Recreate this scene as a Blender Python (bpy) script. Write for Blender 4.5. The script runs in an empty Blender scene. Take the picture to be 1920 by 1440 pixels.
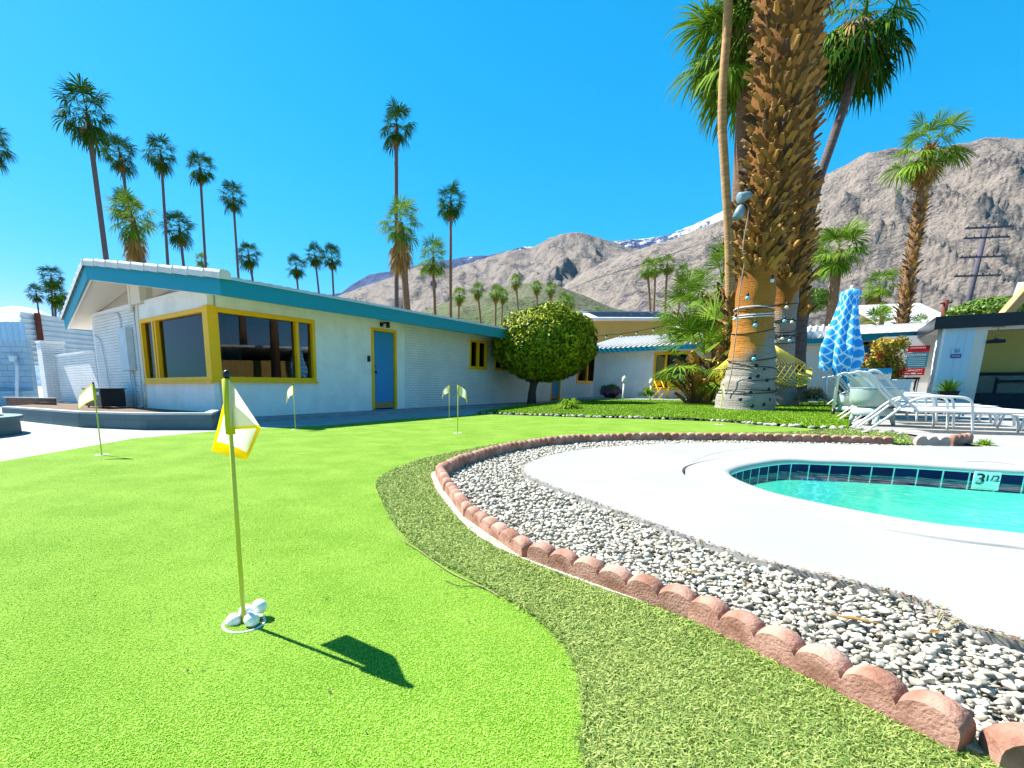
import bpy, bmesh, math, random
import numpy as np
from mathutils import Vector, Matrix, noise
from mathutils.geometry import tessellate_polygon
R=math.radians; PI=math.pi
random.seed(7); rng=np.random.default_rng(7)
scene=bpy.context.scene; COL=scene.collection

# ------------------------------------------------------------ camera
PX,PY,F=790,893,908; TH=math.atan(168.6/908); H=.66
cam=bpy.data.cameras.new('camera'); co=bpy.data.objects.new('camera',cam); COL.objects.link(co)
cam.sensor_width=36; cam.lens=F/1920*36; cam.shift_x=(960-PX)/1920; cam.shift_y=(PY-720)/1920
cam.clip_start=.02; cam.clip_end=30000
co.location=(0,0,H); co.rotation_euler=(PI/2-TH,0,0); scene.camera=co
# ------------------------------------------------------------ light
SUN=Vector((-.535,.332,.777)).normalized()
w=bpy.data.worlds.new('World'); scene.world=w; w.use_nodes=True
nt=w.node_tree; bg=nt.nodes['Background']
sky=nt.nodes.new('ShaderNodeTexSky'); sky.sky_type='NISHITA'; sky.sun_disc=False
sky.sun_elevation=R(51); sky.sun_rotation=math.atan2(SUN.x,SUN.y); sky.air_density=1.0; sky.dust_density=.25; sky.ozone_density=1.6
hs=nt.nodes.new('ShaderNodeHueSaturation'); hs.inputs['Saturation'].default_value=1.25; hs.inputs['Hue'].default_value=.482; hs.inputs['Value'].default_value=1.0
nt.links.new(sky.outputs[0],hs.inputs['Color']); 
gm=nt.nodes.new('ShaderNodeGamma'); gm.inputs['Gamma'].default_value=.62; nt.links.new(hs.outputs[0],gm.inputs[0])
tn=nt.nodes.new('ShaderNodeMix'); tn.data_type='RGBA'; tn.blend_type='MULTIPLY'; tn.inputs[0].default_value=1; tn.inputs[7].default_value=(.36,1.55,2.35,1); nt.links.new(gm.outputs[0],tn.inputs[6])
sc_=nt.nodes.new('ShaderNodeSeparateColor'); nt.links.new(tn.outputs[2],sc_.inputs[0]); cc_=nt.nodes.new('ShaderNodeCombineColor')
def _m(op,a,b):
    n=nt.nodes.new('ShaderNodeMath'); n.operation=op
    for i,v in enumerate((a,b)):
        if isinstance(v,(int,float)): n.inputs[i].default_value=v
        else: nt.links.new(v,n.inputs[i])
    return n.outputs[0]
r1=_m('MULTIPLY',_m('POWER',_m('DIVIDE',sc_.outputs[0],.65),3.4),.95); r2=_m('MINIMUM',r1,_m('MULTIPLY',sc_.outputs[2],.34)); nt.links.new(r2,cc_.inputs[0])
nt.links.new(_m('MULTIPLY',sc_.outputs[1],1.08),cc_.inputs[1]); nt.links.new(_m('MULTIPLY',sc_.outputs[2],1.1),cc_.inputs[2]); nt.links.new(cc_.outputs[0],bg.inputs['Color'])
bg.inputs['Strength'].default_value=.0575
sl=bpy.data.lights.new('sun','SUN'); sl.energy=5; sl.angle=R(.5); sl.color=(1,.965,.9)
so=bpy.data.objects.new('sun',sl); COL.objects.link(so); so.rotation_euler=SUN.to_track_quat('Z','Y').to_euler(); so.location=(-20,10,30)
vs=scene.view_settings; vs.view_transform='Standard'; vs.look='None'; vs.gamma=1; vs.exposure=1.48
scene.render.engine='CYCLES'
scene.cycles.max_bounces=6; scene.cycles.transparent_max_bounces=8

# ------------------------------------------------------------ photo-to-ground helpers
def ray(x,y):
    a=(x-PX)/F; b=-(y-PY)/F; c,s=math.cos(TH),math.sin(TH)
    return (a,c+b*s,-s+b*c)
def G(x,y,z=0.):
    d=ray(x,y); t=(z-H)/d[2]; return Vector((d[0]*t,d[1]*t,z))
def AT(x,y,Y):
    d=ray(x,y); t=Y/d[1]; return Vector((d[0]*t,Y,d[2]*t+H))
C0=Vector((-3.9377,9.3377,0)); D1=Vector((.62788,.77831,0)); D2=Vector((-.77831,.62788,0)); N1=-D2; D3=-D2
ROTH=math.atan2(D1.y,D1.x); ROTB=math.atan2(D3.y,D3.x)
def L(s,g,z=0.): return C0+D1*s+D2*g+Vector((0,0,z))

# ------------------------------------------------------------ materials
def ramp(nt,fac,stops):
    r=nt.nodes.new('ShaderNodeValToRGB'); e=r.color_ramp.elements
    while len(e)<len(stops): e.new(.5)
    for i,(p,c) in enumerate(stops): e[i].position=p; e[i].color=(*c,1)
    nt.links.new(fac,r.inputs[0]); return r.outputs[0]
def newmat(name):
    m=bpy.data.materials.new(name); m.use_nodes=True; return m,m.node_tree,m.node_tree.nodes['Principled BSDF']
def mat(name,c1,c2=None,scale=5.,rough=.7,bump=0.,bscale=None,metal=0.,spec=.3,detail=4,stretch=None,island=0.,dist=.02,trans=0.):
    m,nt,p=newmat(name); ln=nt.links.new
    p.inputs['Roughness'].default_value=rough; p.inputs['Metallic'].default_value=metal; p.inputs['Specular IOR Level'].default_value=spec
    tc=nt.nodes.new('ShaderNodeTexCoord'); vec=tc.outputs['Object']
    if stretch:
        mp=nt.nodes.new('ShaderNodeMapping'); mp.inputs['Scale'].default_value=stretch; ln(vec,mp.inputs[0]); vec=mp.outputs[0]
    if c2 is None: c2=tuple(x*.86 for x in c1)
    n=nt.nodes.new('ShaderNodeTexNoise'); n.inputs['Scale'].default_value=scale; n.inputs['Detail'].default_value=detail; ln(vec,n.inputs['Vector'])
    fac=n.outputs['Fac']
    col=ramp(nt,fac,[(.32,c1),(.68,c2)])
    if island:
        g=nt.nodes.new('ShaderNodeNewGeometry'); mx=nt.nodes.new('ShaderNodeMath'); mx.operation='MULTIPLY_ADD'
        mx.inputs[1].default_value=island; mx.inputs[2].default_value=(1-island)/2; ln(g.outputs['Random Per Island'],mx.inputs[0])
        ad=nt.nodes.new('ShaderNodeMath'); ad.operation='ADD'; sb=nt.nodes.new('ShaderNodeMath'); sb.operation='MULTIPLY_ADD'
        sb.inputs[1].default_value=1-island; sb.inputs[2].default_value=-(1-island)/2
        ln(fac,sb.inputs[0]); ln(mx.outputs[0],ad.inputs[0]); ln(sb.outputs[0],ad.inputs[1])
        col=ramp(nt,ad.outputs[0],[(.05,c1),(.95,c2)])
    ln(col,p.inputs['Base Color'])
    if bump:
        b=nt.nodes.new('ShaderNodeBump'); b.inputs['Strength'].default_value=bump; b.inputs['Distance'].default_value=dist
        n2=nt.nodes.new('ShaderNodeTexNoise'); n2.inputs['Scale'].default_value=bscale or scale*6; n2.inputs['Detail'].default_value=5; ln(vec,n2.inputs['Vector'])
        ln(n2.outputs['Fac'],b.inputs['Height']); ln(b.outputs[0],p.inputs['Normal'])
    if trans:
        tr=nt.nodes.new('ShaderNodeBsdfTranslucent'); ln(col,tr.inputs[0]); ms=nt.nodes.new('ShaderNodeMixShader'); ms.inputs[0].default_value=trans
        ln(p.outputs[0],ms.inputs[1]); ln(tr.outputs[0],ms.inputs[2]); ln(ms.outputs[0],nt.nodes['Material Output'].inputs[0])
    return m
def brickmat(name,c1,c2,w,h,mortar=.007,bump=1.,mcol=None,plane='xz',rough=.75):
    """painted brick or block courses laid on a vertical face"""
    m,nt,p=newmat(name); ln=nt.links.new; p.inputs['Roughness'].default_value=rough
    tc=nt.nodes.new('ShaderNodeTexCoord'); sp=nt.nodes.new('ShaderNodeSeparateXYZ'); ln(tc.outputs['Object'],sp.inputs[0])
    ad=nt.nodes.new('ShaderNodeMath'); ln(sp.outputs[0],ad.inputs[0]); ln(sp.outputs[1],ad.inputs[1])
    cb=nt.nodes.new('ShaderNodeCombineXYZ'); ln(ad.outputs[0],cb.inputs[0]); ln(sp.outputs[2],cb.inputs[1])
    b=nt.nodes.new('ShaderNodeTexBrick'); ln(cb.outputs[0],b.inputs['Vector']); b.inputs['Scale'].default_value=1
    b.inputs['Brick Width'].default_value=w; b.inputs['Row Height'].default_value=h; b.inputs['Mortar Size'].default_value=mortar; b.inputs['Mortar Smooth'].default_value=.4
    b.inputs['Color1'].default_value=(*c1,1); b.inputs['Color2'].default_value=(*c2,1); b.inputs['Mortar'].default_value=(*(mcol or tuple(x*.72 for x in c1)),1)
    n=nt.nodes.new('ShaderNodeTexNoise'); n.inputs['Scale'].default_value=25; ln(tc.outputs['Object'],n.inputs['Vector'])
    mm=nt.nodes.new('ShaderNodeMath'); mm.operation='MULTIPLY_ADD'; mm.inputs[1].default_value=-1.; ln(b.outputs['Fac'],mm.inputs[0]); 
    m2=nt.nodes.new('ShaderNodeMath'); m2.operation='MULTIPLY'; m2.inputs[1].default_value=.5; ln(n.outputs['Fac'],m2.inputs[0]); ln(m2.outputs[0],mm.inputs[2])
    bp=nt.nodes.new('ShaderNodeBump'); bp.inputs['Strength'].default_value=bump; bp.inputs['Distance'].default_value=.02; ln(mm.outputs[0],bp.inputs['Height']); ln(bp.outputs[0],p.inputs['Normal'])
    n3=nt.nodes.new('ShaderNodeTexNoise'); n3.inputs['Scale'].default_value=1.3; n3.inputs['Detail'].default_value=6; ln(tc.outputs['Object'],n3.inputs['Vector'])
    mx=nt.nodes.new('ShaderNodeMix'); mx.data_type='RGBA'; mx.blend_type='MULTIPLY'; mx.inputs[0].default_value=1; ln(b.outputs['Color'],mx.inputs[6])
    ln(ramp(nt,n3.outputs['Fac'],[(.35,(1,1,1)),(.7,(.88,.88,.86))]),mx.inputs[7]); ln(mx.outputs[2],p.inputs['Base Color'])
    return m
def glassmat(name,tint=(.55,.62,.66),rough=.02,fr=1.5):
    m,nt,p=newmat(name); ln=nt.links.new; nt.nodes.remove(p)
    t=nt.nodes.new('ShaderNodeBsdfTransparent'); t.inputs[0].default_value=(*tint,1)
    g=nt.nodes.new('ShaderNodeBsdfGlossy'); g.inputs['Roughness'].default_value=rough
    f=nt.nodes.new('ShaderNodeFresnel'); f.inputs[0].default_value=fr
    ms=nt.nodes.new('ShaderNodeMixShader'); ln(f.outputs[0],ms.inputs[0]); ln(t.outputs[0],ms.inputs[1]); ln(g.outputs[0],ms.inputs[2]); ln(ms.outputs[0],nt.nodes['Material Output'].inputs[0])
    return m
M={}
M['turf']=mat('putting_turf',(0.100,0.215,0.006),(0.235,0.345,0.060),scale=150,rough=.9,bump=.8,bscale=230,detail=2,spec=.1,dist=.006)
def patchy(m,lo=(.72,.80,.55),hi=(1,1,1),scale=2.2,p0=.38,p1=.62):
    nt=m.node_tree; p=nt.nodes['Principled BSDF']; ln=nt.links.new; src=p.inputs['Base Color'].links[0].from_socket
    tc=nt.nodes.new('ShaderNodeTexCoord'); n=nt.nodes.new('ShaderNodeTexNoise'); n.inputs['Scale'].default_value=scale; n.inputs['Detail'].default_value=7; n.inputs['Roughness'].default_value=.65; ln(tc.outputs['Object'],n.inputs['Vector'])
    mx=nt.nodes.new('ShaderNodeMix'); mx.data_type='RGBA'; mx.blend_type='MULTIPLY'; mx.inputs[0].default_value=1
    ln(src,mx.inputs[6]); ln(ramp(nt,n.outputs['Fac'],[(p0,lo),(p1,hi)]),mx.inputs[7]); ln(mx.outputs[2],p.inputs['Base Color'])
patchy(M['turf'])
M['fringe_base']=mat('fringe_base',(.02,.05,.003),(.06,.11,.01),scale=120,rough=1,bump=.6,spec=.05)
M['fringe']=mat('fringe_blades',(.075,.185,.010),(.50,.56,.17),scale=3,rough=.6,island=.75,spec=.25,trans=.25)
M['pile']=mat('turf_fibre',(.15,.42,.006),(.52,.76,.14),scale=3,rough=.7,island=.8,spec=.2,trans=.2)
M['lawn_base']=mat('lawn_base',(0.060,0.156,0.007),(0.096,0.216,0.018),scale=4,rough=1,bump=.5,bscale=60,spec=.05)
M['lawn']=mat('lawn_blades',(0.072,0.216,0.002),(0.300,0.432,0.012),scale=1,rough=.6,island=.7,trans=.3)
M['deck']=mat('deck_concrete',(.325,.32,.305),(.285,.28,.265),scale=2.2,rough=.85,bump=.25,bscale=90,dist=.003,spec=.1); patchy(M['deck'],(.90,.89,.86),(1,1,1),1.1)
M['coping']=mat('coping_concrete',(.335,.335,.33),(.285,.285,.28),scale=3,rough=.7,bump=.25,bscale=60,dist=.003)
M['ground']=mat('pale_ground',(0.372,0.348,0.312),(0.312,0.282,0.246),scale=.3,rough=.95)
M['walk']=mat('walk_concrete',(0.345,0.336,0.338),(0.297,0.288,0.291),scale=1.5,rough=.9,bump=.15,dist=.003)
M['path']=mat('grey_path',(.30,.33,.36),(.22,.25,.29),scale=2,rough=.85,bump=.2,dist=.004)
M['bed']=mat('gravel_bed',(.16,.15,.13),(.28,.26,.22),scale=60,rough=1,bump=.8)
M['stone']=mat('gravel_stone',(.24,.215,.165),(.60,.56,.47),scale=20,rough=.75,island=.85,bump=.2,bscale=80,dist=.003)
M['rock']=mat('border_stone',(0.260,0.240,0.215),(0.429,0.403,0.364),scale=6,rough=.85,bump=.5,bscale=30,island=.5)
M['block']=mat('red_edging_concrete',(.33,.145,.10),(.44,.255,.195),scale=9,rough=.9,bump=.7,bscale=130,dist=.005,spec=.15); patchy(M['block'],(.62,.66,.62),(1,1,1),9,.36,.56)
M['blockgrey']=mat('faded_edging_concrete',(0.330,0.290,0.251),(0.409,0.343,0.304),scale=9,rough=.9,bump=.6,bscale=130,dist=.004)
M['curb']=mat('mow_strip',(0.495,0.465,0.398),(0.420,0.390,0.330),scale=12,rough=.9,bump=.3,bscale=120,dist=.004)
M['white']=mat('white_paint',(.84,.84,.84),(.80,.80,.81),scale=1.2,rough=.55,bump=.08,bscale=40,dist=.003)
M['siding']=mat('white_board_siding',(.88,.88,.86),(.83,.84,.83),scale=1.0,rough=.6,stretch=(3,3,.3))
patchy(M['siding'],(.86,.87,.85),(1,1,1),1.6,.34,.55)
M['wbrick']=brickmat('painted_brick',(.88,.88,.87),(.83,.84,.84),.20,.068)
M['wblock']=brickmat('painted_block',(.72,.75,.80),(.66,.70,.76),.40,.2,bump=.4)
M['teal']=mat('teal_fascia_paint',(.001,.27,.36),(.001,.245,.335),scale=.7,rough=.5,stretch=(.5,.5,2))
M['yellow']=mat('yellow_paint',(.95,.52,.002),(.88,.46,.002),scale=3,rough=.45)
M['door']=mat('blue_door_paint',(.015,.25,.55),(.013,.22,.50),scale=1.2,rough=.4)
M['cream']=mat('cream_soffit',(.72,.69,.60),(.68,.65,.55),scale=1,rough=.7)
M['roofw']=mat('white_roof_tile',(0.656,0.640,0.624),(0.560,0.552,0.544),scale=4,rough=.7,bump=.2)
M['dark']=mat('dark_metal',(.012,.014,.018),(.02,.022,.025),rough=.35)
M['black']=mat('black_trim',(.008,.014,.022),(.012,.02,.03),rough=.35)
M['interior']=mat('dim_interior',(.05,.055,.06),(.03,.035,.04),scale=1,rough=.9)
M['curtain']=mat('blue_curtain',(.30,.55,.72),(.18,.38,.55),scale=2,rough=.9,stretch=(12,12,.3))
M['blind']=mat('pale_curtain',(.42,.55,.58),(.36,.48,.52),scale=2,rough=.9,stretch=(10,10,.3))
M['glass']=glassmat('window_glass',(.62,.68,.72),.01,1.5)
M['chrome']=mat('stainless',(.62,.62,.62),(.5,.5,.5),scale=3,rough=.22,metal=1)
M['pipe']=mat('painted_pipe',(.62,.70,.76),(.5,.6,.66),rough=.5)
M['planter']=brickmat('painted_planter_block',(.085,.155,.17),(.065,.125,.14),.60,.14,bump=.35)
M['plantercap']=mat('planter_cap',(0.480,0.512,0.512),(0.360,0.400,0.400),scale=3,rough=.8)
M['corr']=mat('corrugated_steel',(.62,.70,.74),(.5,.58,.62),scale=2,rough=.4,metal=.35)
M['corrb']=mat('blue_corrugated_steel',(.38,.58,.74),(.30,.50,.66),scale=2,rough=.4,metal=.3)
M['rust']=mat('rusty_post',(.16,.035,.02),(.09,.02,.012),scale=10,rough=.8,bump=.3)
M['bluewall']=brickmat('shaded_block_wall',(.34,.50,.62),(.30,.46,.58),.40,.2)
M['brown']=mat('brown_boards',(.20,.10,.06),(.12,.06,.04),scale=6,rough=.8)
M['soil']=mat('soil',(.12,.08,.05),(.2,.14,.1),scale=20,rough=1,bump=.6)
M['wood']=mat('golden_wood',(0.440,0.264,0.096),(0.336,0.192,0.064),scale=8,rough=.5,stretch=(1,1,8))
M['pole']=mat('creosote_pole',(.08,.075,.10),(.05,.045,.06),scale=6,rough=.8)
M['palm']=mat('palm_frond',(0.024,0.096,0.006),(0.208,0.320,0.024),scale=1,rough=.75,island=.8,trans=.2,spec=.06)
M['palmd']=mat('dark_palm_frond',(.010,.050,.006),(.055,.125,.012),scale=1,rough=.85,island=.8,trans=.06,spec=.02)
M['dead']=mat('dead_frond',(0.383,0.230,0.051),(0.187,0.102,0.025),scale=1,rough=.8,island=.8,trans=.15)
M['trunk']=mat('palm_trunk',(0.240,0.136,0.072),(0.128,0.072,0.040),scale=5,rough=.9,bump=.8,bscale=9,stretch=(1,1,6),dist=.04)
M['trunkd']=mat('grey_palm_trunk',(.15,.11,.10),(.08,.06,.06),scale=5,rough=.9,bump=.6,bscale=9,stretch=(1,1,6),dist=.04)
M['boot']=mat('palm_boot',(.44,.22,.04),(.030,.012,.004),scale=4,rough=.7,island=.85,bump=.3,bscale=40)
M['leaf']=mat('topiary_leaf',(.035,.085,.002),(.36,.38,.006),scale=1.2,rough=.5,island=.85,trans=.0,spec=.15)
M['twig']=mat('bark',(.07,.045,.03),(.12,.08,.05),scale=20,rough=.9,bump=.5)
M['bush']=mat('bush_leaf',(0.024,0.096,0.006),(0.176,0.272,0.024),scale=1,rough=.5,island=.8,trans=.15)
M['bougleaf']=mat('bougainvillea_leaf',(.12,.16,.01),(.60,.38,.03),scale=1,rough=.5,island=.9,trans=.2)
M['bougred']=mat('bougainvillea_bract',(.65,.02,.05),(.75,.10,.06),scale=1,rough=.5,island=.9,trans=.2)
M['purple']=mat('purple_petal',(.35,.03,.35),(.55,.06,.40),rough=.6,island=.9)
M['agave']=mat('agave_leaf',(0.165,0.360,0.022),(0.338,0.488,0.045),scale=4,rough=.5,trans=.2,island=.6)
M['yucca']=mat('dry_yucca_leaf',(0.375,0.345,0.180),(0.195,0.165,0.075),scale=4,rough=.6,trans=.1,island=.9)
M['ball']=mat('golf_ball_cover',(.82,.82,.83),(.80,.80,.81),rough=.3,spec=.5)
M['cup']=mat('cup_rim',(.80,.80,.80),rough=.4)
M['polem']=mat('fibreglass_pole',(0.575,0.575,0.069),(0.517,0.529,0.057),rough=.35)
M['flagw']=mat('flag_cloth',(.80,.78,.62),(.76,.74,.58),scale=60,rough=.8,trans=.5)
M['flagy']=mat('flag_binding',(.90,.74,.004),(.85,.66,.004),rough=.6,trans=.5)
M['sleeve']=mat('flag_sleeve',(.52,.55,.02),(.48,.5,.02),rough=.55,trans=.2)
M['plastic']=mat('white_plastic',(0.640,0.648,0.640),(0.616,0.624,0.616),rough=.35,spec=.5)
M['greyplastic']=mat('pale_green_plastic',(0.375,0.465,0.435),(0.330,0.427,0.405),rough=.4,spec=.5)
M['sling']=mat('sling_fabric',(.78,.79,.74),(.72,.73,.68),scale=80,rough=.8,trans=.3)
M['rope']=mat('yellow_rope',(.85,.72,.14),(.75,.60,.08),scale=30,rough=.8)
M['cord']=mat('black_cord',(.012,.012,.012),rough=.5)
M['bulbw']=mat('white_bulb',(.75,.74,.65),rough=.1,spec=.8)
M['bulbb']=mat('blue_bulb',(.18,.55,.72),rough=.1,spec=.8)
M['ochre']=mat('ochre_stucco',(0.450,0.297,0.081),(0.396,0.252,0.063),scale=1,rough=.9,bump=.3)
M['solar']=mat('solar_panel',(.006,.010,.025),(.01,.015,.035),scale=1,rough=.6,spec=.08)
M['ltgreen']=mat('cabana_lime_wall',(.56,.62,.24),(.50,.57,.20),scale=1,rough=.8)
M['ltblue']=mat('pale_blue_panel',(.50,.70,.80),(.46,.66,.76),scale=1,rough=.6,stretch=(4,4,.3))
M['red']=mat('sign_red',(.55,.015,.03),rough=.4)
M['sblue']=mat('sign_blue',(.015,.06,.35),rough=.4)
M['scyan']=mat('sign_teal',(.05,.30,.48),rough=.4)
M['swhite']=mat('sign_white',(.8,.8,.8),rough=.4)
M['slight']=mat('sign_pale_blue',(.42,.68,.82),rough=.4)
M['cushion']=mat('dark_cushion',(.01,.02,.03),(.015,.03,.04),rough=.8)

# ------------------------------------------------------------ mesh builder
class MB:
    def __init__(s): s.v=[]; s.f=[]; s.m=[]; s.cm=0; s.sm=[]; s.smooth=False
    def add(s,vs,fs):
        o=len(s.v); s.v+= [tuple(v) for v in vs]
        for f in fs: s.f.append(tuple(i+o for i in f)); s.m.append(s.cm); s.sm.append(s.smooth)
        return s
    def box(s,x0,y0,z0,x1,y1,z1,T=None):
        vs=[Vector(v) for v in [(x0,y0,z0),(x1,y0,z0),(x1,y1,z0),(x0,y1,z0),(x0,y0,z1),(x1,y0,z1),(x1,y1,z1),(x0,y1,z1)]]
        if T: vs=[T@v for v in vs]
        return s.add(vs,[(0,3,2,1),(4,5,6,7),(0,1,5,4),(1,2,6,5),(2,3,7,6),(3,0,4,7)])
    def bbox(s,x0,y0,z0,x1,y1,z1,b=.006,T=None):
        """box with chamfered long edges"""
        bm=bmesh.new(); bmesh.ops.create_cube(bm,size=1)
        for v in bm.verts: v.co=Vector(((x0+x1)/2+v.co.x*(x1-x0),(y0+y1)/2+v.co.y*(y1-y0),(z0+z1)/2+v.co.z*(z1-z0)))
        bmesh.ops.bevel(bm,geom=bm.edges[:],offset=b,segments=2,affect='EDGES'); bm.verts.index_update()
        vs=[(T@v.co if T else v.co.copy()) for v in bm.verts]; fs=[[v.index for v in f.verts] for f in bm.faces]; bm.free(); return s.add(vs,fs)
    def tube(s,path,r,n=8,cap=True,smooth=True):
        path=[Vector(p) for p in path]; rs=r if isinstance(r,(list,tuple)) else [r]*len(path)
        o=s.smooth; s.smooth=smooth; vs=[]; fs=[]; up=None
        for i,p in enumerate(path):
            t=(path[min(i+1,len(path)-1)]-path[max(i-1,0)]).normalized()
            if up is None:
                up=Vector((0,0,1)) if abs(t.z)<.9 else Vector((1,0,0))
            a=t.cross(up); 
            if a.length<1e-4: a=t.cross(Vector((1,0,0)))
            a.normalize(); b=a.cross(t).normalized(); up=b
            for k in range(n): vs.append(p+(a*math.cos(2*PI*k/n)+b*math.sin(2*PI*k/n))*rs[i])
        for i in range(len(path)-1):
            for k in range(n): fs.append((i*n+k,i*n+(k+1)%n,(i+1)*n+(k+1)%n,(i+1)*n+k))
        if cap: fs.append(tuple(reversed(range(n)))); fs.append(tuple((len(path)-1)*n+k for k in range(n)))
        s.add(vs,fs); s.smooth=o; return s
    def lathe(s,prof,n=24,cx=0,cy=0,T=None,smooth=True):
        o=s.smooth; s.smooth=smooth; vs=[]; fs=[]
        for (r,z) in prof:
            for k in range(n):
                v=Vector((cx+r*math.cos(2*PI*k/n),cy+r*math.sin(2*PI*k/n),z)); vs.append(T@v if T else v)
        for i in range(len(prof)-1):
            for k in range(n): fs.append((i*n+k,i*n+(k+1)%n,(i+1)*n+(k+1)%n,(i+1)*n+k))
        if prof[0][0]>1e-4: fs.append(tuple(reversed(range(n))))
        if prof[-1][0]>1e-4: fs.append(tuple((len(prof)-1)*n+k for k in range(n)))
        s.add(vs,fs); s.smooth=o; return s
    def prism(s,poly,d,T=None):
        """poly: list of (x,z) in the xz plane, extruded along y by d"""
        n=len(poly); vs=[Vector((x,0,z)) for x,z in poly]+[Vector((x,d,z)) for x,z in poly]
        if T: vs=[T@v for v in vs]
        return s.add(vs,[tuple(range(n)),tuple(reversed(range(n,2*n)))]+[(i,i+n,(i+1)%n+n,(i+1)%n) for i in range(n)])
    def flat(s,poly,z0,z1=None):
        """ground sheet from (x,y) outline; with z1 a slab with sides"""
        pts=[Vector((p[0],p[1],z0)) for p in poly]; tri=tessellate_polygon([pts])
        fs=[]
        for t in tri:
            a,b,c=[pts[i] for i in t]
            fs.append(t if (b-a).cross(c-a).z>0 else (t[0],t[2],t[1]))
        s.add(pts,fs)
        if z1 is not None:
            n=len(pts); s.add(pts+[Vector((p[0],p[1],z1)) for p in poly],[(i,(i+1)%n,(i+1)%n+n,i+n) for i in range(n)])
        return s
    def build(s,name,mats,parent=None,**kw):
        me=bpy.data.meshes.new(name); me.from_pydata(s.v,[],s.f)
        for m in (mats if isinstance(mats,(list,tuple)) else [mats]): me.materials.append(m)
        me.polygons.foreach_set('material_index',s.m); me.polygons.foreach_set('use_smooth',s.sm); me.update()
        return link(name,me,parent,**kw)
def link(name,me,parent=None,loc=None,rz=None,label=None,cat=None,group=None,kind=None):
    o=bpy.data.objects.new(name,me); COL.objects.link(o)
    if parent: o.parent=parent
    if loc is not None: o.location=loc
    if rz is not None: o.rotation_euler=(0,0,rz)
    tag(o,label,cat,group,kind); return o
def tag(o,label=None,cat=None,group=None,kind=None):
    if label: o['label']=label
    if cat: o['category']=cat
    if group: o['group']=group
    if kind: o['kind']=kind
    return o
def empty(name,loc,rz=0,label=None,cat=None,group=None):
    o=bpy.data.objects.new(name,None); COL.objects.link(o); o.location=loc; o.rotation_euler=(0,0,rz); o.empty_display_size=.1
    return tag(o,label,cat,group)
def npmesh(name,V,Fa,mats,k):
    """numpy mesh: V (n,3), Fa flat loop indices in polygons of k corners"""
    me=bpy.data.meshes.new(name); nf=len(Fa)//k
    me.vertices.add(len(V)); me.vertices.foreach_set('co',np.asarray(V,dtype=np.float32).ravel())
    me.loops.add(len(Fa)); me.loops.foreach_set('vertex_index',np.asarray(Fa,dtype=np.int32))
    me.polygons.add(nf); me.polygons.foreach_set('loop_start',np.arange(0,nf*k,k,dtype=np.int32)); me.polygons.foreach_set('loop_total',np.full(nf,k,dtype=np.int32))
    for m in (mats if isinstance(mats,(list,tuple)) else [mats]): me.materials.append(m)
    me.update(calc_edges=True); me.validate(); return me
def children(o): return [c for c in bpy.data.objects if c.parent==o]
def copy_tree(o,loc,rz=None,label=None,group=None,parent=None,scale=None):
    c=o.copy(); COL.objects.link(c)
    if parent: c.parent=parent
    if loc is not None: c.location=loc
    if rz is not None: c.rotation_euler=(0,0,rz)
    if scale: c.scale=(scale,)*3
    if label: c['label']=label
    if group: c['group']=group
    for ch in children(o):
        d=ch.copy(); COL.objects.link(d); d.parent=c
        for g in children(ch): e=g.copy(); COL.objects.link(e); e.parent=d
    return c
def text(name,s,size,m,parent=None,M4=None,depth=.001,label=None,align='CENTER'):
    cu=bpy.data.curves.new(name,'FONT'); cu.body=s; cu.size=size; cu.align_x=align; cu.align_y='CENTER'; cu.extrude=depth; cu.offset=size*.012
    t=bpy.data.objects.new(name,cu); COL.objects.link(t); dg=bpy.context.evaluated_depsgraph_get()
    me=bpy.data.meshes.new_from_object(t.evaluated_get(dg)); bpy.data.objects.remove(t); me.materials.clear(); me.materials.append(m)
    if M4: me.transform(M4)
    return link(name,me,parent,label=label)
def wallgrid(mb,x0,x1,z0,z1,ops,y0=0.,y1=.16,ztop=None):
    """wall in the xz plane, front at y0 and back at y1, with real openings (xa,xb,za,zb)"""
    xs=sorted({x0,x1,*[v for o in ops for v in o[:2]]}); zs=sorted({z0,z1,*[v for o in ops for v in o[2:]]})
    for i in range(len(xs)-1):
        for j in range(len(zs)-1):
            a,b,c,d=xs[i],xs[i+1],zs[j],zs[j+1]; mx,mz=(a+b)/2,(c+d)/2
            if any(o[0]<mx<o[1] and o[2]<mz<o[3] for o in ops): continue
            mb.add([(a,y0,c),(b,y0,c),(b,y0,d),(a,y0,d)],[(0,1,2,3)]); mb.add([(a,y1,c),(b,y1,c),(b,y1,d),(a,y1,d)],[(3,2,1,0)])
    for (a,b,c,d) in ops:
        mb.add([(a,y0,c),(a,y1,c),(a,y1,d),(a,y0,d)],[(0,1,2,3)]); mb.add([(b,y0,c),(b,y1,c),(b,y1,d),(b,y0,d)],[(3,2,1,0)])
        mb.add([(a,y0,d),(b,y0,d),(b,y1,d),(a,y1,d)],[(3,2,1,0)]); mb.add([(a,y0,c),(b,y0,c),(b,y1,c),(a,y1,c)],[(0,1,2,3)])
    mb.add([(x0,y0,z1),(x1,y0,z1),(x1,y1,z1),(x0,y1,z1)],[(0,1,2,3)])
    mb.add([(x0,y0,z0),(x0,y0,z1),(x0,y1,z1),(x0,y1,z0)],[(0,1,2,3)]); mb.add([(x1,y0,z0),(x1,y0,z1),(x1,y1,z1),(x1,y1,z0)],[(3,2,1,0)])
    return mb
def inpoly(P,poly):
    x,y=P[:,0],P[:,1]; r=np.zeros(len(P),bool); n=len(poly); j=n-1
    for i in range(n):
        xi,yi=poly[i][0],poly[i][1]; xj,yj=poly[j][0],poly[j][1]
        r^=((yi>y)!=(yj>y))&(x<(xj-xi)*(y-yi)/((yj-yi)+1e-12)+xi); j=i
    return r
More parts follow.
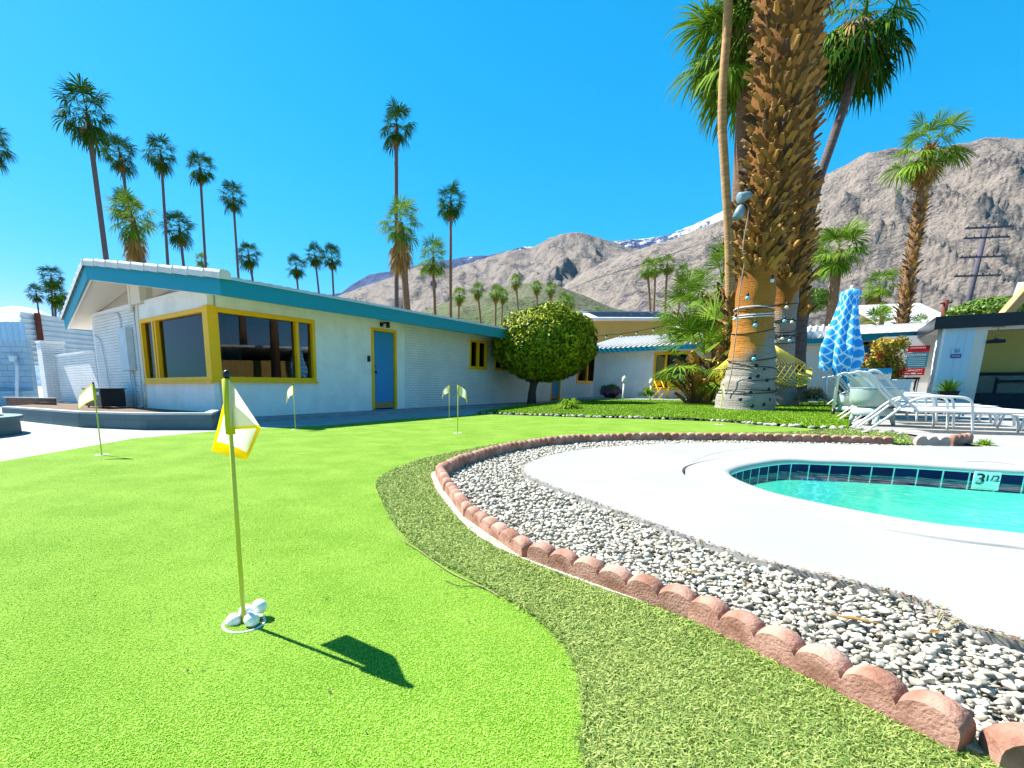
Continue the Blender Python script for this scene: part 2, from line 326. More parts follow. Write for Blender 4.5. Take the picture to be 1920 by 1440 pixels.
def smoothpts(pts,n=6,closed=False):
    """Catmull-Rom through points"""
    P=[Vector(p) for p in pts]; out=[]; N=len(P)
    rngi=range(N if closed else N-1)
    for i in rngi:
        p0=P[(i-1)%N] if closed or i>0 else P[0]; p1=P[i]; p2=P[(i+1)%N]; p3=P[(i+2)%N] if closed or i+2<N else P[-1]
        for k in range(n):
            t=k/n; out.append(.5*((2*p1)+(p2-p0)*t+(2*p0-5*p1+4*p2-p3)*t*t+(3*p1-p0-3*p2+p3)*t**3))
    if not closed: out.append(P[-1])
    return out
# ============================================================ SETTING: ground sheets
def GP(l,z=0.): return [G(x,y,z) for x,y in l]
# ---- edging line (outer foot of the scalloped blocks), fringe, gravel, deck
EDGE=smoothpts([(2.2,.30,0)]+[tuple(v) for v in GP([(1920,1425),(1700,1320),(1500,1225),(1300,1150),(1130,1095),(940,1015),(872,950),(838,905),(846,880),(950,846),(1060,829),(1200,823),(1450,825),(1713,832)])],8)
FR=smoothpts([(.26,.2,0)]+[tuple(v) for v in GP([(1098,1440),(1095,1350),(1082,1260),(1048,1200),(990,1150),(900,1095),(800,1040),(742,985),(714,935),(706,905),(728,885),(765,870),(800,858),(909,836.5),(1019,821),(1128,816),(1347,812),(1493,809),(1530,805)])],6)
GREEN_FAR=GP([(1515,803),(1420,797),(1348,790.5),(1200,785.5),(1100,783),(1000,779.5),(890,776),(880,778),(745,786),(620,797),(480,803),(400,808.5),(250,822),(130,843),(0,865)])
green=[(p.x,p.y) for p in FR]+[(p.x,p.y) for p in GREEN_FAR]+[(-5.5,3.1),(-5.5,-2),(.2,-2)]
MB().flat(green,0,-.06).build('putting_green',M['turf'],kind='structure')
fringe_poly=[(p.x,p.y) for p in FR]+[tuple(G(1600,800))[:2],tuple(G(1700,812))[:2]]+[(p.x,p.y) for p in reversed(EDGE)]+[(2.2,.2)]
MB().flat(fringe_poly,-.006,-.05).build('turf_fringe_base',M['fringe_base'],kind='structure')
DECK=smoothpts([(4.5,.2,0),(2.4,.75,0)]+[tuple(v) for v in GP([(1920,1205),(1700,1120),(1400,1045),(1200,975),(1080,930),(985,890),(995,866),(1100,842),(1300,831),(1500,832),(1700,836),(1830,838)])],6)
# pool outline
POOLN=GP([(1370,881),(1432,916),(1569,948),(1741,978),(1913,998)],.012); POOLF=GP([(1920,880),(1707,868),(1569,862.5),(1466,861)],.012)
pool_ctrl=[tuple(v) for v in POOLN]+[(3.3,1.55,0),(4.5,1.25,0),(5.7,1.6,0),(6.2,2.5,0),(5.8,3.4,0)]+[tuple(v) for v in POOLF]
POOL=smoothpts(pool_ctrl,8,True)
def offset(poly,d):
    out=[];n=len(poly)
    for i in range(n):
        t=(poly[(i+1)%n]-poly[i-1]).normalized(); out.append(poly[i]+Vector((t.y,-t.x,0))*d)
    return out
cop_o=offset(POOL,.30); cop_gap=offset(POOL,.325)
# deck = outer polygon with a hole: bridge
def with_hole(outer,hole):
    bi=min(((i,j) for i in range(0,len(outer),3) for j in range(0,len(hole),3)),key=lambda ij:(outer[ij[0]]-hole[ij[1]]).length)
    i,j=bi; return outer[:i+1]+hole[j:]+hole[:j+1]+outer[i:]
outer=[Vector((p.x,p.y,0)) for p in DECK]+[Vector(v) for v in [(6.3,5.35,0),(9.5,3.5,0),(13,0,0),(13,-2,0),(4.5,-2,0)]]
def flat_hole(name,outer,hole,z,m,**kw):
    from mathutils.geometry import delaunay_2d_cdt as cdt
    no,nh=len(outer),len(hole); pts=[Vector((p.x,p.y)) for p in outer]+[Vector((p.x,p.y)) for p in hole]
    ed=[(i,(i+1)%no) for i in range(no)]+[(no+i,no+(i+1)%nh) for i in range(nh)]
    vv,_,ff,_,_,_=cdt(pts,ed,[],0,1e-6); bm=bmesh.new(); bv=[bm.verts.new((v.x,v.y,z)) for v in vv]
    cen=np.array([[sum(vv[i].x for i in f)/len(f),sum(vv[i].y for i in f)/len(f)] for f in ff]); ok=inpoly(cen,[(p.x,p.y) for p in outer])&~inpoly(cen,[(p.x,p.y) for p in hole])
    for f,k in zip(ff,ok):
        if k:
            fc=bm.faces.new([bv[i] for i in f]); fc.normal_update()
            if fc.normal.z<0: fc.normal_flip()
    for ring in (outer,hole):
        n=len(ring); hi=[bm.verts.new((v.x,v.y,z)) for v in ring]; lo=[bm.verts.new((v.x,v.y,z-.09)) for v in ring]
        for i in range(n): bm.faces.new((hi[i],hi[(i+1)%n],lo[(i+1)%n],lo[i]))
    me=bpy.data.meshes.new(name); bm.to_mesh(me); bm.free(); me.materials.append(m); return link(name,me,**kw)
flat_hole('ground',[Vector(v) for v in [(-9000,-60,0),(9000,-60,0),(9000,9000,0),(-9000,9000,0)]],offset(POOL,.15),-.16,M['ground'],kind='structure')
flat_hole('pool_deck',outer,cop_gap,0.004,M['deck'],kind='structure')
# coping ring: rounded lip
mb=MB(); mb.smooth=True; ns=len(POOL); prof=[(.30,-.05),(.30,.006),(.290,.012),(.05,.016),(.018,.012),(-.004,-.002),(-.008,-.018),(0.002,-.034)]
rings=[offset(POOL,d) for d,_ in prof]; vsr=[Vector((p.x,p.y,z)) for (d,z),rg in zip(prof,rings) for p in rg]; fsr=[]
for a in range(len(prof)-1):
    for i in range(ns): fsr.append((a*ns+i,(a+1)*ns+i,(a+1)*ns+(i+1)%ns,a*ns+(i+1)%ns))
mb.add(vsr,fsr); mb.build('pool_coping',M['coping'],kind='structure')
# pool shell: tile band then plaster wall, bench step and floor
def poolmat():
    m,nt,p=newmat('pool_plaster'); ln=nt.links.new; p.inputs['Roughness'].default_value=.7
    tc=nt.nodes.new('ShaderNodeTexCoord'); v=nt.nodes.new('ShaderNodeTexVoronoi'); v.feature='SMOOTH_F1'; v.inputs['Scale'].default_value=3.2
    n=nt.nodes.new('ShaderNodeTexNoise'); n.inputs['Scale'].default_value=2.5; ln(tc.outputs['Object'],n.inputs['Vector'])
    ln(tc.outputs['Object'],v.inputs['Vector'])
    c=ramp(nt,n.outputs['Fac'],[(.3,(.30,.78,.70)),(.7,(.62,.93,.86))]); ln(c,p.inputs['Base Color']); return m
def tilemat():
    m,nt,p=newmat('navy_tile'); ln=nt.links.new; p.inputs['Roughness'].default_value=.35; p.inputs['Specular IOR Level'].default_value=.08
    uv=nt.nodes.new('ShaderNodeUVMap'); b=nt.nodes.new('ShaderNodeTexBrick'); b.offset=0; ln(uv.outputs[0],b.inputs['Vector']); b.inputs['Scale'].default_value=1
    b.inputs['Brick Width'].default_value=.155; b.inputs['Row Height'].default_value=.155; b.inputs['Mortar Size'].default_value=.005
    b.inputs['Color1'].default_value=(.004,.008,.05,1); b.inputs['Color2'].default_value=(.006,.012,.07,1); b.inputs['Mortar'].default_value=(.35,.62,.62,1); ln(b.outputs['Color'],p.inputs['Base Color']); return m
M['plaster']=poolmat(); M['tile']=tilemat()
def ringmesh(name,ra,za,rb,zb,m,uv=False,**kw):
    n=len(ra); me=bpy.data.meshes.new(name); vs=[(p.x,p.y,za) for p in ra]+[(p.x,p.y,zb) for p in rb]
    me.from_pydata(vs,[],[(i,(i+1)%n,(i+1)%n+n,i+n) for i in range(n)]); me.materials.append(m)
    if uv:
        u=me.uv_layers.new(name='UVMap'); acc=[0]
        for i in range(n): acc.append(acc[-1]+(ra[(i+1)%n]-ra[i]).length)
        for i in range(n):
            for k,(uu,vv) in enumerate([(acc[i],.155),(acc[i+1],.155),(acc[i+1],0),(acc[i],0)]): u.data[i*4+k].uv=(uu,vv)
    return link(name,me,**kw)
pc=sum(POOL,Vector())/len(POOL); bench=[pc+(p-pc)*.84 for p in POOL]; benchb=[pc+(p-pc)*.82 for p in POOL]
ringmesh('pool_wall_upper',POOL,-.028,POOL,-.034,M['plaster'],kind='structure')
ringmesh('pool_tile_band',POOL,-.034,POOL,-.189,M['tile'],True,kind='structure')
ringmesh('pool_wall',POOL,-.189,POOL,-.62,M['plaster'],kind='structure')
ringmesh('pool_step',POOL,-.62,bench,-.62,M['plaster'],kind='structure')
ringmesh('pool_step_edge',bench,-.62,benchb,-.66,M['coping'],kind='structure')
ringmesh('pool_wall_lower',benchb,-.66,benchb,-1.15,M['plaster'],kind='structure')
MB().flat([(p.x,p.y) for p in benchb],-1.15).build('pool_floor',M['plaster'],kind='structure')
def watermat():
    m,nt,p=newmat('pool_water'); ln=nt.links.new; nt.nodes.remove(p)
    t=nt.nodes.new('ShaderNodeBsdfTransparent'); t.inputs[0].default_value=(.60,.97,.90,1)
    g=nt.nodes.new('ShaderNodeBsdfGlossy'); g.inputs['Roughness'].default_value=.03
    f=nt.nodes.new('ShaderNodeFresnel'); f.inputs[0].default_value=1.33
    tc=nt.nodes.new('ShaderNodeTexCoord'); n=nt.nodes.new('ShaderNodeTexNoise'); n.inputs['Scale'].default_value=3.; n.inputs['Detail'].default_value=2; ln(tc.outputs['Object'],n.inputs['Vector'])
    b=nt.nodes.new('ShaderNodeBump'); b.inputs['Strength'].default_value=.35; b.inputs['Distance'].default_value=.03; ln(n.outputs['Fac'],b.inputs['Height']); ln(b.outputs[0],g.inputs['Normal']); ln(b.outputs[0],f.inputs['Normal'])
    mp=nt.nodes.new('ShaderNodeMath'); mp.operation='MULTIPLY'; mp.inputs[1].default_value=.7; ln(f.outputs[0],mp.inputs[0])
    ms=nt.nodes.new('ShaderNodeMixShader'); ln(mp.outputs[0],ms.inputs[0]); ln(t.outputs[0],ms.inputs[1]); ln(g.outputs[0],ms.inputs[2]); ln(ms.outputs[0],nt.nodes['Material Output'].inputs[0]); return m
M['water']=watermat()
MB().flat([(p.x,p.y) for p in offset(POOL,-.001)],-.076).build('pool_water',M['water'],kind='structure')
# depth marker tile on the far pool wall
pm=AT(1836,893,G(1836,872).y); 
i0=min(range(ns),key=lambda i:(POOL[i]-Vector((G(1836,874).x,G(1836,874).y,0))).length); tan=(POOL[(i0+1)%ns]-POOL[i0-1]).normalized()
xa=-tan if tan.x<0 else tan; inn=Vector((xa.y,-xa.x,0)); ang=math.atan2(xa.y,xa.x)
dm=empty('depth_marker',POOL[i0]+inn*.004+Vector((0,0,-.108)),ang,'white pool depth tile reading three and a half on the waterline','sign')
MB().bbox(-.078,-.006,-.078,.078,.004,.072,.003).build('plate',M['swhite'],dm)
RX=Matrix.Rotation(PI/2,4,'X')
text('depth_number','3',.125,M['dark'],dm,Matrix.Translation((-.035,-.008,.005))@RX,.001)
text('depth_fraction','1/2',.068,M['dark'],dm,Matrix.Translation((.030,-.008,.018))@RX,.001)
# gravel bed
bed=[(p.x,p.y) for p in EDGE]+[(p.x,p.y) for p in reversed(DECK)]
MB().flat(bed,-.045).build('gravel_bed',M['bed'],kind='structure')
# mow strip (near part of the edging only)
near=[p for p in EDGE if p.x<2.3][:75]
near=[p for i,p in enumerate(EDGE) if i<=70]
so_=[]
for i,p in enumerate(near):
    t=(near[min(i+1,len(near)-1)]-near[max(i-1,0)]).normalized(); wdt=.030+.065*max(0,min(1,(p.y-1.0)/1.6)); so_.append(p+Vector((-t.y,t.x,0))*-wdt if False else p+Vector((-t.y,t.x,0))*wdt)
MB().flat([(p.x,p.y) for p in near]+[(p.x,p.y) for p in reversed(so_)],.010,-.05).build('mow_strip',M['curb'],kind='structure')
# walk on the left, path along the house, rear patio
walk=[(-5.5,3.1)]+[(p.x,p.y) for p in reversed(GREEN_FAR)][:7]+[tuple(L(.3,-1.45))[:2],tuple(L(.3,.3))[:2],tuple(L(-.5,3))[:2],tuple(L(-1,16))[:2],(-22,14),(-22,3)]
MB().flat(walk,-.008).build('walkway',M['walk'],kind='structure')
PA=[L(0.25,-.02),L(24,-.02),L(24,-1.9),L(15.4,-1.9)]+GP([(960,765),(905,773),(890,776),(880,778),(745,786),(620,797),(480,803)])
MB().flat([(p.x,p.y) for p in PA],-.002,-.05).build('house_path',M['path'],kind='structure')
MB().flat([tuple(L(.2,-.04))[:2],tuple(L(20.7,-.04))[:2],tuple(L(20.7,-.75))[:2],tuple(L(.2,-.75))[:2]],.05,-.05).build('house_step_walk',M['path'],kind='structure')
# lawn mound
LAWN_NEAR=GP([(884,775.2),(890,774.6),(1000,778),(1100,781.5),(1200,784),(1350,789),(1420,795),(1515,801.5),(1590,803),(1592,790),(1560,786)],0)
def lawn_h(x,y):
    d=min((Vector((x,y,0))-p).length for p in LAWN_NEAR); return .01+.13*(1-math.exp(-d/2.2))
bm=bmesh.new(); lawn_poly=[(p.x,p.y) for p in LAWN_NEAR]+[tuple(G(1640,775,.1))[:2],(15.2,16.2),(16,22),(9.5,22.5),tuple(L(14,-2))[:2],tuple(L(9.5,-2.1))[:2]]
xs=np.arange(0,17,.3); ys=np.arange(7,24,.3); gv={}
P_=[]; mbL=MB(); mbL.smooth=True
dens=[]
for i in range(len(lawn_poly)):
    a=Vector((*lawn_poly[i],0)); b=Vector((*lawn_poly[(i+1)%len(lawn_poly)],0)); k=max(1,int((b-a).length/.4))
    for j in range(k): dens.append(a.lerp(b,j/k))
from mathutils.geometry import delaunay_2d_cdt
inner=[(x+random.uniform(-.08,.08),y+random.uniform(-.08,.08)) for x in xs for y in ys]
inner=np.array(inner); inner=inner[inpoly(inner,lawn_poly)]
allp=[Vector((p.x,p.y)) for p in dens]+[Vector((float(a),float(b))) for a,b in inner]
vv,_,ff,_,_,_=delaunay_2d_cdt(allp,[(i,(i+1)%len(dens)) for i in range(len(dens))],[],1,1e-5)
mbL.add([(v.x,v.y,lawn_h(v.x,v.y)) for v in vv],[tuple(f) for f in ff])
mbL.build('lawn_base',M['lawn_base'],kind='structure')
# rear patio / lounge terrace
MB().flat([tuple(G(1592,806))[:2],tuple(G(1590,790))[:2],tuple(G(1640,772,.1))[:2],(12.4,14.6),(18,22),(40,22),(40,-5),(14.5,-5),(13,0),(9.5,3.5),(6.3,5.35),tuple(G(1700,812))[:2]],-.004).build('lounge_terrace',M['deck'],kind='structure')
MB().flat([tuple(G(1560,812))[:2],tuple(G(1760,838))[:2],(7.0,5.3),(7.6,6.4),(6.6,7.4)],-.03).build('bare_soil',M['bed'],kind='structure')
def crack(pts,name='deck_crack',wd=.0022,m='bed'):
    r=random.Random(int(pts[0][0])); P=smoothpts([tuple(G(x,y,.0048)) for x,y in pts],8); P=[p+Vector((r.gauss(0,.004),r.gauss(0,.004),0)) for p in P]; mb=MB(); vs=[];fs=[]
    for i,p in enumerate(P):
        t=(P[min(i+1,len(P)-1)]-P[max(i-1,0)]).normalized(); n=Vector((-t.y,t.x,0))*wd*r.uniform(.3,1.)*(p.length/1.5)**.5; vs+=[p-n,p+n]
    fs=[(2*i,2*i+2,2*i+3,2*i+1) for i in range(len(P)-1)]; mb.add(vs,fs); mb.build(name,M[m],kind='structure')
crack([(1294,893),(1250,880),(1150,872),(1040,880)],wd=.0011,m='path'); crack([(1300,866),(1340,850),(1420,838)],wd=.0016); crack([(1810,866),(1860,866),(1925,874)],wd=.006)
def chips(name,line,n,seed,m,sc,spread,z):
    r=random.Random(seed); V=[];Fc=[]
    for i in range(n):
        k=r.randrange(len(line)-1); p=line[k].lerp(line[k+1],r.random()); 
        if r.random()>1.2/max(.9,p.length): continue
        p=p+Vector((r.gauss(0,spread),r.gauss(0,spread),z+r.random()*.004)); a=r.random()*6.3; s_=sc*r.uniform(.4,1.6); u=Vector((math.cos(a),math.sin(a),r.gauss(0,.3)))*s_; v=Vector((-math.sin(a),math.cos(a),r.gauss(0,.3)))*s_*r.uniform(.15,.5)
        o=len(V); V+=[p-u,p-v,p+u,p+v]; Fc.append((o,o+1,o+2,o+3))
    me=bpy.data.meshes.new(name); me.from_pydata([v[:] for v in V],[],Fc); me.materials.append(m); link(name,me,kind='stuff')
chips('edge_debris',DECK,2600,4,M['brown'],.007,.010,.006); chips('edge_debris',DECK,1800,5,M['yucca'],.008,.014,.006)
chips('turf_debris',[Vector((-1.6,.9,0)),Vector((-.2,1.2,0)),Vector((.2,1.0,0)),Vector((-1,2.4,0)),Vector((.1,2.2,0)),Vector((-2,4,0)),Vector((0,6,0))],500,8,M['twig'],.004,.45,.002)
# ---- mass vegetation: fringe blades
def blades(name,poly,n,hh,wd,m,near_pow=2.,zf=None,seed=1,lean=.5,maxd=30,bb=None):
    r=np.random.default_rng(seed); P=np.array(poly); lo=P.min(0); hi=P.max(0)
    if bb: lo=np.maximum(lo,bb[:2]); hi=np.minimum(hi,bb[2:])
    pts=[]; tot=0
    while tot<n:
        q=lo+(hi-lo)*r.random((n*3,2)); d=np.hypot(q[:,0],q[:,1]); keep=r.random(len(q))<np.minimum(1,(1.0/np.maximum(d,.8))**near_pow*(1.0 if near_pow else 1)/(1.0/max(.8,float(np.hypot(lo[0],max(lo[1],.1)))) if False else 1))
        q=q[keep]; q=q[inpoly(q,poly)]; pts.append(q); tot+=len(q)
    q=np.concatenate(pts)[:n]; d=np.hypot(q[:,0],q[:,1]); sc=np.clip(d/1.2,1,2.2)[:,None]
    az=r.random(n)*2*PI; la=r.random(n)*lean+.05; h=hh*(.6+.6*r.random(n)); wv=(wd*(.7+.6*r.random(n)))*sc[:,0]
    sx,sy=np.cos(az),np.sin(az); px,py=-sy,sx
    z0=np.zeros(n)-.004 if zf is None else zf(q)
    V=np.zeros((n,5,3)); 
    V[:,0]=np.c_[q[:,0]-px*wv/2,q[:,1]-py*wv/2,z0]; V[:,1]=np.c_[q[:,0]+px*wv/2,q[:,1]+py*wv/2,z0]
    mx=q[:,0]+sx*h*la*.35; my=q[:,1]+sy*h*la*.35
    V[:,2]=np.c_[mx+px*wv*.4,my+py*wv*.4,z0+h*.6]; V[:,3]=np.c_[mx-px*wv*.4,my-py*wv*.4,z0+h*.6]
    V[:,4]=np.c_[q[:,0]+sx*h*la*1.3,q[:,1]+sy*h*la*1.3,z0+h*(1-.35*la)]
    b=(np.arange(n)*5)[:,None]; T=np.concatenate([b+np.array([[0,1,2]]),b+np.array([[0,2,3]]),b+np.array([[3,2,4]])],1).ravel()
    return npmesh(name,V.reshape(-1,3),T,m,3)
link('turf_fringe',blades('turf_fringe',fringe_poly,150000,.020,.0032,M['fringe'],2.,lean=1.3,bb=(-.6,.45,7,8.6)),kind='stuff')
pile_poly=green
link('putting_green_pile',blades('putting_green_pile',pile_poly,210000,.0040,.0016,M['pile'],2.6,zf=lambda q:np.zeros(len(q))-.0005,seed=9,lean=1.6,bb=(-6,.6,3,9)),kind='stuff')
def lz(q):
    N=np.array([(p.x,p.y) for p in LAWN_NEAR]); d=np.min(np.hypot(q[:,None,0]-N[None,:,0],q[:,None,1]-N[None,:,1]),1); return .005+.13*(1-np.exp(-d/2.2))
link('lawn_grass',blades('lawn_grass',lawn_poly,130000,.042,.0065,M['lawn'],1.2,zf=lz,seed=3,lean=.8),kind='stuff')
# ---- gravel stones
def ico():
    bm=bmesh.new(); bmesh.ops.create_icosphere(bm,subdivisions=2,radius=1); v=np.array([x.co[:] for x in bm.verts]); f=np.array([[y.index for y in x.verts] for x in bm.faces]); bm.free(); return v,f
IV,IF=ico()
def icolo():
    bm=bmesh.new(); bmesh.ops.create_icosphere(bm,subdivisions=1,radius=1); v=np.array([x.co[:] for x in bm.verts]); f=np.array([[y.index for y in x.verts] for x in bm.faces]); bm.free(); return v,f
JV,JF=icolo()
def pebble(V,seed,rough=.35):
    o=Vector((seed*7.3,seed*3.1,seed*1.7)); out=[]
    for v in V:
        k=1+rough*noise.noise(Vector(v)*1.3+o)+rough*.5*noise.noise(Vector(v)*2.7+o); out.append(v*k)
    out=np.array(out)
    for _ in range(5):  # flat cut facets
        nrm=np.random.default_rng(seed*11+_).normal(size=3); nrm/=np.linalg.norm(nrm); d=out@nrm; ex=d-.60; out=out-np.clip(ex,0,None)[:,None]*nrm
    return out
def gravel(name,n,seed,V,Fc,pts,size,z):
    r=np.random.default_rng(seed); kinds=[pebble(V,seed+i) for i in range(10)]; VV=[]; FF=[]; o=0
    for i in range(n):
        s=size*(.55+.75*r.random()**1.5)*np.array([1,.6+.35*r.random(),.42+.3*r.random()]); k=kinds[r.integers(10)]*s
        a,b,c=r.random()*2*PI,r.normal()*.35,r.normal()*.35
        ca,sa,cb,sb,cc,sc=math.cos(a),math.sin(a),math.cos(b),math.sin(b),math.cos(c),math.sin(c)
        Rm=np.array([[ca,-sa,0],[sa,ca,0],[0,0,1]])@np.array([[1,0,0],[0,cb,-sb],[0,sb,cb]])@np.array([[cc,0,sc],[0,1,0],[-sc,0,cc]])
        VV.append(k@Rm.T+np.array([pts[i][0],pts[i][1],z+r.random()*.018])); FF.append(Fc+o); o+=len(k)
    return npmesh(name,np.concatenate(VV),np.concatenate(FF).ravel(),M['stone'],3)
def samp(poly,n,box,seed,gap):
    """blue-noise-ish sampling on a jittered grid"""
    r=np.random.default_rng(seed); x0,y0,x1,y1=box; gx=np.arange(x0,x1,gap); gy=np.arange(y0,y1,gap); A,B=np.meshgrid(gx,gy); q=np.c_[A.ravel(),B.ravel()]+r.normal(size=(A.size,2))*gap*.32
    return q[inpoly(q,poly)]
edge_in=[p for p in EDGE]; 
q1=samp(bed,0,(0,.2,2.6,2.6),5,.016); q1b=samp(bed,0,(0,.2,2.6,2.6),55,.0235); q2=samp(bed,0,(0,2.6,7,7),6,.026)
me1=gravel('gravel',len(q1),2,IV if False else JV,JF,q1,.0115,-.036)
g1=link('gravel',me1,kind='stuff')
me2=gravel('gravel',len(q1b),3,IV,IF,q1b,.0150,-.026); g2=link('gravel',me2,kind='stuff')
me3=gravel('gravel',len(q2),4,JV,JF,q2,.020,-.034); g3=link('gravel',me3,kind='stuff')
print('gravel',len(q1),len(q1b),len(q2))
# ---- scalloped edging blocks
def block_mesh(name,n,wd,h,t,m,sharp=.5):
    """n scallops, length n*wd, bullnosed scalloped top; x along, y across (0..t), z up"""
    prof=[]; K=9
    for i in range(n):
        for k in range(K+1):
            a=PI-PI*k/K
            if k==0 and i>0: continue
            prof.append((i*wd+wd/2+wd/2*math.cos(a),h-wd*sharp+wd*sharp*math.sin(a)))
    mb=MB(); mb.smooth=True; rows=[(0,-.012,1.0),(.006,0,.9),(.5,0.002,1),(1-.006/t,0,.9),(1,-.012,1)]
    ys=[0,.010,.02,t*.5,t-.02,t-.010,t]; dz=[-.014,-.004,0,.0012,0,-.004,-.014]
    vs=[]; nP=len(prof)
    for y,d in zip(ys,dz):
        for (x,z) in prof: vs.append((x,y,z+d))
    fs=[]
    for r_ in range(len(ys)-1):
        for i in range(nP-1): fs.append((r_*nP+i,r_*nP+i+1,(r_+1)*nP+i+1,(r_+1)*nP+i))
    mb.add(vs,fs); mb.smooth=False
    b=-.06
    for y,fl in ((0,False),(t,True)):
        d=-.014
        vs=[(x,y,z+d) for x,z in prof]+[(x,y,b) for x,z in prof]; f=[(i,nP+i,nP+i+1,i+1) for i in range(nP-1)]
        mb.add(vs,f if not fl else [tuple(reversed(x)) for x in f])
    for x,i in ((prof[0][0],0),(prof[-1][0],nP-1)):
        vs=[(x,y,prof[i][1]+d) for y,d in zip(ys,dz)]+[(x,t,b),(x,0,b)]; mb.add(vs,[tuple(range(len(vs)))])
    me=bpy.data.meshes.new(name); me.from_pydata(mb.v,[],mb.f); me.polygons.foreach_set('use_smooth',mb.sm); me.materials.append(m); me.update(); return me
BLK=block_mesh('edging_block',6,.1,.082,.060,M['block'],.34)
arc=[0]
for i in range(1,len(EDGE)): arc.append(arc[-1]+(EDGE[i]-EDGE[i-1]).length)
def onedge(s):
    for i in range(1,len(arc)):
        if arc[i]>=s: t=(s-arc[i-1])/(arc[i]-arc[i-1]); return EDGE[i-1].lerp(EDGE[i],t)
    return EDGE[-1]
s=.05; bi=0; nblk=int((arc[-1]-.1)/.612); 
for i in range(nblk):
    a=onedge(s+.0); b=onedge(s+.612); d=(b-a); ang_=math.atan2(d.y,d.x)
    lab=None
    if i<9: lab=['scalloped red concrete edging block cut by the right frame edge','scalloped red edging block beside the grass sprig','third scalloped red edging block from the bottom right corner','scalloped red edging block between the sprig block and the dark upright joint','fifth scalloped red edging block from the bottom right corner','scalloped red edging block at the widest white mow strip','scalloped red edging block nearest the sharp turn of the curve','scalloped red edging block at the left tip of the curve','scalloped red edging block just past the left tip of the curve'][i]
    o=link('edging_block',BLK,None,loc=a+Vector((0,0,random.uniform(-.006,.006))),rz=ang_,label=lab or 'small scalloped red concrete edging block in the far curve around the pool gravel',cat='edging block',group='scalloped edging blocks around the pool gravel')
    o.scale=((d.length-.004)/.6,-1 if False else 1,1)
    o.rotation_euler=(random.uniform(-.03,.03),0,ang_+random.uniform(-.012,.012))
    s+=.612
p=G(1718,832); p2=G(1782,834); d=p2-p
B2=block_mesh('edging_block',3,.13,.10,.07,M['blockgrey']); o=link('edging_block',B2,None,loc=p,rz=math.atan2(d.y,d.x),label='faded grey pink scalloped edging block with three wide scallops',cat='edging block',group='scalloped edging blocks around the pool gravel'); o.scale=(d.length/.39*1.0,1,1)
p=G(1787,833); p2=G(1824,829); d=p2-p
B3=block_mesh('edging_block',4,.08,.11,.06,M['block']); o=link('edging_block',B3,None,loc=p,rz=math.atan2(d.y,d.x),label='last scalloped edging block with four narrow scallops at the right end of the row',cat='edging block',group='scalloped edging blocks around the pool gravel'); o.scale=(d.length/.32,1,1)
# ---- stones bordering the lawn
ST=[]
for i in range(6):
    v=pebble(IV,40+i,.4)*np.array([1,.7,.5]); me=npmesh('border_stone',v,IF.ravel(),M['rock'],3); ST.append(me)
LN=smoothpts([tuple(p) for p in LAWN_NEAR[1:9]],6); acc=[0]
for i in range(1,len(LN)): acc.append(acc[-1]+(LN[i]-LN[i-1]).length)
s=0; k=0
while s<acc[-1]-.05:
    i=max(j for j in range(len(acc)) if acc[j]<=s); t=(s-acc[i])/max(1e-6,(acc[min(i+1,len(acc)-1)]-acc[i])); p=LN[i].lerp(LN[min(i+1,len(LN)-1)],t)
    r_=random.uniform(.035,.085); o=link('border_stone',ST[k%6],None,loc=p+Vector((random.uniform(-.03,.03),random.uniform(-.04,.04),.01)),rz=random.uniform(0,6),label='pale rough stone in the row between the putting green and the lawn',cat='stone',group='stones bordering the lawn'); o.scale=(r_,r_,r_); s+=r_*1.75; k+=1
for (x,y,r_) in [(1612,806,.07),(1628,809,.05),(1640,807,.06),(1655,812,.05),(1668,809,.07),(1690,815,.05),(1622,812,.05),(1602,803,.06)]:
    o=link('border_stone',ST[k%6],None,loc=G(x,y)+Vector((0,0,.01)),rz=random.uniform(0,6),label='loose pale stone on the ground in front of the lounge chairs',cat='stone',group='loose stones by the lounge terrace'); o.scale=(r_,r_,r_); k+=1
# ============================================================ MAIN HOUSE (local x along the long wall, y into the house)
house=empty('motel_building',C0,ROTH,'long white single storey building with teal fascia, yellow window frames and a blue door','building')
ZT=lambda g: 3.12-.167*abs(g-3.15)
def ZS(g): return ZT(g)-.25
W=.16
# long wall: boards then painted brick
mb=MB(); wallgrid(mb,0.12,5.55,.05,2.335,[(0.12,2.45,.79,2.10),(4.28,5.17,.05,2.08)],0,W); mb.build('board_wall',M['siding'],house)
for sx in [.12+.4*i for i in range(1,14)]:
    if not (4.2<sx<5.25):
        mb=MB() if sx<.6 else mb
mb=MB()
for i in range(1,14):
    x=.12+.405*i
    if 4.2<x<5.25: continue
    for z0,z1 in ([(.05,.74),(2.13,2.33)] if x<2.6 else [(.05,2.33)]): mb.box(x-.006,-.004,z0,x+.006,.01,z1)
mb.build('board_batten',M['siding'],house)
mb=MB(); wallgrid(mb,5.555,15.0,.05,2.335,[(8.76,9.80,1.27,2.14),(10.35,11.43,1.27,2.14)],0.004,W); mb.build('brick_wall',M['wbrick'],house)
mb=MB(); wallgrid(mb,15.0,20.6,.05,2.335,[(15.08,16.08,.05,2.1),(17.9,20.5,.86,2.2)],0,W); mb.build('end_wall',M['siding'],house)
mb=MB()
for i in range(28):
    x=16.3+i*.155
    mb.box(x-.02,-.018,.06,x+.02,.0,.82 if x>17.75 else 2.3)
mb.build('ribbed_cladding',M['ltblue'],house)
mb=MB(); mb.box(0,-.012,-.05,20.6,.0,.05); mb.build('foundation',M['path'],house)
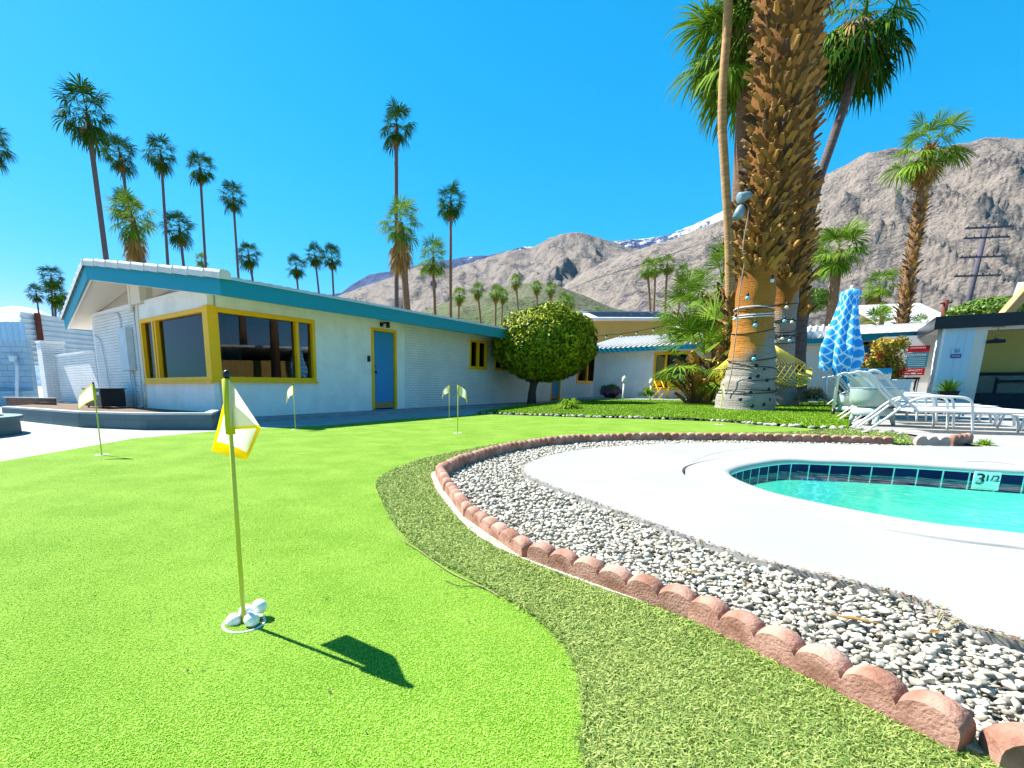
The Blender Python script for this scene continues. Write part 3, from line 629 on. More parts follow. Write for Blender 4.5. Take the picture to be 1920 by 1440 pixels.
# gable wall (x=0 plane), built in rotated frame: local x' = -y ... use T to swap axes
TG=Matrix(((0,1,0,0),(1,0,0,0),(0,0,1,0),(0,0,0,1)))
def gridG(mb,g0,g1,z0,z1,ops):
    t=MB(); wallgrid(t,g0,g1,z0,z1,ops,0,W); mb.add([(y,x,z) for x,y,z in t.v],[tuple(reversed(f)) for f in t.f]); return mb
mb=MB(); gridG(mb,0,3.05,.05,2.43,[(.05,2.93,.79,2.10)]); mb.build('gable_board_wall',M['siding'],house)
mb=MB(); gridG(mb,3.056,5.8,.05,2.43,[]); mb.build('gable_brick_wall',M['wbrick'],house)
mb=MB(); gridG(mb,5.8,5.9,.05,2.3,[]); mb.build('rear_corner',M['white'],house)
mb=MB(); mb.box(-.03,2.98,.05,.0,3.12,2.43); mb.box(-.10,2.62,2.43,.10,3.20,ZS(3.15)-.01); mb.box(-.11,3.1,2.3,-.06,3.2,ZS(3.15)-.01); mb.build('ridge_post',M['cream'],house)
mb=MB(); mb.box(-.02,0.0,2.43,.12,5.85,2.485); mb.build('tie_beam',M['white'],house)
mb=MB(); mb.prism([(0,2.485),(.0,ZS(.0)+.0),(.62,ZS(.62))],.10,Matrix(((0,1,0,0),(1,0,0,0),(0,0,1,0),(0,0,0,1)))); mb.build('gable_infill',M['white'],house)
def tri_pane(name,pts,m,x):
    mb=MB(); mb.add([(x,g,z) for g,z in pts]+[(x+.01,g,z) for g,z in pts],[tuple(range(len(pts))),tuple(reversed(range(len(pts),2*len(pts))))]); return mb.build(name,m,house)
M['green_glass']=glassmat('gable_glass',(.05,.06,.03),.08,1.3)
M['bigtrunk2']=None
tri_pane('gable_pane',[(.55,2.485),(2.62,2.485),(2.62,ZS(2.62)),(.62,ZS(.62))],M['green_glass'],.04)
tri_pane('gable_pane',[(3.2,2.485),(5.55,2.485),(5.5,ZS(5.5)),(3.2,ZS(3.2))],M['green_glass'],.04)
# back walls and dim rooms (real rooms behind the glass)
mb=MB(); mb.box(.16,5.75,.05,20.6,5.9,2.3); mb.box(20.45,.16,.05,20.6,5.75,2.3); mb.build('rear_wall',M['white'],house)
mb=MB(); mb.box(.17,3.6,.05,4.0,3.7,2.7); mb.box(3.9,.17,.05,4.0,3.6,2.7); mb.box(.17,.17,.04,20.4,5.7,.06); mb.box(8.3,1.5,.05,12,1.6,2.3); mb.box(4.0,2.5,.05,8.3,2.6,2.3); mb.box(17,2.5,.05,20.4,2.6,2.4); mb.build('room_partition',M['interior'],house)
# corner window: frames, posts, sills, glass panes with curtains behind
Y=M['yellow']
def frame_long(x0,x1,z0,z1,mull,name='window',fw=.07,y=0.0,gl=True,m=Y,pr=.035,curt=None):
    w_=MB(); 
    w_.box(x0,y-pr,z0-.03,x1,y+.12,z0+fw*.7); w_.box(x0,y-pr,z1-fw,x1,y+.12,z1+.01)
    for x in [x0,x1-fw]+mull: w_.box(x,y-pr+.003,z0+fw*.7,x+fw,y+.12,z1-fw)
    o=w_.build(name,m,house)
    if gl:
        g=MB(); g.box(x0+fw,y+.05,z0+fw*.7,x1-fw,y+.056,z1-fw); g.build('pane',M['glass'],o)
    sl_=MB(); sl_.box(x0-.02,y-pr-.03,z0-.06,x1+.03,y+.02,z0-.03); sl_.build('sill',m,o)
    return o
def curtain(x0,x1,z0,z1,y,m,parent,T=None,n=None):
    n=n or int((x1-x0)/.02); vs=[];fs=[]
    for i in range(n+1):
        x=x0+(x1-x0)*i/n; yy=y+.025*math.sin(x*38+1.3*math.sin(x*9))
        for z in (z0,z1): vs.append(T@Vector((x,yy,z)) if T else (x,yy,z))
    for i in range(n): fs.append((2*i,2*i+2,2*i+3,2*i+1))
    mb=MB(); mb.smooth=True; mb.add(vs,fs); return mb.build('curtain',m,parent)
wl=frame_long(.10,2.45,.79,2.10,[1.93],fw=.075)
wl['label']='yellow framed half of the corner window facing the putting green'
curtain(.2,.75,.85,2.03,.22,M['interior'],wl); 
# gable half
wg=MB()
x=-.035
wg.box(x,.05,.76,.12,2.93,.84); wg.box(x,.05,2.025,.12,2.93,2.11)
for g in (2.86,2.28): wg.box(x+.003,g,.84,.12,g+.07,2.025)
wg.box(x+.003,2.16,.84,.12,2.22,2.025)
wgo=wg.build('window',Y,house); wgo['label']='yellow framed half of the corner window in the gable end'
cp=MB(); cp.box(-.045,-.045,.73,.14,.14,2.13); cp.build('corner_post',Y,wgo)
sl_=MB(); sl_.box(-.07,-.04,.72,.0,2.96,.76); sl_.build('sill',Y,wgo)
g=MB(); g.box(.05,.14,.84,.056,2.86,2.03); g.build('pane',M['glass'],wgo)
curtain(.15,1.35,.85,2.05,.25,M['curtain'],wgo,TG)
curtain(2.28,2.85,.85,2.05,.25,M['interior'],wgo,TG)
o=frame_long(8.76,9.80,1.27,2.14,[9.25],fw=.055); curtain(8.82,9.05,1.3,2.1,.2,M['blind'],o)
frame_long(10.35,11.43,1.27,2.14,[10.87],fw=.055)
o=frame_long(17.9,20.5,.86,2.2,[19.2],fw=.09); curtain(18.6,20.4,.92,2.1,.22,M['blind'],o)
# doors
def door(x0,x1,z0,z1,parent,handle_left=True,kick=.18):
    fw=.07; mb=MB(); mb.box(x0-fw,-.03,z0,x0+.003,.10,z1+fw); mb.box(x1-.003,-.03,z0,x1+fw,.10,z1+fw); mb.box(x0+.003,-.03,z1,x1-.003,.10,z1+fw-.002)
    f=mb.build('door_frame',Y,parent)
    mb=MB(); mb.bbox(x0+.005,.03,z0+.02,x1-.005,.07,z1-.005,.004); d=mb.build('door',M['door'],parent)
    mb=MB(); mb.box(x0+.02,.022,z0+.04,x1-.02,.031,z0+kick); mb.build('kick_plate',M['wood'] if kick else Y,d)
    hx=x0+.07 if handle_left else x1-.07
    mb=MB(); T=Matrix.Translation((hx,.03,z0+.95))@Matrix.Rotation(PI/2,4,'X'); mb.lathe([(0.028,0),(.03,.01),(.012,.015),(.012,.04),(.03,.05),(.034,.065),(.02,.08),(0,.082)],16,T=T)
    T=Matrix.Translation((hx,.03,z0+1.10))@Matrix.Rotation(PI/2,4,'X'); mb.lathe([(0.026,0),(.026,.012),(0.0,.014)],16,T=T); mb.build('handle',M['dark'],d)
    return d
door(4.32,5.12,.07,2.05,house); door(15.14,16.02,.07,2.04,house)
mb=MB(); mb.bbox(4.10,-.035,1.27,4.19,.0,1.42,.006); mb.build('key_box',M['dark'],house)
def walllight(x,z,parent):
    mb=MB(); mb.bbox(x-.05,-.04,z-.03,x+.05,0,z+.07,.008); mb.tube([(x,-.03,z+.02),(x+.02,-.10,z+.06),(x+.06,-.15,z+.05)],.022,8)
    T=Matrix.Translation((x+.08,-.17,z-.07)); mb.lathe([(.045,0),(.05,.02),(.05,.12),(.03,.15),(0,.155)],14,T=T); mb.build('wall_light',M['dark'],parent)
walllight(4.62,2.20,house); walllight(20.2,2.25,house)
# roof slab with prow gable
RF=[(-.2,-.87),(-.85,3.15),(-.2,7.17),(20.3,7.17),(20.4,3.15),(20.3,-.87)]
vs=[(s_,g_,ZT(g_)-.0) for s_,g_ in RF]+[(s_,g_,ZT(g_)-.235) for s_,g_ in RF]
mb=MB(); mb.add(vs,[(0,5,4,1),(1,4,3,2),(7,10,11,6),(8,9,10,7)]); mb.build('soffit',M['cream'],house)
def fascia(a,b,outv,name='fascia'):
    (s0,g0),(s1,g1)=a,b; t=Vector((s1-s0,g1-g0,0)).normalized(); n=Vector(outv).normalized()*.035
    vs=[]; 
    for (s_,g_) in (a,b):
        for dz in (-.275,.012):
            vs.append(Vector((s_,g_,ZT(g_)+dz))); vs.append(Vector((s_,g_,ZT(g_)+dz))+n)
    mb=MB(); mb.add(vs,[(0,1,5,4),(2,6,7,3),(1,3,7,5),(0,4,6,2),(0,2,3,1),(4,5,7,6)]); return mb.build(name,M['teal'],house)
fascia((-.2,-.87),(20.3,-.87),(0,-1,0)); fascia((-.2,-.905),(-.85,3.15),(-1,0,0)); fascia((-.85,3.15),(-.2,7.2),(-1,0,0)); fascia((20.3,-.905),(20.4,3.15),(1,0,0))
# bare wood trim edge under the rake and pale inner edge
mb=MB()
for a,b in (((-.19,-.8),(-.80,3.15)),((-.80,3.15),(-.19,7.1))):
    mb.tube([(a[0],a[1],ZT(a[1])-.262),(b[0],b[1],ZT(b[1])-.262)],.022,6)
mb.build('rake_trim',M['white'],house)
# barrel tile field: ribs run down the slope
mb=MB(); mb.smooth=True
per=.21; xs_=np.arange(-.22,20.36,per/6)
for sgn in (0,1):
    gs=[3.15,-.93] if sgn==0 else [3.15,7.22]
    vs=[];fs=[]
    for x_ in xs_:
        zz=.035+.028*abs(math.sin(PI*x_/per))
        for g_ in gs:
            xx=x_-(.63*(1-abs(g_-3.15)/4.05) if x_<.0 and False else 0); vs.append((xx,g_,ZT(g_)+zz)); vs.append((xx,g_,ZT(g_)+.005))
    n=len(xs_)
    for i in range(n-1):
        a=i*4; b=a+4; fs.append((a,b,b+2,a+2) if sgn==0 else (a,a+2,b+2,b)); fs.append((a+2,b+2,b+3,a+3) if sgn==0 else (a+2,a+3,b+3,b+2))
    mb.add(vs,fs)
rt=mb.build('roof_tile_field',M['roofw'],house)
mb=MB(); mb.add([(-.85,3.15,ZT(3.15)+.03),(-.2,-.9,ZT(-.9)+.03),(-.1,-.9,ZT(-.9)+.03),(-.1,3.15,ZT(3.15)+.03),(-.2,7.2,ZT(7.2)+.03),(-.1,7.2,ZT(7.2)+.03)],[(0,1,2,3),(0,3,5,4)]); mb.build('roof_deck',M['roofw'],rt)
# rake cap tiles
def rake(a,b,n):
    for i in range(n):
        t0=i/n; t1=(i+1)/n+.012; p0=Vector((a[0]+(b[0]-a[0])*t0,a[1]+(b[1]-a[1])*t0,0)); p1=Vector((a[0]+(b[0]-a[0])*t1,a[1]+(b[1]-a[1])*t1,0))
        p0.z=ZT(p0.y)+.018; p1.z=ZT(p1.y)+.0; t=(p1-p0); ln_=t.length; t.normalize(); nn=Vector((-1,0,0)); nn=(nn-t*nn.dot(t)).normalized(); up=t.cross(nn); 
        if up.z<0: up=-up
        T=Matrix((( t.x,-nn.x,up.x,p0.x),(t.y,-nn.y,up.y,p0.y),(t.z,-nn.z,up.z,p0.z),(0,0,0,1)))
        k=1.0 if True else 0
        prof=[(-.055,-.01),(-.058,.085),(-.045,.118),(.0,.132),(.10,.125),(.15,.09),(.16,0)]
        vs=[];m_=len(prof)
        for j,(xx,sc) in enumerate(((0,.93),(ln_*.86,.98),(ln_*.97,1.10))):
            for (y_,z_) in prof: vs.append(T@Vector((xx,y_*sc,z_*sc)))
        fs=[(r*m_+q,r*m_+q+1,(r+1)*m_+q+1,(r+1)*m_+q) for r in range(2) for q in range(m_-1)]+[tuple(range(m_)),tuple(reversed(range(2*m_,3*m_)))]
        mb=MB(); mb.add(vs,fs); mb.build('rake_tile',M['roofw'],rt)
rake((-.24,-.95),(-.89,3.15),10) if False else None
rake((-.89,3.2),(-.24,-.95),10); rake((-.89,3.1),(-.24,7.2),10)
# conduits, meter box, tap on the gable wall
mb=MB(); mb.bbox(-.16,3.40,1.02,-.004,3.86,1.97,.01); mb.build('meter_box',M['pipe'],house)
mb=MB(); mb.tube([(-.03,3.98,1.30),(-.03,3.98,2.2),(-.03,4.05,2.33),(-.03,4.2,2.36),(-.03,5.6,2.38)],.018,8); mb.tube([(-.03,3.55,1.02),(-.03,3.55,.6),(-.03,3.62,.1)],.02,8); mb.tube([(-.03,3.72,1.02),(-.03,3.72,.08)],.012,8); mb.tube([(-.02,3.2,.1),(-.02,3.18,2.4)],.014,8)
mb.tube([(-.03,5.7,1.95),(-.03,5.35,1.8),(-.03,5.25,1.55),(-.03,5.1,.6),(-.03,5.05,.35)],.012,8); mb.build('conduit',M['pipe'],house)
mb=MB(); mb.tube([(-.03,3.02,.72),(-.03,3.0,.2)],.010,8); mb.tube([(-.03,3.0,.22),(-.12,3.0,.24),(-.16,3.0,.18)],.016,8); mb.tube([(-.10,3.0,.24),(-.10,3.0,.33)],.009,8); mb.tube([(-.10,2.95,.33),(-.10,3.05,.33)],.012,8); mb.tube([(-.05,3.12,.12),(-.12,3.2,.17),(-.12,3.1,.2)],.02,8); mb.build('tap',M['chrome'],house)
# ---------------- planter walls, left yard
A_,B_,Cc,Dd=G(6,785),G(147,800.5),G(262,805),G(398,805); hh=.255
pts=[A_,B_,Cc,Dd]; E_=L(-.02,.55)
def wallpath(path,h,t,m,capm,name,label,cat='wall',z0=-.02):
    root=None; mb=MB(); cap=MB()
    n=len(path)
    offs=[]
    for i,p in enumerate(path):
        d1_=(path[i]-path[i-1]).normalized() if i>0 else (path[1]-path[0]).normalized(); d2_=(path[i+1]-path[i]).normalized() if i<n-1 else d1_
        t_=(d1_+d2_).normalized(); nn=Vector((-t_.y,t_.x,0))*t/max(.4,t_.dot(d1_)); offs.append(p+nn)
    for (a,b,lo,hi,mm,w0) in ((path,offs,z0,h-.03,mb,0),):
        for i in range(n-1):
            mb.add([(*path[i][:2],z0),(*path[i+1][:2],z0),(*path[i+1][:2],h-.03),(*path[i][:2],h-.03),(*offs[i][:2],z0),(*offs[i+1][:2],z0),(*offs[i+1][:2],h-.03),(*offs[i][:2],h-.03)],[(0,1,2,3),(5,4,7,6)]+([(4,0,3,7)] if i==0 else [])+([(1,5,6,2)] if i==n-2 else []))
    for i in range(n-1):
        q=[path[i]-(offs[i]-path[i])*.06,path[i+1]-(offs[i+1]-path[i+1])*.06,offs[i+1]+(offs[i+1]-path[i+1])*.06,offs[i]+(offs[i]-path[i])*.06]
        cap.add([(*v[:2],h-.03) for v in q]+[(*v[:2],h) for v in q],[(3,2,1,0),(4,5,6,7),(0,1,5,4),(2,3,7,6)]+([(3,0,4,7)] if i==0 else [])+([(1,2,6,5)] if i==n-2 else []))
    r=mb.build(name,m,None,label=label,cat=cat); cap.build('cap',capm,r); return r
wallpath([A_+Vector((-.0,.0,0)),B_,Cc,Dd,L(-.05,-.35)+Vector((0,0,0))],hh,.12,M['planter'],M['plantercap'],'planter_wall','low teal grey block planter wall curving in front of the gable end','planter')
MB().flat([tuple(p)[:2] for p in [A_+Vector((.2,.1,0)),B_+Vector((0,.1,0)),Cc+Vector((0,.1,0)),Dd+Vector((0,.1,0)),L(-.02,-.1),L(-.02,9.2),G(8,775)]],.17).build('planter_soil',M['soil'],kind='structure')
# short brown board strip behind
p0,p1=L(-1.3,9.3),L(-.75,6.9)
mb=MB(); d=(p1-p0).normalized(); T=Matrix.Translation(p0)@Matrix.Rotation(math.atan2(d.y,d.x),4,'Z'); 
for k in range(2): mb.bbox(0,-.02,.14+.1*k,(p1-p0).length,.03,.235+.1*k,.005,T)
r=mb.build('garden_edging_board',M['brown'],label='brown wooden edging board at the back of the planter',cat='garden edging')
c=MB(); c.box(-.1,-.05,.336,(p1-p0).length+.05,.06,.36,T); c.build('cap',M['plantercap'],r)
# raised round planter cut by the left frame edge
mb=MB(); mb.lathe([(1.05,-.02),(1.05,.20),(1.09,.205),(1.09,.25),(.88,.25),(.88,.18),(0,.18)],48,smooth=False)
r=mb.build('round_planter',M['planter'],label='curved low grey planter with pale rim cut by the left frame edge',cat='planter'); r.location=(-6.72,6.5,0)
mb=MB(); 
for k in range(9): mb.tube([(-.2+.1*k,-.3+.06*k,.18),(-.1+.1*k,-.3+.07*k,.22+.02*(k%3))],.02,5)
mb.build('bark_chip',M['brown'],r)
# black utility box in planter
ub=empty('utility_box',L(-.55,3.95,.17),ROTH,'black utility box with a small white label behind the planter wall','box')
mb=MB(); mb.bbox(-.25,-.55,.04,.25,.55,.42,.015); mb.box(-.27,-.57,.42,.27,.57,.445); mb.build('body',M['dark'],ub)
mb=MB(); mb.box(-.258,-.47,.30,-.251,-.33,.37); mb.build('sticker',M['swhite'],ub)
for y_ in (-.45,.45):
    mb=MB(); mb.tube([(-.2,y_,.0),(-.2,y_,.06)],.02,8); mb.build('foot',M['dark'],ub)
# brick yard wall & pier
yw=empty('yard_wall',L(0,5.95),ROTH,'white painted brick yard wall joining the gable end to a pier','wall')
mb=MB(); gridG(mb,0,3.3,.0,1.55,[]); mb.build('brickwork',M['wbrick'],yw); mb=MB(); mb.box(-.03,.0,1.55,.19,3.3,1.60); mb.build('cap',M['white'],yw)
pr=empty('brick_pier',L(-.33,9.2),ROTH,'tall white painted brick pier at the left end of the yard wall','pier')
mb=MB(); mb.box(0,0,0,.6,.47,1.95); mb.build('brickwork',M['wbrick'],pr); mb=MB(); mb.box(-.02,-.02,1.95,.62,.49,2.0); mb.build('cap',M['white'],pr)
# corrugated fences
def corr(name,P0,P1,z0,z1,horizontal,m,pitch,amp,label):
    d=(P1-P0); ln_=d.length; a=math.atan2(d.y,d.x); r=empty(name,P0,a,label,'fence'); mb=MB(); mb.smooth=True; vs=[];fs=[]
    if horizontal:
        n=int((z1-z0)/pitch*8)
        for i in range(n+1):
            z=z0+(z1-z0)*i/n; y=amp*math.cos(2*PI*z/pitch); vs+= [(0,y,z),(ln_,y,z)]
    else:
        n=int(ln_/pitch*8)
        for i in range(n+1):
            x=ln_*i/n; y=amp*math.cos(2*PI*x/pitch); vs+=[(x,y,z0),(x,y,z1)]
    for i in range(n): fs.append((2*i,2*i+1,2*i+3,2*i+2))
    mb.add(vs,fs); mb.build('corrugated_panel',m,r); return r
f1=corr('corrugated_fence',Vector((-13.9,17.5,0)),Vector((-11.6,26,0)),1.4,3.2,True,M['corr'],.18,.035,'silver corrugated fence with horizontal ribs and two rust red posts')
for t_ in (.55,3.3):
    mb=MB(); mb.bbox(t_-.09,-.12,1.9,t_+.09,-.04,3.22,.006); mb.build('post',M['rust'],f1)
f2=corr('corrugated_fence',Vector((-21,17.0,0)),Vector((-13.55,17.2,0)),2.2,2.82,False,M['corrb'],.20,.035,'pale blue corrugated panel with upright ribs on top of the block wall')
bw=empty('block_wall',Vector((-21,17.25,0)),0,'plain pale blue shaded block wall under the upright corrugated panel','wall')
mb=MB(); mb.box(0,0,-.1,7.4,.2,2.2); mb.build('blockwork',M['bluewall'],bw); mb=MB(); mb.box(0,-.5,-.1,7.4,0,.5); mb.box(0,-.05,1.85,7.4,.0,2.2); mb.build('footing_step',M['bluewall'],bw)
mb=MB(); mb.tube([(7.0,-.1,1.6),(7.1,-.2,1.3),(7.4,-.8,.1)],.05,10); mb.bbox(6.85,-.2,1.5,7.05,-.05,1.7,.01); mb.build('standpipe',M['pipe'],bw)

# ============================================================ GUEST WING beyond the topiary
gc=G(1134,659,2.23)
GR=(Vector(G(1218,652,2.25))); 
gw=empty('guest_wing',(8.9,22.1,0),ROTB,'small white guest wing with white roof and yellow framed window beyond the round tree','building')
mb=MB(); wallgrid(mb,-1.2,3.4,.15,2.25,[(1.35,2.75,.55,2.05)],0,W); mb.build('wall',M['siding'],gw)
mb=MB(); wallgrid(mb,3.4,7.5,.15,2.6,[(3.5,4.3,.15,2.05),(4.9,6.2,.8,2.05)],.02,W); mb.build('wall',M['white'],gw)
fo=MB()
fo.box(1.35,-.03,.52,2.75,.1,.6); fo.box(1.35,-.03,1.97,2.75,.1,2.06)
for x_ in (1.35,1.78,2.67): fo.box(x_,-.027,.6,x_+.08,.1,1.97)
fo=fo.build('window',Y,gw); g=MB(); g.box(1.43,.05,.6,2.67,.056,1.97); g.build('pane',M['glass'],fo); curtain(1.9,2.65,.62,1.95,.2,M['blind'],fo)
fo=MB(); fo.box(4.9,-.01,.77,6.2,.1,.85); fo.box(4.9,-.01,1.97,6.2,.1,2.05)
for x_ in (4.9,5.5,6.12): fo.box(x_,-.007,.85,x_+.08,.1,1.97)
fo=fo.build('window',Y,gw); g=MB(); g.box(4.98,.05,.85,6.12,.056,1.97); g.build('pane',M['glass'],fo)
mb=MB(); mb.box(3.42,-.01,.15,3.5,.1,2.1); mb.box(4.3,-.01,.15,4.38,.1,2.1); mb.box(3.5,-.01,2.03,4.3,.1,2.1); mb.build('door_frame',Y,gw)
mb=MB(); mb.bbox(3.5,.04,.16,4.3,.08,2.03,.004); mb.build('door',M['ltgreen'],gw)
mb=MB(); mb.box(-1.6,-.64,2.13,3.3,-.6,2.30); mb.box(3.3,-.62,2.13,7.8,-.58,2.3)
mb.build('fascia',M['teal'],gw)
mb=MB(); mb.add([(-1.6,-.6,2.26),(3.3,-.6,2.26),(3.3,4.5,3.15),(-1.6,4.5,3.15)],[(0,1,2,3)]); mb.add([(3.3,-.6,2.26),(7.8,-.6,2.26),(7.8,4.5,3.15),(3.3,4.5,3.15)],[(0,1,2,3)])
for i in range(45):
    x_=-1.6+i*.21
    mb.tube([(x_,-.68,2.32),(x_,4.5,3.2)],.045,6)
mb.build('roof',M['roofw'],gw)
mb=MB(); mb.box(-1.5,-.6,2.1,7.7,.0,2.14); mb.build('soffit',M['cream'],gw)
# patio slab and steps in front
mb=MB(); mb.box(-1.5,-3.0,.0,7,.0,.16); mb.build('patio_slab',M['path'],gw); mb=MB(); mb.box(-.6,-3.8,-.05,2.0,-3.01,.09); mb.build('step',M['path'],gw)

# ochre house with solar roof
oh=empty('ochre_house',(11.9,34.9,0),-.02,'ochre stucco house with dark solar panels on its pale roof','building')
mb=MB(); mb.box(.0,0,0,5.6,6,5.15); mb.build('wall',M['ochre'],oh)
mb=MB(); mb.box(-.6,-.5,5.12,6.2,-.42,5.27); mb.add([(-.6,-.5,5.27),(6.2,-.5,5.27),(6.0,2.6,6.1),(-.2,2.6,6.0)],[(0,1,2,3)]); mb.box(-.2,2.5,5.95,6.0,2.6,6.12); mb.box(-.6,-.42,5.1,6.2,.0,5.12)
mb.build('roof',M['roofw'],oh)
for i in range(6):
    for j in range(2):
        x_=.35+i*.93; t0=.08+j*.46; t1=t0+.42
        f=lambda u,v:(x_+u*.88+v*.35*1-.2, -.5+3.1*v, 5.31+ .79*v)
        mb=MB(); mb.add([f(0,t0),f(1,t0),f(1,t1),f(0,t1)]+[tuple(np.array(f(*q))-np.array((0,0,.03))) for q in ((0,t0),(1,t0),(1,t1),(0,t1))],[(0,1,2,3),(7,6,5,4),(0,4,5,1),(1,5,6,2),(2,6,7,3),(3,7,4,0)]); mb.build('solar_panel',M['solar'],oh)
oh.rotation_euler.z=.03
# ochre neighbour piece seen behind the big trunk
on=empty('ochre_annex',(19.2,35.5,0),-.02,'low ochre building with pale roof edge half hidden behind the big palm trunks','building')
mb=MB(); mb.box(0,0,0,7,5,4.9); mb.build('wall',M['ochre'],on); mb=MB(); mb.box(-.3,-.4,4.9,7.3,5.3,5.1); mb.build('roof',M['roofw'],on)

# ============================================================ LOUNGE WING (blue door) on the right
Q=Vector((16.111,17.652,0))
lw=empty('lounge_wing',Q,ROTB,'white wing with teal fascia, corrugated white roof and a blue door behind the closed umbrella','building')
mb=MB(); wallgrid(mb,-6,4.5,.05,2.25,[(-.66,-.05,.05,1.98)],0,W) if False else wallgrid(mb,-6,4.5,.05,2.25,[(-.80,.0,.05,2.08)],0,W); mb.build('wall',M['siding'],lw)
mb=MB(); mb.box(-.87,-.03,.05,-.797,.10,2.15); mb.box(-.003,-.03,.05,.07,.10,2.15); mb.box(-.797,-.03,2.08,-.003,.10,2.148); mb.build('door_frame',Y,lw)
mb=MB(); mb.bbox(-.79,.03,.07,-.01,.07,2.075,.004); mb.build('door',M['door'],lw)
mb=MB(); mb.box(-3.3,-.02,.05,-2.42,.03,2.12); mb.box(-2.40,-.03,.05,-2.34,.05,2.12); mb.build('window',Y,lw)
mb=MB(); mb.bbox(.1,-.04,1.40,.2,.0,1.55,.006); mb.build('key_box',M['dark'],lw)
walllight(-.38,2.18,lw)
mb=MB(); mb.box(-6,-.64,2.22,4.5,-.60,2.46); mb.build('fascia',M['teal'],lw)
mb=MB(); mb.box(-6,-.6,2.20,4.5,0,2.24); mb.build('soffit',M['cream'],lw)
mb=MB(); mb.smooth=True; n=int(10.5/.035); vs=[];fs=[]
for i in range(n+1):
    x_=-6+10.5*i/n; b=.03*abs(math.sin(PI*x_/.21)); vs+=[(x_,-.70,2.46+b),(x_,1.9,2.86+b),(x_,-.70,2.44)]
for i in range(n): a=3*i; fs+=[(a,a+3,a+4,a+1),(a+2,a+5,a+3,a)]
mb.add(vs,fs); mb.build('roof',M['roofw'],lw)
mb=MB(); mb.box(-6,1.9,2.2,4.5,2.0,2.95); mb.build('parapet',M['roofw'],lw)

# ============================================================ POOL HOUSE at the right edge
PH=Vector((14.4,14.0,0))
ph=empty('cabana',PH,ROTB,'open cabana with black fascia, pale blue column and lime inner walls at the right edge','building')
mb=MB(); mb.box(-.10,-.06,2.22,7,-.0,2.55); mb.box(-.10,-.0,2.22,-.03,3.2,2.50); mb.build('fascia',M['black'],ph)
mb=MB(); mb.add([(-.1,-.06,2.56),(7,-.06,2.56),(7,3.4,2.46),(-.1,3.4,2.46)],[(0,1,2,3)]); mb.add([(-.03,0,2.30),(-.03,3.2,2.28),(7,3.2,2.28),(7,0,2.30)],[(0,1,2,3)]); mb.build('roof',M['white'],ph)
mb=MB(); mb.box(.10,.08,.0,.16,.9,2.29); mb.build('column_lit_face',M['white'],ph)
mb=MB(); mb.box(.161,.09,.0,.72,.35,2.29)
mb.box(.161,.075,2.14,.72,.088,2.29); mb.box(.161,.075,.0,.27,.088,2.14)
for x_ in (.42,.57): mb.box(x_,.082,.0,x_+.01,.09,2.14)
mb.build('column',M['ltblue'],ph)  # front face of the white column, its shade put into the blue
mb=MB(); mb.box(.72,.10,.0,.95,2.6,2.29); mb.box(.95,.10,2.14,7,.2,2.29); mb.build('jamb',M['cream'],ph)
mb=MB()
mb.box(.95,2.5,0,7,2.6,2.29)
mb.box(1.02,2.47,1.08,6.9,2.5,1.14); mb.box(1.05,2.47,1.14,1.12,2.5,2.05); mb.build('inner_wall',M['ltgreen'],ph)
mb=MB(); mb.box(-.9,2.9,.0,.8,3.0,2.29); mb.build('back_panel',M['white'],ph)
mb=MB(); mb.box(-.1,3.0,2.20,7,3.1,2.29); mb.build('rear_beam',M['white'],ph)
# floor step
mb=MB(); mb.box(-.3,-.2,-.02,7,2.9,.06); mb.build('floor_step',M['deck'],ph)
# hanging lamp under the beam
hl=empty('pendant_lamp',PH+D3*1.12+D1*.05+Vector((0,0,2.20)),ROTB,'flat dark pendant lamp hanging under the cabana roof','lamp')
mb=MB(); mb.box(-.10,-.05,.0,.10,.05,.02); mb.tube([(0,0,0),(0,0,-.22)],.008,8); mb.lathe([(.03,-.30),(.045,-.26),(.035,-.21),(.01,-.20)],14); mb.build('stem',M['wood'],hl)
mb=MB(); mb.lathe([(.17,-.40),(.175,-.36),(.16,-.32),(.03,-.30)],28); mb.build('lamp_shade',M['cushion'],hl)
# signs
def sign(name,loc,w_,h_,m,label,cat='sign'):
    r=empty(name,loc,ROTB,label,cat); mb=MB(); mb.bbox(-w_/2,-.004,-h_/2,w_/2,.006,h_/2,.002); mb.build('plate',m,r); return r
def onph(x_,y_,z_): return PH+D3*x_+D1*y_+Vector((0,0,z_))
s1=sign('no_diving_sign',onph(.44,.068,1.57),.20,.28,M['slight'],'pale blue and navy sign reading NO DIVING ALLOWED on the cabana column')
mb=MB(); mb.box(-.10,-.006,-.14,.10,-.003,-.03); mb.build('lower_panel',M['sblue'],s1)
text('words','NO DIVING\nALLOWED',.033,M['swhite'],s1,Matrix.Translation((0,-.008,-.085))@RX,.0005)
mb=MB(); 
for k in range(24):
    a0,a1=2*PI*k/24,2*PI*(k+1)/24; mb.add([(.048*math.cos(a0),-.0052,.055+.048*math.sin(a0)),(.048*math.cos(a1),-.0052,.055+.048*math.sin(a1)),(.058*math.cos(a1),-.0052,.055+.058*math.sin(a1)),(.058*math.cos(a0),-.0052,.055+.058*math.sin(a0))],[(0,1,2,3)])
T=Matrix.Translation((0,-.006,.055))@Matrix.Rotation(R(40),4,'Y'); mb.box(-.05,-.001,-.006,.05,.001,.006,T)
T=Matrix.Translation((0,-.0065,.05))@Matrix.Rotation(R(-45),4,'Y'); mb.box(-.035,-.001,-.009,.02,.001,.009,T); mb.build('symbol',M['dark'],s1)
sy=2.88
s2=sign('warning_sign',onph(-.02,sy,1.86),.50,.20,M['red'],'red warning sign above the blue caution sign, half hidden by the column')
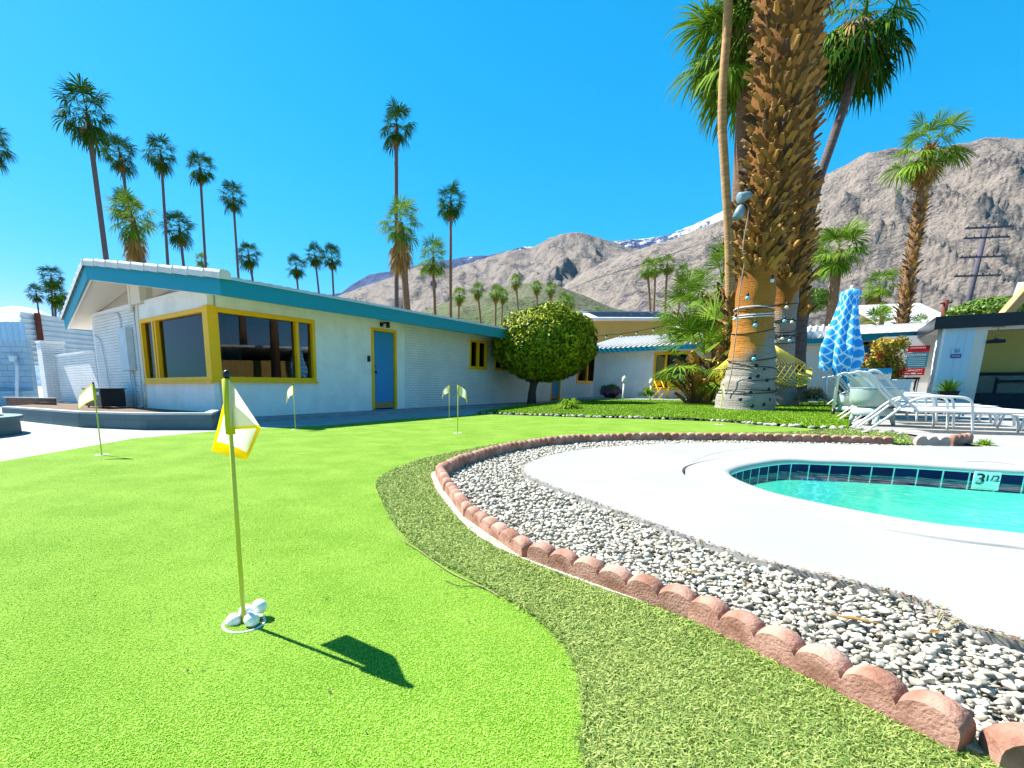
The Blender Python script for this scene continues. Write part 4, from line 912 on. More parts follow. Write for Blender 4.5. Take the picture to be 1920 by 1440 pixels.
text('words','WARNING',.075,M['swhite'],s2,Matrix.Translation((-.02,-.008,.03))@RX,.0005); text('words','NO LIFEGUARD',.045,M['swhite'],s2,Matrix.Translation((-.02,-.008,-.055))@RX,.0005) if False else None
s3=sign('caution_sign',onph(-.02,sy,1.50),.50,.46,M['scyan'],'teal blue caution sign in the middle of the three wall signs')
text('words','CAUTION',.095,M['swhite'],s3,Matrix.Translation((-.02,-.008,.16))@RX,.0005)
mb=MB()
for k in range(5): mb.box(-.2,-.007,.06-.06*k,.2,-.005,.078-.06*k)
mb.build('text_lines',M['slight'],s3)
s4=sign('capacity_sign',onph(-.05,sy,1.13),.52,.22,M['red'],'red capacity sign, lowest of the three wall signs')
text('words','CAPACITY',.088,M['swhite'],s4,Matrix.Translation((-.0,-.008,.04))@RX,.0005)
mb=MB(); mb.box(-.05,-.007,-.075,.06,-.005,-.035); mb.box(-.2,-.007,-.065,-.08,-.005,-.045); mb.box(.09,-.007,-.065,.2,-.005,-.045); mb.build('text_lines',M['swhite'],s4)
# daybed with hexagon print
db=empty('daybed',onph(1.6,.9,.06),ROTB,'dark daybed with hexagon patterned backrest inside the cabana','daybed')
mb=MB(); mb.bbox(-.72,-.35,.0,3.2,.9,.40,.03); mb.build('seat_cushion',M['cushion'],db)
mb=MB(); mb.bbox(-.80,-.35,.0,-.725,.9,.92,.01); mb.build('arm_frame',M['white'],db)
def hexmat():
    m,nt,p=newmat('hexagon_print'); ln=nt.links.new; tc=nt.nodes.new('ShaderNodeTexCoord'); mp=nt.nodes.new('ShaderNodeMapping'); mp.inputs['Scale'].default_value=(1,0,1); ln(tc.outputs['Object'],mp.inputs[0])
    sp=nt.nodes.new('ShaderNodeSeparateXYZ'); ln(mp.outputs[0],sp.inputs[0])
    def mth(op,a,b=None,c=None):
        n=nt.nodes.new('ShaderNodeMath'); n.operation=op
        for i,v in enumerate([a,b,c]):
            if v is None: continue
            if isinstance(v,(int,float)): n.inputs[i].default_value=v
            else: ln(v,n.inputs[i])
        return n.outputs[0]
    # two offset lattices, hexagonal metric
    s_=.17; X=mth('DIVIDE',sp.outputs[0],s_*1.73); Z=mth('DIVIDE',sp.outputs[2],s_)
    def cell(ox,oz):
        fx=mth('MULTIPLY',mth('SUBTRACT',mth('FRACT',mth('ADD',X,ox)),.5),1.73); fz=mth('SUBTRACT',mth('FRACT',mth('ADD',Z,oz)),.5)
        ax=mth('ABSOLUTE',fx); az=mth('ABSOLUTE',fz); return mth('MAXIMUM',az,mth('ADD',mth('MULTIPLY',ax,.866),mth('MULTIPLY',az,.5)))
    d=mth('MINIMUM',cell(0,0),cell(.5,.5)); col=ramp(nt,d,[(.0,(.01,.015,.02)),(.14,(.01,.015,.02)),(.16,(.45,.60,.55)),(.24,(.45,.60,.55)),(.26,(.01,.05,.05)),(.36,(.01,.05,.05)),(.38,(.35,.50,.46)),(.43,(.35,.50,.46)),(.45,(.01,.03,.03))])
    for e in nt.nodes: 
        if e.type=='VALTORGB': e.color_ramp.interpolation='LINEAR'
    ln(col,p.inputs['Base Color']); p.inputs['Roughness'].default_value=.9; return m
M['hex']=hexmat()
mb=MB(); mb.bbox(-.70,.55,.405,3.2,.75,.90,.02,Matrix.Rotation(R(0),4,'X')); mb.build('backrest',M['hex'],db)
mb=MB(); mb.bbox(-.70,.50,.905,3.2,.80,.99,.02); mb.build('top_cushion',M['cushion'],db)
for x_ in (-.1,.65,1.4): 
    mb=MB(); mb.bbox(x_-.03,.30,.405,x_+.03,.36,.85,.01); mb.bbox(x_+.0,.30,.70,x_+.7,.36,.78,.01); mb.build('side_table_frame',M['cushion'],db)

# far roofs on the right
def flatroof(name,loc,rz,w_,d_,h_,label,over=.4,wm='brown',slope=.0):
    r=empty(name,loc,rz,label,'building'); mb=MB(); mb.box(0,0,0,w_,d_,h_); mb.build('wall',M[wm],r)
    mb=MB(); mb.add([(-over,-over,h_),(w_+over,-over,h_),(w_+over,d_+over,h_+slope),(-over,d_+over,h_+slope),(-over,-over,h_+.12),(w_+over,-over,h_+.12),(w_+over,d_+over,h_+.12+slope),(-over,d_+over,h_+.12+slope)],[(3,2,1,0),(4,5,6,7),(0,1,5,4),(1,2,6,5),(2,3,7,6),(3,0,4,7)]); mb.build('roof',M['roofw'],r); return r
flatroof('neighbour_house',AT(1492,618,33)*1.0-Vector((0,0,AT(1492,618,33).z)),-.35,5.0,5,3.7,'low dark neighbour house with bright white roof behind the big palms',wm='brown',slope=1.0)
flatroof('neighbour_house',AT(1560,600,36)-Vector((0,0,AT(1560,600,36).z)),-.35,8,6,4.3,'neighbour house with long white roof behind the closed umbrella',wm='brown',slope=1.1)
flatroof('neighbour_house',AT(1668,600,38)-Vector((0,0,AT(1668,600,38).z)),-.3,4.0,5,4.9,'small neighbour house with steep white roof behind the tall right palm',wm='brown',slope=2.4)
r=flatroof('neighbour_house',AT(1885,600,22)-Vector((0,0,AT(1885,600,22).z)),-.9,6,6,2.9,'pale gable with timber barge board at the right frame edge',wm='cream',slope=2.8,over=.1)
# ============================================================ MOUNTAINS
def mountmat(name,c1,c2,cg,zg,snow=None,s=1.0):
    m,nt,p=newmat(name); ln=nt.links.new; p.inputs['Roughness'].default_value=.95; p.inputs['Specular IOR Level'].default_value=.05
    g=nt.nodes.new('ShaderNodeNewGeometry'); mp=nt.nodes.new('ShaderNodeMapping'); mp.inputs['Scale'].default_value=(s,s,s); ln(g.outputs['Position'],mp.inputs[0]); vec=mp.outputs[0]
    n=nt.nodes.new('ShaderNodeTexNoise'); n.inputs['Scale'].default_value=.02; n.inputs['Detail'].default_value=10; n.inputs['Roughness'].default_value=.75; ln(vec,n.inputs['Vector'])
    col=ramp(nt,n.outputs['Fac'],[(.36,c2),(.46,c1),(.60,tuple(min(1,x*1.25) for x in c1))])
    v=nt.nodes.new('ShaderNodeTexVoronoi'); v.inputs['Scale'].default_value=.11; ln(vec,v.inputs['Vector'])
    n2=nt.nodes.new('ShaderNodeTexNoise'); n2.inputs['Scale'].default_value=.006; n2.inputs['Detail'].default_value=6; ln(vec,n2.inputs['Vector'])
    sp=nt.nodes.new('ShaderNodeSeparateXYZ'); ln(g.outputs['Position'],sp.inputs[0])
    def mixc(f,a,b,bt='MIX'):
        x=nt.nodes.new('ShaderNodeMix'); x.data_type='RGBA'; x.blend_type=bt
        if isinstance(f,float): x.inputs[0].default_value=f
        else: ln(f,x.inputs[0])
        ln(a,x.inputs[6]); 
        if isinstance(b,tuple): x.inputs[7].default_value=(*b,1)
        else: ln(b,x.inputs[7])
        return x.outputs[2]
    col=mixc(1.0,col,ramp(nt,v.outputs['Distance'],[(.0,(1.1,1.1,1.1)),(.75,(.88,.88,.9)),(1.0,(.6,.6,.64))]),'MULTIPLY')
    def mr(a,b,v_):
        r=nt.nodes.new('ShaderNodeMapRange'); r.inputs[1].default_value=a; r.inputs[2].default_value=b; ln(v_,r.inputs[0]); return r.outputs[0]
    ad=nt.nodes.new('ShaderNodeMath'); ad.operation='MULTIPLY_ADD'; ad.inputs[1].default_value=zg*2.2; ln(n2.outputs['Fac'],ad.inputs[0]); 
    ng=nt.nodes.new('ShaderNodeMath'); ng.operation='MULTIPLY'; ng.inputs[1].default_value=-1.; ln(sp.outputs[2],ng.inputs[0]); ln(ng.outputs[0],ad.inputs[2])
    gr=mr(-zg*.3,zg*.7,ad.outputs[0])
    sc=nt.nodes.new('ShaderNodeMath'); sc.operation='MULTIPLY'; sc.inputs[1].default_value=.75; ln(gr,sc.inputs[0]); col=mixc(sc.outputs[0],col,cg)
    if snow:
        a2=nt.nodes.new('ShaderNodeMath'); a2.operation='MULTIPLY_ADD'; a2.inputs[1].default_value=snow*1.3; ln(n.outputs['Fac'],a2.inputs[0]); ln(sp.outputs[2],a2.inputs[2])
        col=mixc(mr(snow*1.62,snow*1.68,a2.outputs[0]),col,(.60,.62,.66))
    ln(col,p.inputs['Base Color'])
    b=nt.nodes.new('ShaderNodeBump'); b.inputs['Strength'].default_value=1; b.inputs['Distance'].default_value=14/s
    n3=nt.nodes.new('ShaderNodeTexNoise'); n3.inputs['Scale'].default_value=.05; n3.inputs['Detail'].default_value=9; n3.inputs['Roughness'].default_value=.7; ln(vec,n3.inputs['Vector']); ln(n3.outputs['Fac'],b.inputs['Height'])
    b2=nt.nodes.new('ShaderNodeBump'); b2.inputs['Strength'].default_value=.5; b2.inputs['Distance'].default_value=7/s; b2.invert=True; ln(v.outputs['Distance'],b2.inputs['Height']); ln(b.outputs[0],b2.inputs['Normal']); ln(b2.outputs[0],p.inputs['Normal'])
    return m
def mountain(name,crest,Yc,Yf,m,amp,nx=360,ny=90,seed=0,pw=1.25,fs=1.0,x0=None,x1=None):
    xs=[c[0] for c in crest]; X0=x0 or xs[0]; X1=x1 or xs[-1]; V=[]; fs_=[]
    for i in range(nx+1):
        x=X0+(X1-X0)*i/nx; y=float(np.interp(x,xs,[c[1] for c in crest])); P=AT(x,y,Yc)
        for j in range(ny+1):
            v=j/ny*1.22; Y=Yf+(Yc-Yf)*v; X=P.x/Yc*(Y if v<=1 else Y)
            base=max(P.z,0)*(v**pw if v<=1 else 1-1.2*(v-1)**1.0)
            q=Vector((X*.0016*fs+seed,Y*.0009*fs,seed*.3)); rd=1-abs(noise.noise(q*3.))*2; rd2=1-abs(noise.noise(q*8.+Vector((3,1,2))))*2; fr=noise.fractal(q*22,.9,2.2,5)
            w_=min(v,1)*max(0,1-(v-.0))*4*.25 if v<=1 else 0
            w_=math.sin(min(v,1)*PI)**.7 if v<1 else 0
            z=base+amp*(w_*(rd*.55+rd2*.28)*.9+fr*.07*(.35+w_))*(P.z/ (amp*6) if P.z<amp*6 else 1)
            V.append((X,Y,z if v>0 else -5))
    for i in range(nx):
        for j in range(ny):
            a=i*(ny+1)+j; fs_.append((a,a+ny+1,a+ny+2,a+1))
    me=bpy.data.meshes.new(name); me.from_pydata(V,[],fs_); me.polygons.foreach_set('use_smooth',[True]*len(fs_)); me.materials.append(m); me.update(); return link(name,me,kind='structure')
M['m_near']=mountmat('granite_slope',(.225,.190,.160),(.085,.080,.095),(.10,.13,.06),70)
M['m_mid']=mountmat('mid_slope',(.215,.183,.155),(.085,.082,.108),(.09,.12,.055),60,s=.8)
M['m_far']=mountmat('far_haze_blue_ridge',(.06,.085,.16),(.03,.05,.12),(.05,.08,.09),120,snow=1980.,s=.35)  # distance haze put into the blue rock colour
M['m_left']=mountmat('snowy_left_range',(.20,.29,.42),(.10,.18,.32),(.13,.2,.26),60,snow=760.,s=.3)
M['m_foot']=mountmat('green_foothill',(.15,.15,.09),(.08,.10,.05),(.08,.125,.04),90,s=1.5)
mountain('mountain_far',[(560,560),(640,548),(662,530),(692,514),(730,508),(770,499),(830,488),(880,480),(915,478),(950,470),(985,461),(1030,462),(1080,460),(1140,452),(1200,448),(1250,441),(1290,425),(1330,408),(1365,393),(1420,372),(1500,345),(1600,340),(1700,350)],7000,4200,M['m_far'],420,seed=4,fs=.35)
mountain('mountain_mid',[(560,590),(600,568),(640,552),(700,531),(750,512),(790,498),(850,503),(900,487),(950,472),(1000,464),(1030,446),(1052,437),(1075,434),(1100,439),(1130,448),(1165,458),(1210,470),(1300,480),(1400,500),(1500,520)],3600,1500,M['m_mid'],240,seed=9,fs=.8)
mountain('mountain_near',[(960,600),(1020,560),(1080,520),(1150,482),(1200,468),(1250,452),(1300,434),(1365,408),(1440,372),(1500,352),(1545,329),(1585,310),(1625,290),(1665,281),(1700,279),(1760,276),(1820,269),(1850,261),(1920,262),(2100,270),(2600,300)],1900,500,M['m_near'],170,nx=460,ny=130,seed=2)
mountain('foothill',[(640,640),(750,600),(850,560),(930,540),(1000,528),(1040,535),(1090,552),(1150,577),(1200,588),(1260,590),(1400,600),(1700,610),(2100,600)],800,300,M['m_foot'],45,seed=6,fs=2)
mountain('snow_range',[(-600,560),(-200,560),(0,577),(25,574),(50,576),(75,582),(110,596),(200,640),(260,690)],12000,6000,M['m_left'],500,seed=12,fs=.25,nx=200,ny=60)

# ============================================================ PALMS
def frond_geo(V,Fc,base,az,el,Lp,Lf,nl,wd,droop,r,spread=R(105),seg=True):
    p=Vector((math.cos(az)*math.cos(el),math.sin(az)*math.cos(el),math.sin(el)))
    s_=Vector((-math.sin(az),math.cos(az),0)); n_=p.cross(s_); roll=r.gauss(0,.25); s_=(s_*math.cos(roll)+n_*math.sin(roll)).normalized(); n_=s_.cross(p)
    sag=Vector((0,0,-Lp*.12*math.cos(el))); tip=base+p*Lp+sag
    o=len(V); w0=.02*Lp+.006
    V+= [base-s_*w0,base+s_*w0,tip+s_*w0*.6,tip-s_*w0*.6]; Fc.append((o,o+1,o+2,o+3))
    dn=Vector((0,0,-1))
    for k in range(nl):
        a=-spread+2*spread*k/(nl-1)+r.gauss(0,.04); d=(p*math.cos(a)+s_*math.sin(a)); fold=n_*(.18*abs(math.sin(a)))
        d=(d+fold+Vector((r.gauss(0,.04),r.gauss(0,.04),r.gauss(0,.04)))).normalized(); L_=Lf*(.72+.28*math.cos(a*.6))*r.uniform(.88,1.08)
        side=d.cross(n_).normalized()*wd*L_
        m1=tip+d*L_*.5+dn*droop*L_*.05; d2=(d+dn*droop*.9).normalized(); m2=m1+d2*L_*.28; d3=(d+dn*droop*2.2).normalized(); t_=m2+d3*L_*.24
        o=len(V); V+= [tip-side*.12,tip+side*.12,m1+side,m1-side,m2+side*.5,m2-side*.5,t_]; Fc+= [(o,o+1,o+2,o+3),(o+3,o+2,o+4,o+5),(o+5,o+4,o+6)]
def crown_mesh(name,seed,nf=42,nl=16,R_=1.7,m='palm',lo=-35,hi=80,wd=.042,droop=.55,lp=.45):
    r=random.Random(seed); V=[];Fc=[]
    for i in range(nf):
        t=(i+.5)/nf; az=i*2.39996+r.gauss(0,.15); el=R(hi-(hi-lo)*t**.85+r.gauss(0,9)); s_=r.uniform(.70,1.15)*(1-.12*(1-t))
        frond_geo(V,Fc,Vector((0,0,.25*(1-t))),az,el,R_*lp*s_,R_*(1-lp)*s_*1.05,nl,wd,droop*(.4+t),r)
    me=bpy.data.meshes.new(name); me.from_pydata([v[:] for v in V],[],Fc); me.materials.append(M[m]); me.update(); return me
def skirt_mesh(name,seed,nf=16,nl=9,R_=1.2,len_=1.0):
    r=random.Random(seed); V=[];Fc=[]
    for i in range(nf):
        az=i*2.39996; el=R(r.uniform(-82,-48)); frond_geo(V,Fc,Vector((0,0,-.05-.5*len_*r.random())),az,el,R_*.35,R_*.62,nl,.05,.8,r,spread=R(60))
    me=bpy.data.meshes.new(name); me.from_pydata([v[:] for v in V],[],Fc); me.materials.append(M['dead']); me.update(); return me
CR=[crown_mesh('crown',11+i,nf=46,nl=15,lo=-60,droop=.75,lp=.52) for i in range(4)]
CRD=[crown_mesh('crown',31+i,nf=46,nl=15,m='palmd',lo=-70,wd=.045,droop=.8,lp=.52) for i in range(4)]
SK=[skirt_mesh('dead_fronds',51+i) for i in range(2)]
npalm=[0]
def palm(xc,yc,wpx,xb,yb,label,dark=True,W_=3.4,tr=.135,skirt=.5,group='tall fan palms behind the buildings',crown=None,tm=None,depth=None,kind='fan_palm',flare=1.35):
    i=npalm[0]; npalm[0]+=1
    W_*=1.18; wpx*=1.18; Y_=depth or W_*925/wpx*.97
    top=AT(xc,yc,Y_); b=AT(xb,yb,Y_); sl=(top-b)/(top.z-b.z); foot=b-sl*b.z*.6; foot=Vector((foot.x,foot.y,0)) ; sc=W_/3.4
    root=empty(kind,foot,0,label,'palm tree',group)
    top_=top-foot; b_=b-foot; mb=MB(); path=[];rs=[]
    n=14
    for k in range(n+1):
        t=k/n; p0=Vector((0,0,-.1)); p1=Vector((b_.x,b_.y,b_.z))
        # quadratic through the visible lower point
        tb=b_.z/top_.z; a=(b_.x-top_.x*tb)/max(.05,(tb*(1-tb))) if 0<tb<1 else 0; ay=0
        path.append(Vector((top_.x*t+a*t*(1-t),top_.y*t,top_.z*t-.1*(1-t)))); rs.append(tr*sc*(1.0+(flare-1)*(1-t)**3)*(1-.18*t))
    path[-1]=top_.copy(); mb.tube(path,rs,10); mb.build('trunk',M[tm or ('trunkd' if dark else 'trunk')],root)
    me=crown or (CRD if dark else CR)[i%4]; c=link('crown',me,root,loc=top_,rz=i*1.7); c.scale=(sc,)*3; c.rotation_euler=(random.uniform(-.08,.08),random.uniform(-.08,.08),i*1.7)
    if skirt: s_=link('dead_fronds',SK[i%2],root,loc=top_-Vector((0,0,.1*sc)),rz=i); s_.scale=(sc*skirt*1.3,sc*skirt*1.3,sc*skirt*1.7)
    return root
gl='row of fan palms behind the gable end'
palm(163,215,100,197,470,'tallest leaning fan palm at the left, above the gable peak',W_=3.8,tr=.14,group=gl)
palm(224,288,62,238,370,'second fan palm from the left, crown just below the tallest one',group=gl)
palm(247,408,84,262,480,'bushy fan palm with golden dead fronds rising above the gable ridge',dark=False,W_=3.6,skirt=1.,group=gl,tr=.22)
palm(232,385,50,272,490,'thin fan palm partly hidden behind the bushy golden one',group=gl,W_=3.)
palm(302,290,60,314,485,'slim fan palm standing third from the left over the roof tiles',group=gl)
palm(336,428,60,344,495,'shorter dark fan palm with spread drooping fronds above the roof tiles',group=gl,W_=3.5)
palm(375,315,54,385,490,'slim straight fan palm fourth of the tall ones from the left',group=gl)
palm(378,488,28,381,510,'small bright green palm top just peeping over the roof tiles',dark=False,group=gl,W_=2.6,skirt=0)
palm(437,370,50,446,505,'slim fan palm at the right end of the tall left row',group=gl)
palm(466,478,48,473,520,'low dark fan palm with hanging fronds above the roof corner',group=gl)
gm_='trio of fan palms over the roof'
palm(555,500,42,558,535,'leftmost palm of the trio above the teal roofline',group=gm_)
palm(590,478,42,597,540,'middle palm of the trio above the teal roofline',group=gm_)
palm(622,483,44,625,545,'rightmost palm of the trio above the teal roofline',group=gm_)
gc_='fan palms behind the middle of the roof'
palm(743,235,68,743,350,'tallest palm above the middle of the roof, trunk passing behind another crown',group=gc_,tr=.17)
palm(750,418,84,762,565,'broad fan palm with golden hanging fronds on a brown trunk over the middle roof',dark=False,W_=3.8,tr=.24,skirt=1.1,tm='trunk',group=gc_)
palm(845,378,60,845,560,'tall slim palm with brown trunk right of the broad golden one',group=gc_,tm='trunk')
palm(812,482,64,815,570,'palm with yellow green crown between the two taller trunks',dark=False,W_=3.6,tm='trunk',group=gc_)
gf='small far palms on the valley floor'
for (x,y,w_,xb,yb,lb) in [(861,553,30,860,590,'small bright palm leaning against the tall slim trunk'),(895,543,30,900,590,'small far palm with a thin trunk left of the topiary tree'),(930,548,30,929,595,'left one of two touching small palms above the topiary tree'),(943,553,26,941,595,'right one of two touching small palms above the topiary tree'),(967,527,26,971,575,'highest small palm directly above the topiary tree'),(1006,537,25,1007,570,'small palm with golden fringe over the middle of the topiary tree'),(1033,541,25,1033,572,'small palm with golden fringe, next one right over the topiary tree'),(1057,563,28,1058,585,'left of the two lowest palms at the right shoulder of the topiary tree'),(1068,566,24,1070,585,'right of the two lowest palms at the right shoulder of the topiary tree'),(1120,583,14,1120,592,'tiny dark palm near the left end of the solar roof')]:
    palm(x,y,w_,xb,yb,lb,dark=False,group=gf,W_=3.4,skirt=.7,tm='trunk',tr=.2)
gs_='slim palms above the solar roof'
for (x,y,w_,xb,yb,lb) in [(1214,503,36,1219,580,'leftmost slim palm above the solar roof'),(1229,500,34,1226,580,'second slim palm above the solar roof, crown merged with its neighbours'),(1251,495,34,1247,578,'third and highest slim palm above the solar roof'),(1280,512,34,1274,565,'separate fourth palm right of the group above the solar roof')]:
    palm(x,y,w_,xb,yb,lb,dark=False,group=gs_,skirt=.6,tm='trunk',tr=.17)
gb='palms far left behind the corrugated fence'
palm(68,550,34,73,590,'small slim palm left of the palm cluster behind the corrugated fence',group=gb)
palm(96,520,44,99,590,'highest palm of the cluster behind the corrugated fence',group=gb)
palm(103,550,46,104,590,'middle palm of the cluster behind the corrugated fence',group=gb)
palm(120,572,46,119,600,'low palm with yellow fronds beside the barge board on the left',dark=False,group=gb,skirt=1.2)
palm(-22,268,80,-15,500,'palm whose frond tips just enter at the left frame edge',group='palm at the left frame edge')
# right-hand palms
CB=crown_mesh('crown',77,nf=30,nl=24,m='palm',lo=-62,hi=75,wd=.034,droop=.6,lp=.5)
CB2=crown_mesh('crown',78,nf=40,nl=22,m='palm',lo=-60,hi=78,wd=.036,droop=.65)
gr_='palms on the right behind the lounge wing'
def boots(root,path,rad,n,lm,seed,spread=1.0,size=.22,name='bark_boots',m='boot',out=.5):
    r=random.Random(seed); mb=MB(); tot=len(path)-1
    for i in range(n):
        t=(i+r.random())/n*tot; k=min(int(t),tot-1); c=path[k].lerp(path[k+1],t-k); rr=rad[k]+(rad[k+1]-rad[k])*(t-k); az=i*2.39996+r.gauss(0,.35); s_=size*r.choice((.55,.8,1.,1.3,1.6))*r.uniform(.85,1.15)
        rad_=Vector((math.cos(az),math.sin(az),0)); tg=Vector((-math.sin(az),math.cos(az),0)); up=Vector((0,0,1)); tw=r.gauss(0,.9)
        d=(up*1.0+rad_*out*r.uniform(.3,2.1)+tg*(.45*(1 if i%2 else -1)+tw*.4)).normalized(); wv=tg*(s_*.30)+rad_*r.gauss(0,.02); nn=d.cross(tg).normalized()*s_*.07
        b=c+rad_*rr*.86; tipd=(d+rad_*.55).normalized(); e1=b+d*s_*.62; e2=e1+tipd*s_*.5
        vs=[b-wv,b+wv,e1+wv*.62+nn,e1-wv*.62+nn,e2+wv*.30+nn*2.2,e2-wv*.34+nn*2.2,b-nn*1.0,e1-nn*1.1,e2-nn*.1]
        mb.add(vs,[(0,1,2,3),(3,2,4,5),(0,6,1),(1,6,7,2),(6,0,3,7),(2,7,8,4),(7,3,5,8),(4,8,5)])
    return mb.build(name,M[m],root)
pr_=palm(1742,275,160,1692,600,'big fan palm with shaggy golden trunk on the right, against the mountain',dark=False,W_=3.1,tr=.20,depth=23.5,skirt=0,crown=CB,tm='trunk',group=gr_,flare=1.15)
def trunkpath(root):
    t=[c for c in children(root) if c.name.startswith('trunk')][0]; me=t.data; n=10; return [sum((me.vertices[k*n+j].co for j in range(n)),Vector())/n for k in range(15)],[(me.vertices[k*n].co-sum((me.vertices[k*n+j].co for j in range(n)),Vector())/n).length for k in range(15)]
pp,rr_=trunkpath(pr_); boots(pr_,pp[2:],rr_[2:],800,10,3,size=.18,out=.5)
s_=link('dead_fronds',SK[0],pr_,loc=pp[-1]-Vector((0,0,.3)),rz=1); s_.scale=(.9,.9,.9)
pm_=palm(1572,470,98,1558,600,'bushy medium fan palm beside the closed umbrella',dark=False,W_=3.8,tr=.25,skirt=.4,crown=CB2,tm='trunk',group=gr_)
palm(1521,470,60,1513,570,'slim palm behind the bushy one, close to the big trunks',dark=False,W_=3.4,group=gr_,tm='trunk',skirt=.5,depth=60)
palm(1648,535,60,1650,590,'short palm with golden drooping skirt left of the big shaggy palm',dark=False,W_=3.,group=gr_,tm='trunk',skirt=1.2,crown=CB)
YF=crown_mesh('crown',91,nf=24,nl=26,R_=1.7,m='palm',lo=-25,hi=80,wd=.030,droop=.25,lp=.5)
for (x,y,w_,lb,gy) in [(1640,610,90,'low fan palm crown in front of the white roofs',27),(1655,592,60,'dark upright palm fronds between the white roofs',31),(1725,612,60,'low palm with long leaves right of the shaggy trunk',28)]:
    p_=AT(x,y,gy); root=empty('young_palm',(p_.x,p_.y,0),0,lb,'palm tree','low palms in front of the white roofs'); mb=MB(); mb.tube([(0,0,-.1),(0,0,p_.z)],.14,8); mb.build('trunk',M['trunk'],root); c=link('crown',YF,root,loc=(0,0,p_.z),rz=x); c.scale=(w_/90*.72,)*3

# ---------------- the big trunk cluster
def trunkmat(name,zs,ztop):
    m,nt,p=newmat(name); ln=nt.links.new; p.inputs['Roughness'].default_value=.85; p.inputs['Specular IOR Level'].default_value=.15
    tc=nt.nodes.new('ShaderNodeTexCoord'); sp=nt.nodes.new('ShaderNodeSeparateXYZ'); ln(tc.outputs['Object'],sp.inputs[0])
    mp=nt.nodes.new('ShaderNodeMapping'); mp.inputs['Scale'].default_value=(2,2,.8); ln(tc.outputs['Object'],mp.inputs[0])
    n=nt.nodes.new('ShaderNodeTexNoise'); n.inputs['Scale'].default_value=1.6; n.inputs['Detail'].default_value=6; ln(mp.outputs[0],n.inputs['Vector'])
    def mth(op,a,b=None,c=None):
        q=nt.nodes.new('ShaderNodeMath'); q.operation=op
        for i,v in enumerate([a,b,c]):
            if v is None: continue
            if isinstance(v,(int,float)): q.inputs[i].default_value=v
            else: ln(v,q.inputs[i])
        return q.outputs[0]
    zz=mth('ADD',mth('MULTIPLY_ADD',n.outputs['Fac'],1.2,-.6),sp.outputs[2]); zz=mth('ADD',zz,mth('MULTIPLY',sp.outputs[0],-1.1)); fac=mth('DIVIDE',zz,ztop)
    base=ramp(nt,fac,[(.0,(.34,.29,.26)),(.16,(.38,.33,.30)),(zs,(.30,.26,.21)),(zs+.07,(.50,.21,.04)),(.8,(.40,.15,.022)),(1,(.2,.08,.015))])
    mp2=nt.nodes.new('ShaderNodeMapping'); mp2.inputs['Scale'].default_value=(1.2,1.2,26); ln(tc.outputs['Object'],mp2.inputs[0])
    n2=nt.nodes.new('ShaderNodeTexNoise'); n2.inputs['Scale'].default_value=3; n2.inputs['Detail'].default_value=6; ln(mp2.outputs[0],n2.inputs['Vector'])
    mx=nt.nodes.new('ShaderNodeMix'); mx.data_type='RGBA'; mx.blend_type='MULTIPLY'; mx.inputs[0].default_value=1; ln(base,mx.inputs[6]); ln(ramp(nt,n2.outputs['Fac'],[(.35,(.82,.80,.78)),(.55,(1,1,1))]),mx.inputs[7]); ln(mx.outputs[2],p.inputs['Base Color'])
    mp3=nt.nodes.new('ShaderNodeMapping'); mp3.inputs['Scale'].default_value=(16,16,3); ln(tc.outputs['Object'],mp3.inputs[0])
    n4=nt.nodes.new('ShaderNodeTexNoise'); n4.inputs['Scale'].default_value=2; ln(mp3.outputs[0],n4.inputs['Vector'])
    h=mth('ADD',n2.outputs['Fac'],mth('MULTIPLY',n4.outputs['Fac'],.5)); b=nt.nodes.new('ShaderNodeBump'); b.inputs['Strength'].default_value=.9; b.inputs['Distance'].default_value=.03; ln(h,b.inputs['Height']); ln(b.outputs[0],p.inputs['Normal']); return m
M['bigtrunk']=trunkmat('filifera_trunk',.40,4.2); M['bigtrunk2']=trunkmat('rear_trunk',.78,4.2)
def bigpalm(label,pts,rad,bootfrom,nb,seed,bm_='boot',size=.34,mat_='bigtrunk',crownz=None,out=.5):
    foot=pts[0]; root=empty('desert_fan_palm',(foot.x,foot.y,foot.z),0,label,'palm tree','big palm trunks on the lawn')
    P=[p-foot for p in pts]; S=smoothpts([tuple(p) for p in P],6); rs=list(np.interp(np.linspace(0,len(P)-1,len(S)),range(len(P)),rad)); mb=MB(); mb.tube(S,[r*(1+.03*math.sin(i*1.7)) for i,r in enumerate(rs)],28); mb.build('trunk',M[mat_],root)
    if nb:
        i0=min(range(len(S)),key=lambda i:abs(S[i].z-bootfrom)); boots(root,S[i0:],[q*.90 for q in rs[i0:]],nb,10,seed,size=size,m=bm_,out=out)
    return root,S,rs
def pt(x,y,Y_): return AT(x,y,Y_)
g0=G(1391,771,.06)
main,MS,MR=bigpalm('giant fan palm with orange shaggy trunk and string lights, front of the cluster',[Vector((pt(1394,769,12.3).x,12.3,-.1)),pt(1399,735,12.3),pt(1407,700,12.3),pt(1410,640,12.3),pt(1413,590,12.3),pt(1421,510,12.3),pt(1432,430,12.3),pt(1446,330,12.35),pt(1460,200,12.45),pt(1471,60,12.55),pt(1480,-80,12.6),pt(1492,-300,12.8)],[.70,.60,.52,.45,.41,.39,.40,.45,.52,.56,.58,.60],3.3,3000,5,size=.25,out=.5)
